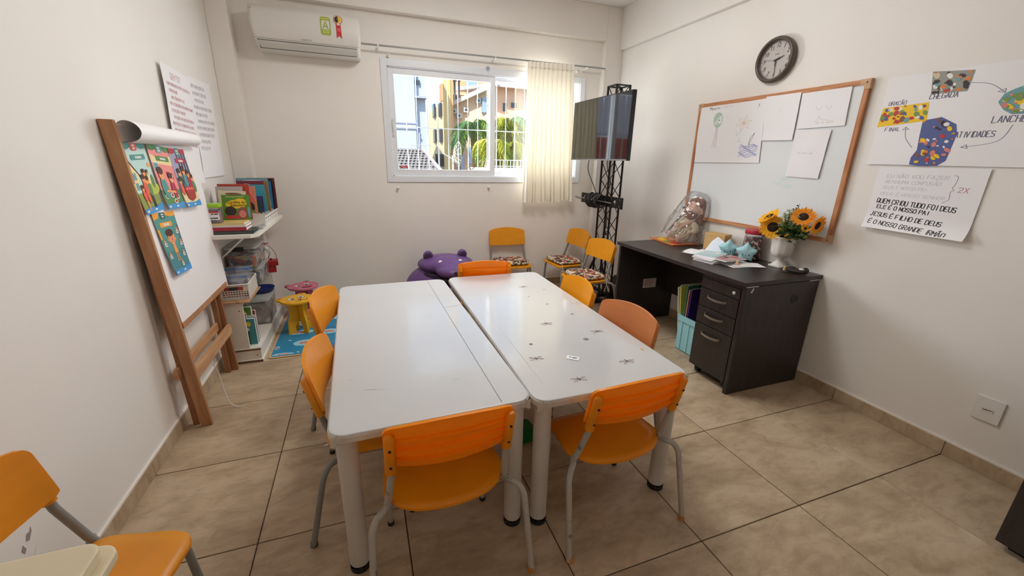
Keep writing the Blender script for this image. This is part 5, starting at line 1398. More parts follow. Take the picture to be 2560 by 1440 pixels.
# plush doll in a clear bag
M_ROBE = mat('doll_robe_cream', (206, 190, 160), rough=0.85, bump=0.3, bump_scale=40)
M_ROBEP = mat('doll_sash_rose', (186, 140, 120), rough=0.85)
M_SKIN = mat('doll_skin_felt', (226, 184, 164), rough=0.8)
M_HAIRB = mat('doll_hair_brown', (128, 76, 58), rough=0.85, bump=0.3, bump_scale=60)
M_BELT = mat('doll_strap_grey', (96, 90, 86), rough=0.7); M_EYEWH = mat('doll_white', (232, 226, 222), rough=0.7)
dl_ = thing('plush_doll', 'bearded brown-haired plush doll in cream robe, sitting on the desk', 'doll', (3.045, -0.215, DT + 0.0135), radians(-75))
# local: faces -y, leans back
DR = Euler((radians(-8), radians(14), 0)).to_matrix()
def dp(x, y, z): return tuple(DR @ Vector((x, y, z)))
S = 1.0
blob_mesh('robe_body', [(dp(0, 0, 0.075), (0.060, 0.045, 0.075)), (dp(0, -0.004, 0.15), (0.052, 0.038, 0.062)), (dp(0, -0.002, 0.198), (0.040, 0.032, 0.022)), (dp(-0.066, -0.012, 0.150), (0.024, 0.026, 0.056), Euler((radians(14), radians(26), 0)).to_matrix()), (dp(0.068, -0.012, 0.150), (0.026, 0.028, 0.056), Euler((radians(14), radians(-26), 0)).to_matrix()), (dp(-0.082, -0.036, 0.112), (0.024, 0.030, 0.024)), (dp(0.086, -0.036, 0.112), (0.026, 0.030, 0.024)), (dp(-0.042, -0.075, 0.030), (0.028, 0.075, 0.026)), (dp(0.044, -0.075, 0.030), (0.030, 0.078, 0.027)), (dp(0.0, -0.05, 0.03), (0.06, 0.05, 0.022))], M_ROBE, 0.008, dl_, 4)
hd_o = blob_mesh('head', [(dp(0, -0.010, 0.285), (0.066, 0.056, 0.078)), (dp(0, -0.062, 0.274), (0.010, 0.010, 0.011)), (dp(-0.068, -0.008, 0.272), (0.010, 0.012, 0.018)), (dp(0.068, -0.008, 0.272), (0.010, 0.012, 0.018))], M_SKIN, 0.007, dl_, 3)
blob_mesh('hair', [(dp(0, 0.020, 0.305), (0.076, 0.056, 0.080)), (dp(0.062, 0.016, 0.245), (0.024, 0.034, 0.085)), (dp(-0.062, 0.016, 0.245), (0.024, 0.034, 0.085)), (dp(0, 0.03, 0.22), (0.06, 0.03, 0.07)), (dp(0, -0.014, 0.350), (0.060, 0.044, 0.022)), (dp(0.045, -0.020, 0.330), (0.022, 0.03, 0.03)), (dp(-0.045, -0.020, 0.330), (0.022, 0.03, 0.03))], M_HAIRB, 0.008, hd_o, 4)
blob_mesh('beard', [(dp(0, -0.036, 0.224), (0.046, 0.030, 0.034)), (dp(-0.040, -0.036, 0.245), (0.018, 0.020, 0.024)), (dp(0.040, -0.036, 0.245), (0.018, 0.020, 0.024)), (dp(0.016, -0.060, 0.256), (0.018, 0.010, 0.007)), (dp(-0.016, -0.060, 0.256), (0.018, 0.010, 0.007))], M_HAIRB, 0.006, hd_o, 3)
for sx in (-1, 1):
    MB().tube(smooth_path([dp(sx * 0.034, -0.058, 0.296), dp(sx * 0.026, -0.062, 0.300), dp(sx * 0.018, -0.0625, 0.296)], 4), 0.0022, M_HAIRB, 6).build('closed_eye', hd_o)
    MB().tube(smooth_path([dp(sx * 0.038, -0.056, 0.312), dp(sx * 0.026, -0.061, 0.317), dp(sx * 0.016, -0.062, 0.314)], 4), 0.0026, M_HAIRB, 6).build('eyebrow', hd_o)
    MB().ball(dp(sx * 0.070, -0.062, 0.100), (0.016, 0.018, 0.015), M_SKIN, 12, 8).build('hand', dl_)
    MB().ball(dp(sx * 0.046, -0.152, 0.034), (0.020, 0.018, 0.030), M_SKIN, 12, 8).build('foot', dl_)
MB().ball(dp(0, -0.066, 0.243), (0.013, 0.003, 0.005), M_EYEWH, 10, 6).build('mouth', hd_o)
for k in range(4):
    o_ = 0.012 * k
    MB().tube(smooth_path([dp(0.050 - o_ * 0.4, -0.030, 0.205 - o_ * 0.3), dp(0.022 - o_, -0.047, 0.160 - o_ * 0.5), dp(-0.025 - o_, -0.052, 0.105 - o_), dp(-0.055, -0.046 - o_, 0.060 - o_ * 0.6)], 5), 0.008, M_ROBEP, 8).build('sash_fold', dl_)
for k in range(5): MB().tube(smooth_path([dp(-0.05 + 0.025 * k, -0.048, 0.10), dp(-0.055 + 0.028 * k, -0.075, 0.06), dp(-0.06 + 0.030 * k, -0.125, 0.050)], 4), 0.006, M_ROBE, 6).build('robe_fold', dl_)
MB().tube(smooth_path([dp(-0.070, -0.010, 0.235), dp(-0.098, -0.030, 0.15), dp(-0.115, -0.05, 0.06), dp(-0.118, -0.070, 0.012)], 5), 0.009, M_BELT, 8).build('staff_strap', dl_)
MB().tube(smooth_path([dp(-0.060, -0.03, 0.262), dp(-0.082, -0.035, 0.268), dp(-0.098, -0.035, 0.255)], 4), 0.008, M_BELT, 8).build('strap_end', dl_)
M_BAGC = clear_mat('clear_plastic_bag', (250, 250, 250), haze=0.07, gloss=0.09, rough=0.10, hazecol=(240, 236, 236))
bg = thing('plastic_bag', 'crinkled clear plastic bag around the plush doll', 'bag', (3.03, -0.215, DT + 0.013), radians(-75))
def bag_f(u, v):
    a = 2 * pi * u; z = 0.01 + 0.415 * v
    w = 0.158 * (1 - 0.42 * v ** 1.5) * (1 if v < 0.9 else sqrt(max(0.0, 1 - ((v - 0.9) / 0.1001) ** 2)) * 0.8 + 0.2)
    dd = 0.125 * (1 - 0.35 * v) * (1 if v < 0.9 else sqrt(max(0.0, 1 - ((v - 0.9) / 0.1001) ** 2)) * 0.8 + 0.2)
    nz = 1 + 0.12 * noise.noise(Vector((cos(a) * 3.0, sin(a) * 3.0, z * 9))) + 0.10 * abs(noise.noise(Vector((cos(a) * 6, sin(a) * 6, z * 22 + a)))) + 0.05 * noise.noise(Vector((cos(a) * 13, sin(a) * 13, z * 60)))
    x, y = w * cos(a) * nz, dd * sin(a) * nz - 0.045 * (1 - v)
    p = DR @ Vector((x, y, z))
    return (p.x, min(p.y, 0.075), max(p.z, 0.002))
MB().grid(bag_f, 110, 70, M_BAGC, wrap=True).build('bag_film', bg)

# kraft box and papers
M_KRAFT = mat('kraft_cardboard', (206, 168, 112), rough=0.75, noise_amt=0.05, noise_scale=20)
kb = thing('cardboard_box', 'small kraft cardboard box behind the star lamps', 'box', (3.055, -0.585, DT), radians(12))
MB().box(-0.045, 0.045, -0.082, 0.082, 0, 0.135, M_KRAFT).build('box_body', kb, bevel=0.002)
MB().box(-0.046, 0.046, -0.083, 0.083, 0.118, 0.1365, M_KRAFT).build('box_lid', kb, bevel=0.001)
cn = thing('folded_paper', 'folded white paper standing like a tent before the kraft box', 'paper', (2.955, -0.665, DT), radians(10))
M_PAPERB = mat('cool_white_paper', (224, 230, 240), rough=0.7)
MB().add([(0, 0.085, 0.0), (0.0, -0.085, 0.0), (0.028, -0.085, 0.075), (0.035, 0.01, 0.125), (0.03, 0.05, 0.085)], [(0, 1, 2, 3, 4)], M_PAPERB).add([(0.0006, 0.085, 0.0), (0.0006, -0.085, 0.0), (0.0286, -0.085, 0.075), (0.0356, 0.01, 0.125), (0.0306, 0.05, 0.085)], [(4, 3, 2, 1, 0)], M_PAPERB).add([(0.028, -0.085, 0.075), (0.035, 0.01, 0.125), (0.03, 0.05, 0.085), (0.085, 0.07, 0.0), (0.085, -0.09, 0.0)], [(0, 1, 2, 3, 4)], M_PAPERB).build('front_leaf', cn)
dq = MB(); dq.ribbon([(-0.03, 0.03), (-0.01, 0.05), (0.03, 0.045), (0.045, 0.025), (0.03, 0.02)], 0.0018, mat('pencil_blue', (150, 170, 206), rough=0.7), lambda u, v: (v * 0.36 - 0.0012, -u, v)); dq.build('pencil_drawing', cn)
# loose sheets and booklets, each its own object
def sheet_on_desk(name, label, cat, x, y, z, w, l, deg, th, m, mp=None, cover=None, group='papers and booklets on the desk'):
    o = thing(name, label, cat, (x, y, z), radians(deg), group)
    MB().sheet(lambda u, v: ((u - 0.5) * w, (v - 0.5) * l, th + 0.0015 * sin(u * 5 + x * 30) * v), 8, 8, th, m).build('sheet', o)
    if cover:
        c = MB(); z1 = th + 0.002
        for ci, (cx, cy, a, b, mm) in enumerate(cover): c.flat(rrect(a, b, 0.004, 2, cx, cy), mm, (lambda zz: lambda u, v: (u, v, zz))(z1 + 0.0004 * ci))
        c.build('cover_print', o)
    return o
sheet_on_desk('loose_sheet', 'loose white sheet at the left of the paper pile', 'paper', 2.86, -0.575, DT, 0.20, 0.15, 24, 0.0006, M_PAPER)
sheet_on_desk('loose_sheet', 'folded white leaflet lying behind the paper pile', 'paper', 2.90, -0.625, DT + 0.003, 0.21, 0.10, 30, 0.004, M_PAPER)
c_ltb, c_mag, c_gyb = flatc('pale_teal', (176, 206, 208)), flatc('mauve_grey', (176, 150, 146)), flatc('grey_blue', (196, 204, 214))
sheet_on_desk('loose_sheet', 'white sheet under the right end of the paper pile', 'paper', 2.845, -0.99, DT, 0.21, 0.16, -8, 0.0006, M_PAPER)
sheet_on_desk('loose_sheet', 'white sheet fanned out farthest right on the desk', 'paper', 2.875, -1.02, DT + 0.0026, 0.21, 0.12, -24, 0.0006, M_PAPER)
z = DT
for k in range(6):
    z += 0.0002
    sheet_on_desk('booklet', ('thin white booklet at the bottom of the pile', 'thin white booklet second from the pile bottom', 'thin white booklet third from the pile bottom', 'thin white booklet fourth from the pile bottom', 'thin white booklet fifth from the pile bottom', 'thin white booklet under the teal one')[k], 'booklet', 2.755 + 0.004 * (k % 3), -0.850 + 0.004 * k, z + 0.0036 if k else z, 0.215, 0.155, 9 + 3 * (k % 3), 0.0034, M_PAPER)
    z += 0.0042
sheet_on_desk('booklet', 'booklet with pale teal cover on top of the pile', 'booklet', 2.785, -0.800, z + 0.004, 0.21, 0.15, 22, 0.006, M_PAPERB, cover=[(0, 0, 0.19, 0.13, c_ltb), (0.02, 0.01, 0.08, 0.06, c_gyb), (0.05, -0.03, 0.05, 0.03, c_wh)])
sheet_on_desk('booklet', 'mauve picture booklet on the right end of the pile', 'booklet', 2.815, -0.925, z - 0.002, 0.20, 0.13, 4, 0.007, M_PAPER, cover=[(0, 0, 0.195, 0.125, c_mag), (-0.05, 0.0, 0.03, 0.05, c_rd), (0.0, 0.02, 0.03, 0.04, c_dk), (0.05, -0.01, 0.03, 0.05, c_rd)])
tw = tag(MB().lathe([(0.012, 0), (0.014, 0.008), (0.008, 0.016), (0.010, 0.022), (0.006, 0.030), (0.0, 0.033)], mat('wood_peg', (222, 190, 160), rough=0.6), (2.815, -1.005, DT + 0.0042), 12).build('wooden_peg'), 'tiny wooden peg figure on the desk papers', 'toy')

# star lamps
M_STAR = mat('star_pale_blue', (160, 206, 214), rough=0.4, spec=0.4)
def star(label, x, y, deg, r):
    s = thing('star_lamp', label, 'lamp', (x, y, DT), radians(deg), 'pale blue star lamps on the desk')
    n = 10; out = []
    for k in range(n):
        a = pi / 2 + 2 * pi * k / n; rr = r if k % 2 == 0 else r * 0.66
        out.append((rr * cos(a), rr * sin(a)))
    pts = []
    for k in range(n):
        p, q = Vector(out[k]), Vector(out[(k + 1) % n]); pv = Vector(out[k - 1])
        t = 0.22 if k % 2 == 0 else 0.12
        pts += [p + (pv - p) * t, p * (0.97 if k % 2 == 0 else 1.0), p + (q - p) * t]
    zc = -min(p.y for p in pts)
    m = MB(); N = len(pts)
    rows = []
    for (dy, s_) in ((-0.042, 0.0), (-0.040, 0.55), (-0.034, 0.86), (-0.022, 1.0), (0.022, 1.0), (0.034, 0.86), (0.040, 0.55), (0.042, 0.0)):
        rows.append([(p.x * max(s_, 0.001), dy, zc + p.y * max(s_, 0.001)) for p in pts])
    m.add([p for r_ in rows for p in r_], [(i * N + k, i * N + (k + 1) % N, (i + 1) * N + (k + 1) % N, (i + 1) * N + k) for i in range(len(rows) - 1) for k in range(N)], M_STAR, True)
    m.build('star_body', s)
    f = MB(); ff = lambda u, v: (u, -0.0428 + 0.006 * (u * u + v * v) / (r * r) * 4, zc - 0.012 + v)
    for sx in (-1, 1): f.flat(ell(sx * 0.020, 0, 0.0035, 0.005, 10), M_BLACK, ff); f.ribbon([(sx * 0.016, 0.004), (sx * 0.024, 0.008)], 0.0015, M_BLACK, ff)
    f.ribbon([(-0.006, -0.002), (0, -0.005), (0.006, -0.002)], 0.0016, M_BLACK, ff)
    f.build('face', s)
star('pale blue star lamp beside the tented paper', 2.975, -0.770, -52, 0.072)
star('pale blue star lamp in front of the red-lidded jar', 2.998, -0.905, -50, 0.072)

# jar of beans with a red lid
M_JARG = clear_mat('jar_plastic', (246, 246, 246), haze=0.03, gloss=0.06, rough=0.05)
def beans_material():
    m = bpy.data.materials.new('jar_beans'); m.use_nodes = True; nt = m.node_tree; b = nt.nodes['Principled BSDF']
    tc = nt.nodes.new('ShaderNodeTexCoord'); vo = nt.nodes.new('ShaderNodeTexVoronoi'); vo.inputs['Scale'].default_value = 75
    nt.links.new(tc.outputs['Object'], vo.inputs['Vector']); sp = nt.nodes.new('ShaderNodeSeparateColor'); nt.links.new(vo.outputs['Color'], sp.inputs[0])
    r = nt.nodes.new('ShaderNodeValToRGB'); r.color_ramp.interpolation = 'CONSTANT'; r.color_ramp.elements[0].color = lin((58, 20, 22)); r.color_ramp.elements[1].position = 0.55; r.color_ramp.elements[1].color = lin((140, 34, 42))
    e = r.color_ramp.elements.new(0.8); e.color = lin((222, 206, 200))
    nt.links.new(sp.outputs[0], r.inputs['Fac']); nt.links.new(r.outputs[0], b.inputs['Base Color']); b.inputs['Roughness'].default_value = 0.4
    return m
jr = thing('bean_jar', 'clear jar of dark red beans with a crimson lid', 'jar', (3.078, -0.880, DT))
MB().lathe([(0.0, 0.002), (0.054, 0.002), (0.060, 0.012), (0.060, 0.125), (0.056, 0.155), (0.0, 0.158)], beans_material(), seg=28).build('beans', jr)
MB().lathe([(0.058, 0.0), (0.064, 0.010), (0.064, 0.150), (0.058, 0.176), (0.058, 0.186)], M_JARG, seg=28, caps=False).build('jar_wall', jr)
MB().lathe([(0.063, 0.182), (0.065, 0.186), (0.065, 0.206), (0.061, 0.212), (0.0, 0.212)], mat('lid_crimson', (168, 34, 52), rough=0.35), seg=28).build('lid', jr)

# vase of artificial sunflowers
M_VASE = mat('vase_white_ceramic', (218, 214, 208), rough=0.25, spec=0.5)
vs_ = thing('flower_vase', 'white fluted footed vase at the right end of the desk', 'vase', (3.072, -1.105, DT))
fl_n = 10
MB().lathe([(0.0, 0.058), (0.018, 0.058), (0.040, 0.066), (0.058, 0.082), (0.063, 0.105), (0.065, 0.150), (0.068, 0.190), (0.074, 0.198), (0.075, 0.204), (0.070, 0.204), (0.064, 0.190), (0.060, 0.11), (0.0, 0.09)], M_VASE, seg=60, flute=lambda a, i: 1 + (0.045 * abs(sin(a * fl_n / 2)) - 0.02 if 3 <= i <= 6 else 0)).build('bowl', vs_)
MB().lathe([(0.046, 0.010), (0.040, 0.018), (0.021, 0.040), (0.016, 0.052), (0.022, 0.060)], M_VASE, seg=40, flute=lambda a, i: 1 + 0.08 * abs(sin(a * 6)) * (1 if i < 3 else 0)).build('stem_foot', vs_)
MB().prism(rrect(0.094, 0.094, 0.016, 4), 0, 0.011, M_VASE).build('plinth', vs_, bevel=0.003)
M_PET = mat('sunflower_petal', (252, 200, 30), rough=0.55, translucent=0.25, noise_amt=0.2, noise_scale=40, rgb2=(246, 168, 20)); M_PET2 = mat('sunflower_petal_orange', (248, 176, 34), rough=0.55, translucent=0.25, noise_amt=0.2, noise_scale=40, rgb2=(238, 140, 24))
M_DISC = mat('sunflower_disc', (44, 26, 20), rough=0.9, bump=0.8, bump_scale=200); M_DISC2 = mat('sunflower_disc_rim', (70, 40, 22), rough=0.9)
M_STEM = mat('flower_stem', (78, 110, 56), rough=0.6); M_FOL = mat('bouquet_leaf', (92, 118, 62), rough=0.6, translucent=0.3); M_FOL2 = mat('bouquet_sage', (192, 202, 172), rough=0.7, translucent=0.3); M_FOL3 = mat('bouquet_dark_leaf', (60, 82, 48), rough=0.6, translucent=0.25)
VB = Vector((3.072, -1.105, DT))
def sunflower(label, pos, nrm, r, m, seed, n=18):
    rnd = random.Random(seed); pos = Vector(pos); nrm = Vector(nrm).normalized()
    base = VB + Vector((0, 0, 0.165)) + Vector((rnd.uniform(-0.008, 0.008), rnd.uniform(-0.008, 0.008), 0))
    f = thing('sunflower', label, 'flower', base, 0, 'artificial sunflowers in the white vase')
    rel = pos - base
    u = nrm.cross(Vector((0, 0, 1))).normalized(); w = u.cross(nrm)
    MB().tube(smooth_path([(0, 0, -0.05), (rel * 0.45 + Vector((0, 0, 0.01))), rel - nrm * 0.012], 5), 0.0028, M_STEM, 6).build('stem', f)
    for layer in range(2):
        mb = MB()
        for k in range(n):
            a = 2 * pi * (k + 0.5 * layer) / n + rnd.uniform(-0.08, 0.08); L = r * rnd.uniform(0.88, 1.08) * (1 - 0.1 * layer)
            d = u * cos(a) + w * sin(a); s = -u * sin(a) + w * cos(a); cup = rnd.uniform(0.0, 0.25)
            r0 = r * 0.32; wd = r * 0.135
            P = lambda t, q: rel + d * (r0 + (L - r0) * t) + s * (q * wd) + nrm * (cup * (L - r0) * t * t + 0.002 * layer + 0.004 * (1 - q * q))
            vs = [P(0, -0.5), P(0, 0.5), P(0.4, -1), P(0.4, 0), P(0.4, 1), P(0.75, -0.75), P(0.75, 0), P(0.75, 0.75), P(1.0, 0)]
            mb.add(vs, [(0, 1, 4, 3), (0, 3, 2), (2, 3, 6, 5), (3, 4, 7, 6), (5, 6, 8), (6, 7, 8)], m, True)
        mb.build('petal_ring', f)
    dm = MB(); rot = Matrix((u, w, nrm)).transposed()
    dm.ball(rel + nrm * 0.002, (r * 0.40, r * 0.40, r * 0.14), M_DISC, 20, 10, rot); dm.build('seed_disc', f)
    MB().ball(rel + nrm * 0.006, (r * 0.16, r * 0.16, r * 0.11), M_DISC2, 14, 8, rot).build('disc_centre', f)
    MB().ball(rel - nrm * 0.006, (r * 0.3, r * 0.3, 0.006), M_STEM, 12, 6, rot).build('calyx', f)
sunflower('big yellow sunflower at the front left of the vase', (3.005, -1.058, 0.998), (-0.8, -0.55, 0.25), 0.084, M_PET, 1, 22)
sunflower('sunflower seen edge-on at the far left of the vase', (3.015, -1.010, 1.058), (-0.55, 0.30, 0.78), 0.078, M_PET, 2, 20)
sunflower('orange sunflower at the upper right of the vase', (3.03, -1.225, 1.085), (-0.62, -0.45, 0.62), 0.072, M_PET2, 3, 20)
sunflower('drooping sunflower at the far right of the vase', (3.05, -1.305, 1.045), (0.05, -0.97, -0.2), 0.066, M_PET2, 4)
sunflower('small orange flower hanging over the vase rim', (2.995, -1.185, 0.958), (-0.85, -0.4, 0.1), 0.024, M_PET2, 5, 12)
sunflower('small yellow bloom among the right leaves', (3.01, -1.265, 1.020), (-0.5, -0.75, 0.5), 0.028, M_PET, 6, 12)
fo = thing('bouquet_foliage', 'green and sage leaf sprigs filling the sunflower bouquet', 'foliage', VB + Vector((0, 0, 0.17)))
rnd = random.Random(31)
def sprig(tip, m, nl, ll, name='leaf_sprig'):
    tip = Vector(tip); mb = MB(); path = smooth_path([(0, 0, -0.03), tip * 0.5 + Vector((0, 0, 0.02)), tip], 5)
    mb.tube(path, 0.0014, M_STEM, 5)
    for k in range(nl):
        t = 0.25 + 0.75 * k / nl; p = path[min(int(t * (len(path) - 1)), len(path) - 1)]
        d = Vector((rnd.uniform(-1, 1), rnd.uniform(-1, 1), rnd.uniform(-0.2, 0.9))).normalized(); L = ll * rnd.uniform(0.7, 1.2); s = d.cross(Vector((rnd.uniform(-1, 1), rnd.uniform(-1, 1), 0.3))).normalized() * L * 0.24
        mb.add([p, p + d * L * 0.5 + s, p + d * L, p + d * L * 0.5 - s], [(0, 1, 2, 3)], m)
    mb.build(name, fo)
for k in range(30):
    a = rnd.uniform(0, 2 * pi); q = rnd.uniform(0.2, 1.0); sprig((-0.035 + 0.06 * q * cos(a), -0.045 + 0.085 * q * sin(a), rnd.uniform(0.13, 0.225) - 0.03 * q), M_FOL2 if k % 4 else M_FOL, 40, 0.020)
for k in range(30):
    a = rnd.uniform(0, 2 * pi); q = rnd.uniform(0.3, 1.0); sprig((-0.040 + 0.055 * q * cos(a), -0.065 + 0.115 * q * sin(a), rnd.uniform(0.03, 0.12)), M_FOL if k % 3 else M_FOL3, 22, 0.044)
for k in range(3): sprig((-0.015 + 0.02 * k, -0.06 + 0.035 * k, 0.25 - 0.03 * k), mat('bouquet_grey_sprig', (84, 98, 92), rough=0.7), 30, 0.018)
# keys and small clutter at the desk corner
kx = thing('key_pouch', 'small dark key pouch with ornaments at the desk corner', 'pouch', (3.02, -1.265, DT), radians(15))
blob_mesh('pouch_body', [((0, 0, 0.012), (0.028, 0.055, 0.012)), ((0.015, 0.03, 0.02), (0.022, 0.03, 0.014)), ((0.01, -0.045, 0.022), (0.024, 0.022, 0.022))], mat('pouch_dark', (44, 34, 30), rough=0.6), 0.006, kx)
MB().lathe([(0.026, 0.0), (0.027, 0.005), (0.0, 0.007)], mat('pouch_disc', (40, 36, 34), rough=0.5), (-0.025, 0.045, 0), 18).build('disc', kx)
MB().lathe([(0.008, 0.006), (0.010, 0.014), (0.005, 0.024), (0.006, 0.030), (0.0, 0.034)], mat('ornament_cream', (214, 186, 130), rough=0.5), (-0.015, 0.062, 0), 12).build('ornament', kx)
MB().ball((-0.006, -0.03, 0.030), (0.012, 0.016, 0.007), mat('ornament_white', (222, 214, 204), rough=0.5), 12, 8).build('ornament', kx)
# ------------------------------------------------------------------ purple animal toy bin
M_PURP = mat('purple_plastic', (98, 66, 122), rough=0.42, spec=0.45, noise_amt=0.04, noise_scale=3)
M_EYEW = mat('eye_white', (232, 228, 226), rough=0.4)
hp = thing('animal_toy_bin', 'purple animal-faced plastic toy bin behind the tables', 'toy bin', (1.18, 0.84, 0))
blob_mesh('bin_body', [((0, 0, 0.20), (0.385, 0.29, 0.235)), ((0, 0.02, 0.10), (0.36, 0.28, 0.10)), ((0, -0.13, 0.18), (0.29, 0.255, 0.155))], M_PURP, 0.02, hp)
blob_mesh('mouth_gap', [((0.01, -0.03, 0.352), (0.268, 0.26, 0.030)), ((0.015, -0.21, 0.336), (0.150, 0.165, 0.026))], mat('mouth_dark', (40, 24, 52), rough=0.7), 0.012, hp)
hl = blob_mesh('head_lid', [((0.01, 0.0, 0.415), (0.272, 0.25, 0.082)), ((0.015, -0.10, 0.425), (0.20, 0.18, 0.078)), ((0.02, -0.235, 0.398), (0.150, 0.150, 0.062))], M_PURP, 0.013, hp)
for sx in (-1, 1):
    e = blob_mesh('ear', [((0.01 + sx * 0.165, 0.01, 0.492), (0.050, 0.030, 0.054))], M_PURP, 0.008, hl)
    MB().ball((0.01 + sx * 0.165, -0.016, 0.496), (0.033, 0.008, 0.037), mat('ear_inner', (62, 40, 80), rough=0.5), 16, 10).build('ear_hollow', e)
    ey_ = MB().ball((0.018 + sx * 0.092, -0.188, 0.472), (0.021, 0.016, 0.019), M_EYEW, 14, 10).build('eye', hl)
    MB().ball((0.022 + sx * 0.092, -0.2005, 0.470), (0.010, 0.006, 0.010), M_BLACK, 12, 8).build('pupil', ey_)
MB().ball((0.03, -0.376, 0.412), (0.018, 0.014, 0.014), mat('nose_dark', (40, 26, 52), rough=0.4), 12, 8).build('nose', hl)

# ------------------------------------------------------------------ foam play mat and animal stools
def mat_material():
    m = mat('mat_blue', (40, 140, 178), rough=0.55, noise_amt=0.15, noise_scale=5, rgb2=(30, 120, 165))
    return m
M_MATB = mat_material(); M_MATE = mat('mat_edge_tan', (206, 170, 132), rough=0.8)
pmt = thing('play_mat', 'blue foam play mat with bubbles and toy cars under the stools', 'mat', (0.115, 0.535, 0.0012))
MB().prism(rrect(0.72, 1.02, 0.03, 5), 0, 0.007, M_MATE).build('mat_edge', pmt, bevel=0.002)
MB().prism(rrect(0.692, 0.992, 0.024, 5), 0.006, 0.0085, M_MATB).build('mat_sheet', pmt)
M_BUB = mat('mat_bubble', (150, 204, 220), rough=0.55); M_BUB2 = mat('mat_bubble_ring', (206, 232, 236), rough=0.55)
z0 = 0.0090
for (x, y, rx, ry) in ((-0.27, -0.47, 0.075, 0.018), (-0.14, -0.30, 0.085, 0.055), (-0.20, -0.08, 0.10, 0.045), (-0.20, 0.12, 0.09, 0.05), (0.02, -0.12, 0.07, 0.05), (-0.325, -0.35, 0.018, 0.03), (0.12, 0.2, 0.1, 0.07), (0.25, -0.2, 0.08, 0.08), (-0.05, 0.36, 0.12, 0.06), (0.2, -0.42, 0.08, 0.05)):
    pr = MB()
    pr.flat(ell(x, y, rx, ry, 20), M_BUB, lambda u, v: (u, v, z0)); pr.ribbon([(x + rx * 0.9 * cos(a * 0.3), y + ry * 0.9 * sin(a * 0.3)) for a in range(4, 9)], 0.006, M_BUB2, lambda u, v: (u, v, z0 + 0.0004))
    for (dx, dy, a, b, mm) in ((0, 0, rx * 0.55, ry * 0.38, c_pk), (0.008, 0.006, rx * 0.3, ry * 0.25, c_wh), (-rx * 0.3, -ry * 0.3, 0.008, 0.008, c_bl), (rx * 0.3, -ry * 0.3, 0.008, 0.008, c_bl)):
        pr.flat(ell(x + dx, y + dy, a, b, 12), mm, lambda u, v: (u, v, z0 + 0.0008 + 0.0001 * a))
    pr.build('bubble_print', pmt)
rnd = random.Random(8)
for k in range(26):
    x, y = rnd.uniform(-0.33, 0.33), rnd.uniform(-0.48, 0.48); r = rnd.uniform(0.005, 0.012); MB().flat(ell(x, y, r, r * 0.7, 10), M_BUB2, lambda u, v: (u, v, z0 + 0.0016)).build('small_bubble', pmt)
MB().flat(rrect(0.25, 0.16, 0.02, 3, 0.22, 0.36), mat('mat_green', (96, 160, 90), rough=0.55), lambda u, v: (u, v, z0 + 0.0018)).build('green_print', pmt)
def animal_stool(label, x, y, deg, m, md, kind):
    s = thing('animal_stool', label, 'stool', (x, y, 0.010), radians(deg), 'wooden animal face stools')
    n = 40; ol = []
    for k in range(n):
        a = 2 * pi * k / n; r = 0.125
        for ea in ((2.25, 0.9) if kind == 'pink' else (2.4, 0.75)): r += 0.040 * max(0, 1 - abs(a - ea) / 0.28) ** (0.8 if kind == 'cat' else 0.6)
        ol.append((r * cos(a), r * sin(a) * 0.95))
    seat = MB().prism(ol, 0.262, 0.278, m).build('seat_board', s, bevel=0.003)
    fp = MB(); f = lambda u, v: (u, v, 0.2786); f2_ = lambda u, v: (u, v, 0.2792); f3_ = lambda u, v: (u, v, 0.2798)
    for sx in (-1, 1):
        fp.flat(ell(sx * 0.042, 0.018, 0.024, 0.030, 16), M_BLACK, f); fp.flat(ell(sx * 0.042, 0.018, 0.021, 0.027, 16), c_wh, f2_); fp.flat(ell(sx * 0.036, 0.010, 0.011, 0.014, 12), M_BLACK, f3_)
        fp.flat(ell(sx * 0.092, 0.098, 0.016, 0.020, 12), md, f)
        fp.ribbon([(sx * 0.09, -0.02), (sx * 0.11, -0.03)], 0.008, md, f); fp.ribbon([(sx * 0.085, -0.045), (sx * 0.105, -0.055)], 0.008, md, f)
    if kind == 'pink': fp.flat(ell(0, -0.055, 0.046, 0.032, 18), md, f)
    else:
        fp.flat(ell(0, -0.035, 0.016, 0.011, 12), mat('print_brown_dark', (84, 44, 20), rough=0.5), f)
    fp.ribbon(smooth_path([(-0.05, -0.06, 0), (-0.025, -0.08, 0), (0, -0.055 if kind != 'pink' else -0.09, 0), (0.025, -0.08, 0), (0.05, -0.06, 0)], 4), 0.005, M_BLACK, f2_)
    fp.build('face_print', seat)
    legp = [(-0.105, 0), (-0.045, 0), (-0.040, 0.06), (0.0, 0.095), (0.040, 0.06), (0.045, 0), (0.105, 0), (0.098, 0.10), (0.078, 0.16), (0.075, 0.262), (-0.075, 0.262), (-0.078, 0.16), (-0.098, 0.10)]
    MB().prism(legp, -0.008, 0.008, m, lambda u, v, h: (u, h, v)).build('leg_panel', s, bevel=0.002)
    for sg in (-1, 1):
        hp_ = [(0.009, 0.1), (0.030, 0.065), (0.045, 0), (0.105, 0), (0.098, 0.10), (0.078, 0.16), (0.075, 0.262), (0.009, 0.262)]
        MB().prism(hp_, -0.008, 0.008, m, (lambda sg: lambda u, v, h: (h, sg * u, v))(sg)).build('leg_panel', s, bevel=0.002)
M_STY = mat('stool_yellow', (236, 176, 30), rough=0.4, noise_amt=0.04, noise_scale=4); M_STP = mat('stool_pink', (206, 110, 130), rough=0.4, noise_amt=0.04, noise_scale=4)
animal_stool('yellow wooden stool with a cat face seat', -0.080, 0.490, 38, M_STY, mat('print_orange_red', (222, 96, 30), rough=0.5), 'cat')
animal_stool('pink wooden stool with a snouted animal face seat', -0.075, 0.860, 38, M_STP, mat('print_rose_dark', (160, 50, 84), rough=0.5), 'pink')

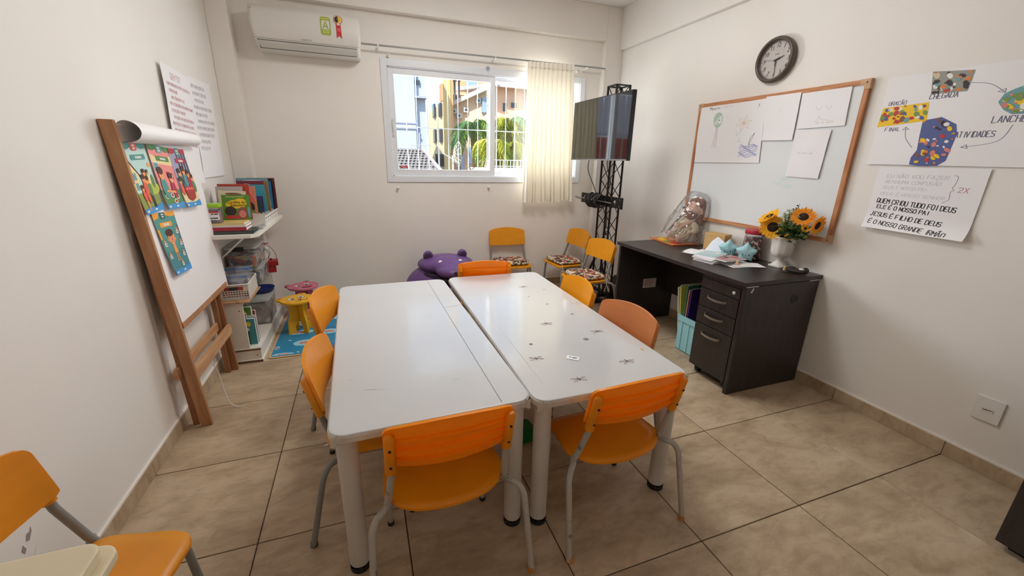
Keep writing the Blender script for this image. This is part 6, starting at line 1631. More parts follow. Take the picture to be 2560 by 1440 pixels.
# ------------------------------------------------------------------ wall shelf, low cabinet and their contents
M_SHW = mat('shelf_white_laminate', (228, 224, 214), rough=0.4, spec=0.4)
M_SHEDGE = mat('chipboard_edge', (112, 82, 62), rough=0.8)
us = thing('wall_shelf', 'white bracketed wall shelf full of books in the back left corner', 'shelf', (0, 0, 0))
SZ = 0.885
MB().prism([(LX + 0.002, 0.02), (-0.225, 0.035), (-0.188, 0.095), (-0.188, 1.066), (LX + 0.002, 1.066)], SZ - 0.022, SZ, M_SHW).build('shelf_board', us, bevel=0.0015)
for y in (0.16, 0.80):
    b = MB(); b.bar((LX + 0.002, y, SZ - 0.03), (-0.25, y, SZ - 0.03), 0.016, 0.014, M_PLASTW); b.bar((LX + 0.010, y, SZ - 0.03), (LX + 0.010, y, SZ - 0.23), 0.016, 0.014, M_PLASTW, (1, 0, 0)); b.bar((LX + 0.012, y, SZ - 0.22), (-0.29, y, SZ - 0.036), 0.012, 0.010, M_PLASTW)
    b.build('bracket', us)
lc = thing('low_cabinet', 'low white open cabinet under the wall shelf', 'cabinet', (0, 0, 0))
CT = 0.435
MB().box(LX + 0.002, -0.335, 0.02, 1.066, CT - 0.018, CT, M_SHW).build('top_board', lc, bevel=0.001)
MB().box(LX + 0.002, -0.338, 0.020, 0.038, 0.104, CT - 0.018, M_SHW).build('side_panel', lc)
MB().box(LX + 0.002, -0.338, 1.048, 1.066, 0.104, CT - 0.018, M_SHW).build('side_panel', lc)
MB().box(LX + 0.002, -0.272, 0.016, 1.066, 0.086, 0.104, M_SHW).build('bottom_board', lc)
MB().box(LX + 0.0015, LX + 0.008, 0.038, 1.048, 0.104, CT - 0.018, M_SHW).build('back_panel', lc)
ed = MB(); ed.box(LX + 0.003, -0.274, 0.0148, 0.0160, 0.086, 0.096, M_SHEDGE); ed.box(LX + 0.003, -0.268, 0.0046, 0.0058, 0.0, 0.016, M_SHEDGE); ed.build('chipped_edge', lc)
MB().box(LX + 0.020, -0.266, 0.006, 1.066, 0.0, 0.018, M_SHW).build('plinth_foot', lc)
MB().box(LX + 0.020, -0.276, 0.016, 1.066, 0.018, 0.086, M_SHW).build('plinth', lc)
sc_ = MB()
for (x, z) in ((-0.36, 0.38), (-0.46, 0.05), (-0.30, 0.05)): sc_.cyl((x, 0.0195 if z > 0.1 else 0.0155, z), (x, 0.0185 if z > 0.1 else 0.0145, z), 0.004, M_DARK, 8)
sc_.build('screw_caps', lc)

# books: each its own object
def book(label, x0, x1, y0, y1, z0, z1, m, rot=(0, 0, 0), title=None, piv=None, group='books on the wall shelf', deco=None, face='y', cat='book'):
    cx, cy = (x0 + x1) / 2, (y0 + y1) / 2
    b = thing('book', label, cat, (cx, cy, z0), 0, group); b.rotation_euler = rot
    w, d, h = (x1 - x0) / 2, (y1 - y0) / 2, z1 - z0
    mb = MB()
    if face == 'y':
        t = min(0.0016, d * 0.3); mb.box(-w, w, -d, -d + t, 0, h, m); mb.box(-w, w, d - t, d, 0, h, m); mb.box(-w, -w + 0.002, -d + t, d - t, 0, h, m)
        mb.build('cover', b); MB().box(-w + 0.003, w - 0.002, -d + t, d - t, 0.003, h - 0.003, M_PAPER).build('pages', b)
        if deco:
            dm = MB()
            for i, (u, v, a, c, mm) in enumerate(deco): dm.flat(ell(u * w, v * h, a * w, c * h, 16), mm, (lambda i: lambda p, q: (p, -d - 0.0006 - 0.0002 * i, q))(i))
            dm.build('cover_picture', b)
    else:
        t = min(0.002, h * 0.25); mb.box(-w, w, -d, d, 0, t, m); mb.box(-w, w, -d, d, h - t, h, m); mb.box(-w, w, -d, -d + 0.002, t, h - t, m)
        mb.build('cover', b); MB().box(-w + 0.003, w - 0.003, -d + 0.002, d - 0.003, t, h - t, M_PAPER).build('pages', b)
    return b
def bk(n, c): return mat('book_' + n, c, rough=0.4, spec=0.4)
z = SZ + 0.0006
for i, (h, m, lab, dx) in enumerate(((0.007, bk('charcoal', (52, 52, 50)), 'charcoal magazine at the bottom of the shelf stack', 0.018), (0.006, bk('olive_grey', (96, 96, 84)), 'olive grey magazine second from the stack bottom', 0.012), (0.006, bk('dark_green', (44, 62, 56)), 'dark green magazine in the shelf stack', 0.02), (0.022, bk('crimson', (164, 34, 56)), 'thick crimson book lying in the shelf stack', -0.02), (0.014, bk('white_spine', (214, 206, 196)), 'white book lying on the crimson one', -0.022), (0.012, bk('cream_yellow', (214, 190, 120)), 'cream and yellow book at the top of the stack', -0.03))):
    book(lab, -0.475, -0.232 + dx, 0.075 + 0.004 * i, 0.235 + 0.006 * i, z, z + h, m, face='z', cat='magazine' if i < 3 else 'book', group='books and magazines stacked on the wall shelf'); z += h + 0.0006
ZST = z
# blue leaflet slipping off the stack edge
lf = thing('leaflet', 'curled blue picture leaflet beside the magazine stack', 'leaflet', (-0.245, 0.30, SZ + 0.001), radians(20))
MB().sheet(lambda u, v: (-0.03 + 0.09 * u, -0.05 + 0.12 * v, 0.004 + 0.018 * u * u), 8, 8, 0.0008, mat('leaflet_blue', (120, 150, 176), rough=0.5, noise_amt=0.5, noise_scale=30, rgb2=(206, 200, 196))).build('leaflet_sheet', lf)
# toy jar with green lid
jr2 = thing('toy_jar', 'clear jar of toys with a lime green lid on the shelf', 'jar', (-0.436, 0.135, ZST), 0)
def toyfill():
    m = bpy.data.materials.new('jar_toys'); m.use_nodes = True; nt = m.node_tree; b = nt.nodes['Principled BSDF']
    tc = nt.nodes.new('ShaderNodeTexCoord'); vo = nt.nodes.new('ShaderNodeTexVoronoi'); vo.inputs['Scale'].default_value = 45
    nt.links.new(tc.outputs['Object'], vo.inputs['Vector']); mx = nt.nodes.new('ShaderNodeHueSaturation'); mx.inputs['Saturation'].default_value = 0.75; mx.inputs['Value'].default_value = 0.45
    nt.links.new(vo.outputs['Color'], mx.inputs['Color']); nt.links.new(mx.outputs[0], b.inputs['Base Color']); return m
M_TOYF = toyfill()
MB().prism(rrect(0.088, 0.070, 0.016, 4), 0.003, 0.078, M_TOYF).build('toys', jr2)
MB().prism(rrect(0.098, 0.080, 0.018, 4), 0.0, 0.098, M_JARG).build('jar_wall', jr2, bevel=0.004)
MB().prism(rrect(0.102, 0.084, 0.020, 4), 0.098, 0.122, mat('lid_lime', (150, 196, 40), rough=0.35), None).build('lid', jr2, bevel=0.005)
jl = MB(); fj_ = lambda u, v: (u, -0.0412, v)
jl.flat(rrect(0.092, 0.052, 0.004, 2, 0, 0.048), M_PAPER, fj_); jl.flat([(-0.046, 0.066), (0.046, 0.066), (0.046, 0.076), (-0.046, 0.076)], M_REDL, lambda u, v: (u, -0.0416, v)); jl.flat(ell(-0.026, 0.058, 0.018, 0.011, 16), M_PAPER, lambda u, v: (u, -0.042, v))
scribble(jl, -0.038, 0.054, 0.026, 0.006, 0.0025, M_REDL, lambda u, v: (u, -0.0424, v), 91); scribble(jl, 0.004, 0.056, 0.038, 0.006, 0.0022, M_BLACK, lambda u, v: (u, -0.0424, v), 92); scribble(jl, -0.04, 0.03, 0.076, 0.006, 0.002, M_BLACK, lambda u, v: (u, -0.0424, v), 93)
jl.build('jar_label', jr2)
# standing picture books
bk1 = book('green picture book with yellow title standing at the shelf front', -0.408, -0.248, 0.245, 0.253, ZST - 0.002, ZST + 0.165, bk('leaf_green', (96, 142, 50)), rot=(radians(-9), 0, 0),
     deco=[(0.0, 0.63, 0.78, 0.17, c_ye), (0.30, 0.74, 0.42, 0.12, c_ye), (-0.45, 0.36, 0.42, 0.19, c_dk), (0.42, 0.26, 0.40, 0.26, c_br), (0.40, 0.24, 0.26, 0.15, c_pk), (0.88, 0.30, 0.10, 0.22, c_tl), (-0.35, 0.12, 0.55, 0.08, c_rd)])
tl_ = MB(); 
font_mesh('Cartilha da', 0.024, M_BLACK, tl_, lambda u, v: (u, -0.0062, 0.118 + v)); font_mesh('Sabedoria', 0.024, M_BLACK, tl_, lambda u, v: (0.014 + u, -0.0062, 0.098 + v)); tl_.ribbon([(-0.055, 0.153), (0.05, 0.153)], 0.004, MATS['label_pale_green'], lambda u, v: (u, -0.0060, v)); tl_.build('cover_title', bk1)
zz = SZ + 0.010
book('cream picture book behind the green one, slightly tilted', -0.445, -0.285, 0.285, 0.291, ZST - 0.03, ZST + 0.190, bk('cream_cover', (222, 208, 180)), rot=(radians(-9), radians(3), 0), deco=[(0.1, 0.9, 0.6, 0.04, c_br)])
book('grey picture book with red top band in the shelf row', -0.458, -0.300, 0.330, 0.337, SZ + 0.06, SZ + 0.285, bk('grey_cover', (182, 172, 168)), rot=(radians(-8), 0, 0), deco=[(0.2, 0.72, 0.5, 0.08, c_dk), (-0.5, 0.78, 0.35, 0.12, c_gn)])
book('red-edged picture book behind the grey one', -0.455, -0.268, 0.365, 0.373, SZ + 0.055, SZ + 0.300, bk('brick_red', (176, 66, 52)), rot=(radians(-8), 0, 0), deco=[(0, 0.6, 0.8, 0.3, c_be)])
for i, (x0, x1, y, zt, c, lab, deco) in enumerate((
    (-0.470, -0.420, 0.41, 1.09, (46, 92, 92), 'dark teal booklet leaning by the wall on the shelf', None),
    (-0.395, -0.248, 0.455, 1.165, (206, 140, 110), 'salmon picture book in the first slot of the organizer', [(0.4, 0.75, 0.4, 0.2, c_pk), (0.3, 0.45, 0.5, 0.16, c_dk), (0.2, 0.3, 0.6, 0.12, c_gn)]),
    (-0.375, -0.235, 0.515, 1.060, (38, 78, 68), 'low dark green book in the organizer', [(0, 0.5, 0.3, 0.1, c_tl)]),
    (-0.385, -0.228, 0.575, 1.085, (66, 60, 110), 'violet comic book in the organizer', [(0.2, 0.7, 0.6, 0.15, c_pk), (-0.2, 0.5, 0.4, 0.1, c_wh)]),
    (-0.395, -0.222, 0.640, 1.165, (64, 150, 170), 'turquoise picture book in the organizer', [(0.1, 0.3, 0.7, 0.2, c_gn), (0.0, 0.15, 0.7, 0.12, c_br)]),
    (-0.415, -0.232, 0.690, 1.190, (118, 44, 62), 'maroon picture book in the organizer', [(-0.3, 0.85, 0.4, 0.08, c_wh)]),
    (-0.400, -0.216, 0.745, 1.185, (150, 116, 72), 'tan picture book in the organizer', [(0.6, 0.5, 0.3, 0.3, c_gn)]),
    (-0.440, -0.222, 0.800, 1.205, (110, 150, 160), 'tall pale teal book at the back of the organizer', [(0.0, 0.9, 0.8, 0.06, c_gyb)]),
    (-0.400, -0.212, 0.850, 1.180, (60, 120, 170), 'blue picture book in the organizer', [(0.4, 0.4, 0.5, 0.25, c_tl)]),
    (-0.400, -0.206, 0.905, 1.195, (36, 34, 44), 'black covered book near the organizer end', None),
    (-0.400, -0.200, 0.950, 1.200, (120, 46, 52), 'dark red book last in the organizer', None))):
    book(lab, x0, x1, y - 0.004, y + 0.004, SZ + 0.0075, zt, bk('row%d' % i, c), rot=(radians(-6), 0, 0), deco=deco)
rb = MB().tube(smooth_path([(-0.30, 0.44, 1.175), (-0.285, 0.435, 1.14), (-0.262, 0.432, 1.10), (-0.25, 0.43, 1.06)], 5), 0.004, mat('ribbon_coral', (240, 110, 80), rough=0.5), 6).build('ribbon_marker')
tag(rb, 'coral ribbon hanging over the salmon book', 'ribbon')
# white slotted organizer
M_ORGW = mat('organizer_white', (232, 228, 220), rough=0.4)
og = thing('magazine_organizer', 'white slotted plastic organizer holding the row of books', 'organizer', (0, 0, SZ + 0.0004))
MB().box(-0.435, -0.205, 0.425, 0.985, 0.0, 0.006, M_ORGW).build('base', og)
for k in range(9):
    y = 0.425 + 0.0695 * k
    MB().box8([(-0.435, y, 0.006), (-0.205, y, 0.006), (-0.205, y + 0.003, 0.006), (-0.435, y + 0.003, 0.006), (-0.435, y, 0.15), (-0.205, y, 0.070), (-0.205, y + 0.003, 0.070), (-0.435, y + 0.003, 0.15)], M_ORGW).build('divider', og)
fr_ = MB(); fr_.box(-0.205, -0.201, 0.425, 0.985, 0.006, 0.070, M_ORGW); fr_.build('front_wall', og)
hs_ = MB()
for k in range(8):
    for (zz, hh) in ((0.052, 0.010), (0.030, 0.006), (0.018, 0.004)):
        y = 0.425 + 0.0695 * (k + 0.5); hs_.box(-0.2012, -0.2004, y - 0.012, y + 0.012, zz - hh / 2, zz + hh / 2, M_DARK if zz > 0.05 else mat('slot_grey', (150, 146, 140), rough=0.6))
hs_.build('front_slots', og)

# storage boxes on the cabinet
M_CLR = clear_mat('clear_box_plastic', (240, 240, 238), haze=0.10, gloss=0.05, rough=0.12, hazecol=(245, 244, 240))
M_CLRL = clear_mat('clear_lid_plastic', (240, 240, 238), haze=0.34, gloss=0.05, rough=0.15, hazecol=(248, 247, 244))
def fill_mat(name, cols, scale):
    m = bpy.data.materials.new(name); m.use_nodes = True; nt = m.node_tree; b = nt.nodes['Principled BSDF']
    tc = nt.nodes.new('ShaderNodeTexCoord'); vo = nt.nodes.new('ShaderNodeTexVoronoi'); vo.inputs['Scale'].default_value = scale
    nt.links.new(tc.outputs['Object'], vo.inputs['Vector']); sp = nt.nodes.new('ShaderNodeSeparateColor'); nt.links.new(vo.outputs['Color'], sp.inputs[0])
    r = nt.nodes.new('ShaderNodeValToRGB'); r.color_ramp.interpolation = 'CONSTANT'; n = len(cols)
    r.color_ramp.elements[0].color = lin(cols[0]); r.color_ramp.elements[1].position = 1.0 / n; r.color_ramp.elements[1].color = lin(cols[1])
    for k in range(2, n): e = r.color_ramp.elements.new(k / n); e.color = lin(cols[k])
    nt.links.new(sp.outputs[0], r.inputs['Fac']); nt.links.new(r.outputs[0], b.inputs['Base Color']); b.inputs['Roughness'].default_value = 0.6
    return m
F1 = fill_mat('box_fill_mixed', [(150, 150, 136), (90, 86, 98), (200, 104, 88), (224, 204, 160), (70, 68, 96), (190, 190, 184)], 30)
F2 = fill_mat('box_fill_blue', [(70, 90, 130), (180, 180, 186), (46, 60, 100), (200, 196, 190)], 24)
F3 = fill_mat('box_fill_grey', [(190, 184, 178), (150, 146, 144), (222, 218, 212), (168, 150, 144)], 20)
def clear_box(label, x0, x1, y0, y1, z0, z1, fill, fz, lid, clip=False, group='clear storage boxes under the wall shelf'):
    cx, cy = (x0 + x1) / 2, (y0 + y1) / 2; w, d, h = (x1 - x0), (y1 - y0), z1 - z0
    b = thing('storage_box', label, 'storage box', (cx, cy, z0), 0, group)
    s = MB(); hb = h - 0.02
    A = rrect(w * 0.88, d * 0.92, 0.02, 4); B_ = rrect(w * 0.96, d * 0.97, 0.024, 4); n = len(A)
    s.add([(p[0], p[1], 0) for p in A] + [(p[0], p[1], hb) for p in B_], [(k, (k + 1) % n, n + (k + 1) % n, n + k) for k in range(n)] + [tuple(range(n))[::-1]], M_CLR, False)
    s.build('box_wall', b)
    MB().prism(rrect(w * 0.83, d * 0.87, 0.02, 4), 0.004, hb * fz, fill).build('box_contents', b, bevel=0.01)
    l = MB().prism(rrect(w, d, 0.03, 5), hb, h - 0.006, lid).prism(rrect(w * 0.86, d * 0.88, 0.03, 5), h - 0.006, h, lid).build('lid', b, bevel=0.003)
    if clip:
        for sy in (-1,): MB().box(-0.045, 0.030, sy * d / 2 - 0.006, sy * d / 2 + 0.004, hb - 0.012, h - 0.002, mat('clip_black', (30, 32, 30), rough=0.5)).build('clip', b, bevel=0.002)
        MB().box(-0.045, 0.030, d / 2 - 0.004, d / 2 + 0.006, hb - 0.012, h - 0.002, MATS['clip_black']).build('clip', b, bevel=0.002)
clear_box('lower clear storage box on the low cabinet', -0.498, -0.288, 0.42, 0.78, CT + 0.0006, CT + 0.140, F2, 0.8, M_CLRL)
clear_box('upper clear storage box with black clips, stacked on another', -0.498, -0.292, 0.40, 0.76, CT + 0.142, CT + 0.305, F1, 0.62, M_CLRL, True)
M_NAVY = mat('lid_navy', (26, 46, 110), rough=0.4)
clear_box('clear storage box on the cabinet bottom shelf', -0.470, -0.275, 0.46, 0.78, 0.1046, 0.310, F3, 0.75, M_CLRL)
nb = thing('blue_dish', 'navy blue plastic dish resting on the lower storage box', 'dish', (-0.352, 0.690, 0.3106))
MB().lathe([(0.06, 0.0), (0.078, 0.008), (0.088, 0.034), (0.091, 0.036), (0.088, 0.036), (0.074, 0.010), (0.0, 0.006)], M_NAVY, seg=30).build('dish_shell', nb)
# brown patterned board and the white basket
M_BRB = mat('board_tan_marks', (190, 146, 104), rough=0.7, noise_amt=0.5, noise_scale=14, rgb2=(60, 40, 30), stretch=(1, 5, 1), ramp=(0.60, 0.66))
tag(MB().box(-0.470, -0.292, 0.012, 0.375, CT + 0.0006, CT + 0.009, M_BRB).build('patterned_board', bevel=0.001), 'tan board with dark streaks lying on the low cabinet', 'board')
M_BASK = mat('basket_white', (222, 214, 206), rough=0.45)
bk_ = thing('plastic_basket', 'white perforated plastic basket on the tan board', 'basket', (-0.385, 0.205, CT + 0.0098), radians(2))
bw, bd, bh = 0.083, 0.145, 0.105
bs_ = MB()
bs_.box(-bw + 0.006, bw - 0.006, -bd + 0.006, bd - 0.006, 0, 0.004, M_BASK)
def perforated(mb, o, ux, L, H, cols, rows, m):
    """wall with a grid of square holes: bars only"""
    ux = Vector(ux); o = Vector(o)
    for k in range(cols + 1): mb.bar(o + ux * (L * k / cols), o + ux * (L * k / cols) + Vector((0, 0, H)), 0.0045, 0.003, m, ux.cross(Vector((0, 0, 1))))
    for j in range(rows + 1): mb.bar(o + Vector((0, 0, H * j / rows)), o + ux * L + Vector((0, 0, H * j / rows)), 0.003, 0.0055, m)
perforated(bs_, (-bw, -bd, 0.004), (1, 0, 0), 2 * bw, 0.060, 11, 4, M_BASK); bs_.box(-bw, -0.055, -bd - 0.0015, -bd + 0.0015, 0.064, bh, M_BASK); bs_.box(0.055, bw, -bd - 0.0015, -bd + 0.0015, 0.064, bh, M_BASK); bs_.box(-0.055, 0.055, -bd - 0.0015, -bd + 0.0015, 0.092, bh, M_BASK)
perforated(bs_, (-bw, bd, 0.004), (1, 0, 0), 2 * bw, 0.098, 11, 6, M_BASK)
for sx in (-1, 1):
    for j in range(9): bs_.bar((sx * bw, -bd, 0.008 + 0.011 * j), (sx * bw, bd, 0.008 + 0.011 * j), 0.003, 0.0055, M_BASK)
    for k in range(7): bs_.bar((sx * bw, -bd + 2 * bd * k / 6, 0.0), (sx * bw, -bd + 2 * bd * k / 6, bh), 0.0035, 0.006, M_BASK, (0, 1, 0))
bs_.build('basket_wall', bk_)
rm = MB(); rr_ = rrect(2 * bw + 0.008, 2 * bd + 0.008, 0.02, 4); rm.tube([(p[0], p[1], bh) for p in rr_], 0.0055, M_BASK, 6, closed=True); rm.build('basket_rim', bk_)
# zip bags in the basket
M_ZIP = clear_mat('zip_bag_film', (244, 246, 250), haze=0.14, gloss=0.10, rough=0.12, hazecol=(226, 228, 232)); M_ZIPB = mat('zip_strip_blue', (56, 120, 196), rough=0.4)
for i, (y, h, fill, lab) in enumerate(((-0.075, 0.150, fill_mat('zip_fill_red', [(170, 70, 60), (70, 46, 50), (60, 60, 60), (190, 170, 130)], 30), 'zip bag of red and dark pieces at the basket front'), (0.0, 0.185, F2, 'zip bag with blue seal in the middle of the basket'), (0.075, 0.175, F3, 'zip bag of grey pieces at the back of the basket'))):
    zb = thing('zip_bag', lab, 'zip bag', (-0.385, 0.205 + y, CT + 0.0145), 0, 'zip bags in the white basket'); zb.rotation_euler = (radians(-8), 0, 0)
    MB().prism(rrect(0.145, 0.055, 0.02, 4), 0.0, h * 0.55, fill).build('bag_contents', zb, bevel=0.012)
    def zf(u, v, h=h):
        a = 2 * pi * u; t = 1 - v ** 2 * 0.85; return (0.074 * cos(a) * (1 + 0.04 * sin(9 * v + 3 * a)), 0.030 * sin(a) * t * (1 + 0.1 * sin(7 * v + a * 2)), h * v)
    MB().grid(zf, 28, 12, M_ZIP, wrap=True).build('bag_film', zb)
    MB().box(-0.072, 0.072, -0.0065, 0.0065, h - 0.022, h - 0.010, M_ZIPB).build('zip_strip', zb, bevel=0.002)
# red wooden blocks on a wire
M_REDT = mat('toy_red', (160, 26, 34), rough=0.4)
rt = thing('bead_wire_toy', 'red wooden wire toy on the cabinet near the corner', 'toy', (-0.292, 0.860, CT + 0.0006), radians(10))
MB().box(-0.050, 0.050, -0.05, 0.05, 0.055, 0.095, M_REDT).build('upper_block', rt, bevel=0.003)
MB().box(-0.05, 0.030, -0.055, 0.055, 0.0, 0.045, M_REDT).build('base_block', rt, bevel=0.003)
MB().cyl((0.0, -0.02, 0.045), (0.02, -0.02, 0.085), 0.012, mat('toy_wood_peg', (214, 170, 130), rough=0.5), 10).build('peg', rt)
M_WIRE = mat('wire_dark', (56, 48, 44), rough=0.4)
for pts in (((-0.04, -0.03, 0.09), (-0.055, -0.03, 0.15), (-0.03, -0.03, 0.20), (0.0, -0.03, 0.16), (-0.03, -0.03, 0.11)), ((0.045, 0, 0.095), (0.035, 0, 0.16), (0.0, 0, 0.215), (-0.04, 0, 0.235)), ((-0.05, 0.02, 0.10), (-0.07, 0.02, 0.15), (-0.04, 0.02, 0.19), (-0.01, 0.02, 0.14), (-0.02, 0.02, 0.095))):
    MB().tube(smooth_path(pts, 6), 0.0022, M_WIRE, 6).build('wire', rt)
MB().lathe([(0.020, 0.236), (0.034, 0.240), (0.0, 0.243)], M_REDT, (-0.03, 0.0, 0.0), 14).build('top_disc', rt)
MB().ball((0.0, 0.0, 0.105), (0.010, 0.010, 0.010), M_REDT, 10, 8).build('bead', rt)
# books on the cabinet bottom shelf
for i, (x0, x1, y0, y1, h, c, lab) in enumerate(((-0.400, -0.345, 0.085, 0.105, 0.235, (70, 96, 120), 'grey-blue book in the low cabinet, nearest the side panel'), (-0.370, -0.318, 0.120, 0.150, 0.265, (92, 136, 60), 'green patterned activity book in the low cabinet'), (-0.352, -0.300, 0.085, 0.112, 0.190, (66, 138, 144), 'teal book at the front of the low cabinet'), (-0.365, -0.305, 0.160, 0.185, 0.225, (150, 60, 66), 'dark red book behind the green activity book'), (-0.355, -0.296, 0.118, 0.128, 0.205, (226, 218, 210), 'white patterned book beside the teal one'))):
    book(lab, x0 - 0.05, x1, y0, y1, 0.1046, 0.1046 + h, bk('low%d' % i, c), group='books in the low cabinet', deco=[(0.2, 0.8, 0.3, 0.1, c_ye), (-0.1, 0.6, 0.4, 0.08, c_wh)])

# ------------------------------------------------------------------ easel with flip chart
M_EAS = wood('easel_wood', (186, 138, 100), (164, 116, 80), (6, 6, 0.8), 5); M_EASD = wood('easel_wood_dark', (164, 116, 80), (142, 96, 64), (6, 6, 0.8), 5); M_EASH = wood('easel_rail_wood', (206, 160, 118), (184, 136, 96), (6, 0.8, 6), 5)
KX = -0.0525                                   # the front frame leans back towards the wall
def ex(z, d=0.0): return -0.402 + KX * z + d
def ey(y, z):
    """legs splay outwards with height"""
    return y + (-0.038 if y < -0.4 else (0.050 if y < -0.03 else 0.0)) * z
es = thing('easel', 'brown wooden easel leaning near the left wall', 'easel', (0, 0, 0))
def leg(y0, y1, d0, d1, ztop, m, k=KX, x0=-0.402):
    f = lambda z, d: x0 + k * z + d
    return MB().box8([(f(0, d0), ey(y0, 0), 0), (f(0, d1), ey(y0, 0), 0), (f(0, d1), ey(y1, 0), 0), (f(0, d0), ey(y1, 0), 0), (f(ztop, d0), ey(y0, ztop), ztop), (f(ztop, d1), ey(y0, ztop), ztop), (f(ztop, d1), ey(y1, ztop), ztop), (f(ztop, d0), ey(y1, ztop), ztop)], m)
leg(-0.716, -0.694, -0.024, 0.026, 1.505, M_EAS).build('front_leg', es, bevel=0.002)
leg(-0.076, -0.052, -0.046, 0.0, 1.47, M_EASD).build('front_leg', es, bevel=0.002)
leg(-0.690, -0.666, -0.040, -0.012, 1.05, M_EASD, -0.020, -0.428).build('rear_leg', es, bevel=0.002)
leg(-0.104, -0.080, -0.040, -0.012, 1.05, M_EASD, -0.020, -0.428).build('rear_leg', es, bevel=0.002)
MB().box(ex(0.3, -0.002), ex(0.3, 0.020), -0.706, -0.062, 0.265, 0.325, M_EASH).build('front_rail', es, bevel=0.002)
MB().box(-0.478, -0.460, -0.745, -0.070, 0.300, 0.350, M_EASH).build('rear_rail', es, bevel=0.002)
def slab(y0, y1, z0, z1, d0, d1, m):
    yl = lambda z: y0 - 0.058 * (z - 0.58)
    return MB().box8([(ex(z0, d0), yl(z0), z0), (ex(z0, d1), yl(z0), z0), (ex(z0, d1), y1, z0), (ex(z0, d0), y1, z0), (ex(z1, d0), yl(z1), z1), (ex(z1, d1), yl(z1), z1), (ex(z1, d1), y1, z1), (ex(z1, d0), y1, z1)], m)
slab(-0.690, 0.060, 0.575, 1.49, 0.000, 0.008, mat('easel_hardboard', (120, 84, 60), rough=0.7)).build('back_board', es)
slab(-0.690, 0.065, 0.548, 0.578, 0.002, 0.020, M_EAS).build('paper_ledge', es, bevel=0.001)
M_FLIP = mat('flip_chart_paper', (236, 232, 232), rough=0.75, spec=0.15)
fc_ = thing('flip_chart_pad', 'white flip chart pad with its top sheet rolled over on the easel', 'flip chart', (0, 0, 0))
def pad(u, v):                                  # u: y, v: down from the top
    z = 1.490 - 0.915 * v; yl = -0.684 - 0.060 * (z - 0.58)
    y = yl + (0.095 - yl) * u
    return (ex(z, 0.015 + 0.003 * sin(v * 7 + u * 2) * v + 0.002 * sin(u * 6)), y, z - 0.03 * u * v)
MB().sheet(lambda u, v: pad(1 - u, v), 24, 30, 0.005, M_FLIP).build('paper_pad', fc_)
_rp = [(0.0, 1.492), (0.022, 1.506), (0.050, 1.503), (0.074, 1.484), (0.082, 1.458), (0.070, 1.434), (0.045, 1.420), (0.020, 1.416)]
_rs = smooth_path([(a, b, 0) for a, b in _rp], 4)
def roll(u, v):
    q = _rs[min(int(v * (len(_rs) - 1) + 0.5), len(_rs) - 1)]
    y = -0.730 + 0.800 * u
    s = 1 - 0.22 * u
    return (ex(1.47, 0.014) + q.x * s, y, 1.492 + (q.y - 1.492) * s - 0.012 * u)
MB().sheet(lambda u, v: roll(1 - u, v), 16, len(_rs), 0.0008, M_FLIP).build('rolled_sheet', fc_)

# lesson cards pasted on the flip chart
def card_on_pad(label, corners, draw, lift=0.0):
    t = thing('lesson_card', label, 'card', (0, 0, 0), 0, 'illustrated lesson cards on the flip chart')
    TL, TR, BR, BL = [Vector(c) for c in corners]
    def P(u, v):
        p = TL * (1 - u) * (1 - v) + TR * u * (1 - v) + BR * u * v + BL * (1 - u) * v
        return (ex(p.y, 0.0205 + lift + 0.010 * (v - 0.1) ** 2 * (1.6 - u) + 0.006 * u * v), p.x, p.y)
    MB().sheet(lambda u, v: P(1 - u, v), 10, 16, 0.0006, M_PAPER).build('card_sheet', t)
    d = MB()
    fn = lambda lvl: (lambda u, v: (lambda q: (q[0] + 0.0012 + 0.0003 * lvl, q[1], q[2]))(P(u, 1 - v)))
    draw(d, fn); d.build('card_picture', t)
def strip(d, fn, poly, m, lvl=0, n=8):
    d.flat(poly, m, fn(lvl))
def band(d, fn, v0, v1, m, lvl, n=8, u0=0.0, u1=1.0):
    for k in range(n):
        a, b = v0 + (v1 - v0) * k / n, v0 + (v1 - v0) * (k + 1) / n; d.flat([(u0, a), (u1, a), (u1, b), (u0, b)], m, fn(lvl))
q_sky, q_grass, q_lgr, q_sea, q_teal, q_hair, q_skin, q_red, q_cream, q_rose, q_green, q_navy, q_grey, q_cake, q_wine, q_org = [flatc(n, c) for n, c in (('c_sky', (190, 218, 212)), ('c_grass', (140, 152, 76)), ('c_meadow', (186, 190, 82)), ('c_sea', (70, 150, 210)), ('c_teal', (86, 150, 144)), ('c_hair', (84, 52, 44)), ('c_skin', (238, 160, 108)), ('c_red', (232, 96, 78)), ('c_cream', (236, 216, 160)), ('c_rose', (236, 144, 140)), ('c_green', (92, 140, 84)), ('c_navy', (60, 62, 74)), ('c_grey', (160, 160, 186)), ('c_cake', (164, 56, 50)), ('c_wine', (180, 52, 78)), ('c_org', (244, 166, 60)))]
def wave(d, fn, m=None):
    band(d, fn, 0.0, 0.075, m or q_sea, 6, 3); d.flat([(0, 0.074), (0.3, 0.085), (0.6, 0.074), (1, 0.115), (1, 0.074)], m or q_sea, fn(6))
    for u in (0.06, 0.5): d.flat([(u, 0.025), (u + 0.12, 0.03), (u + 0.12, 0.055), (u, 0.05)], c_wh, fn(8))
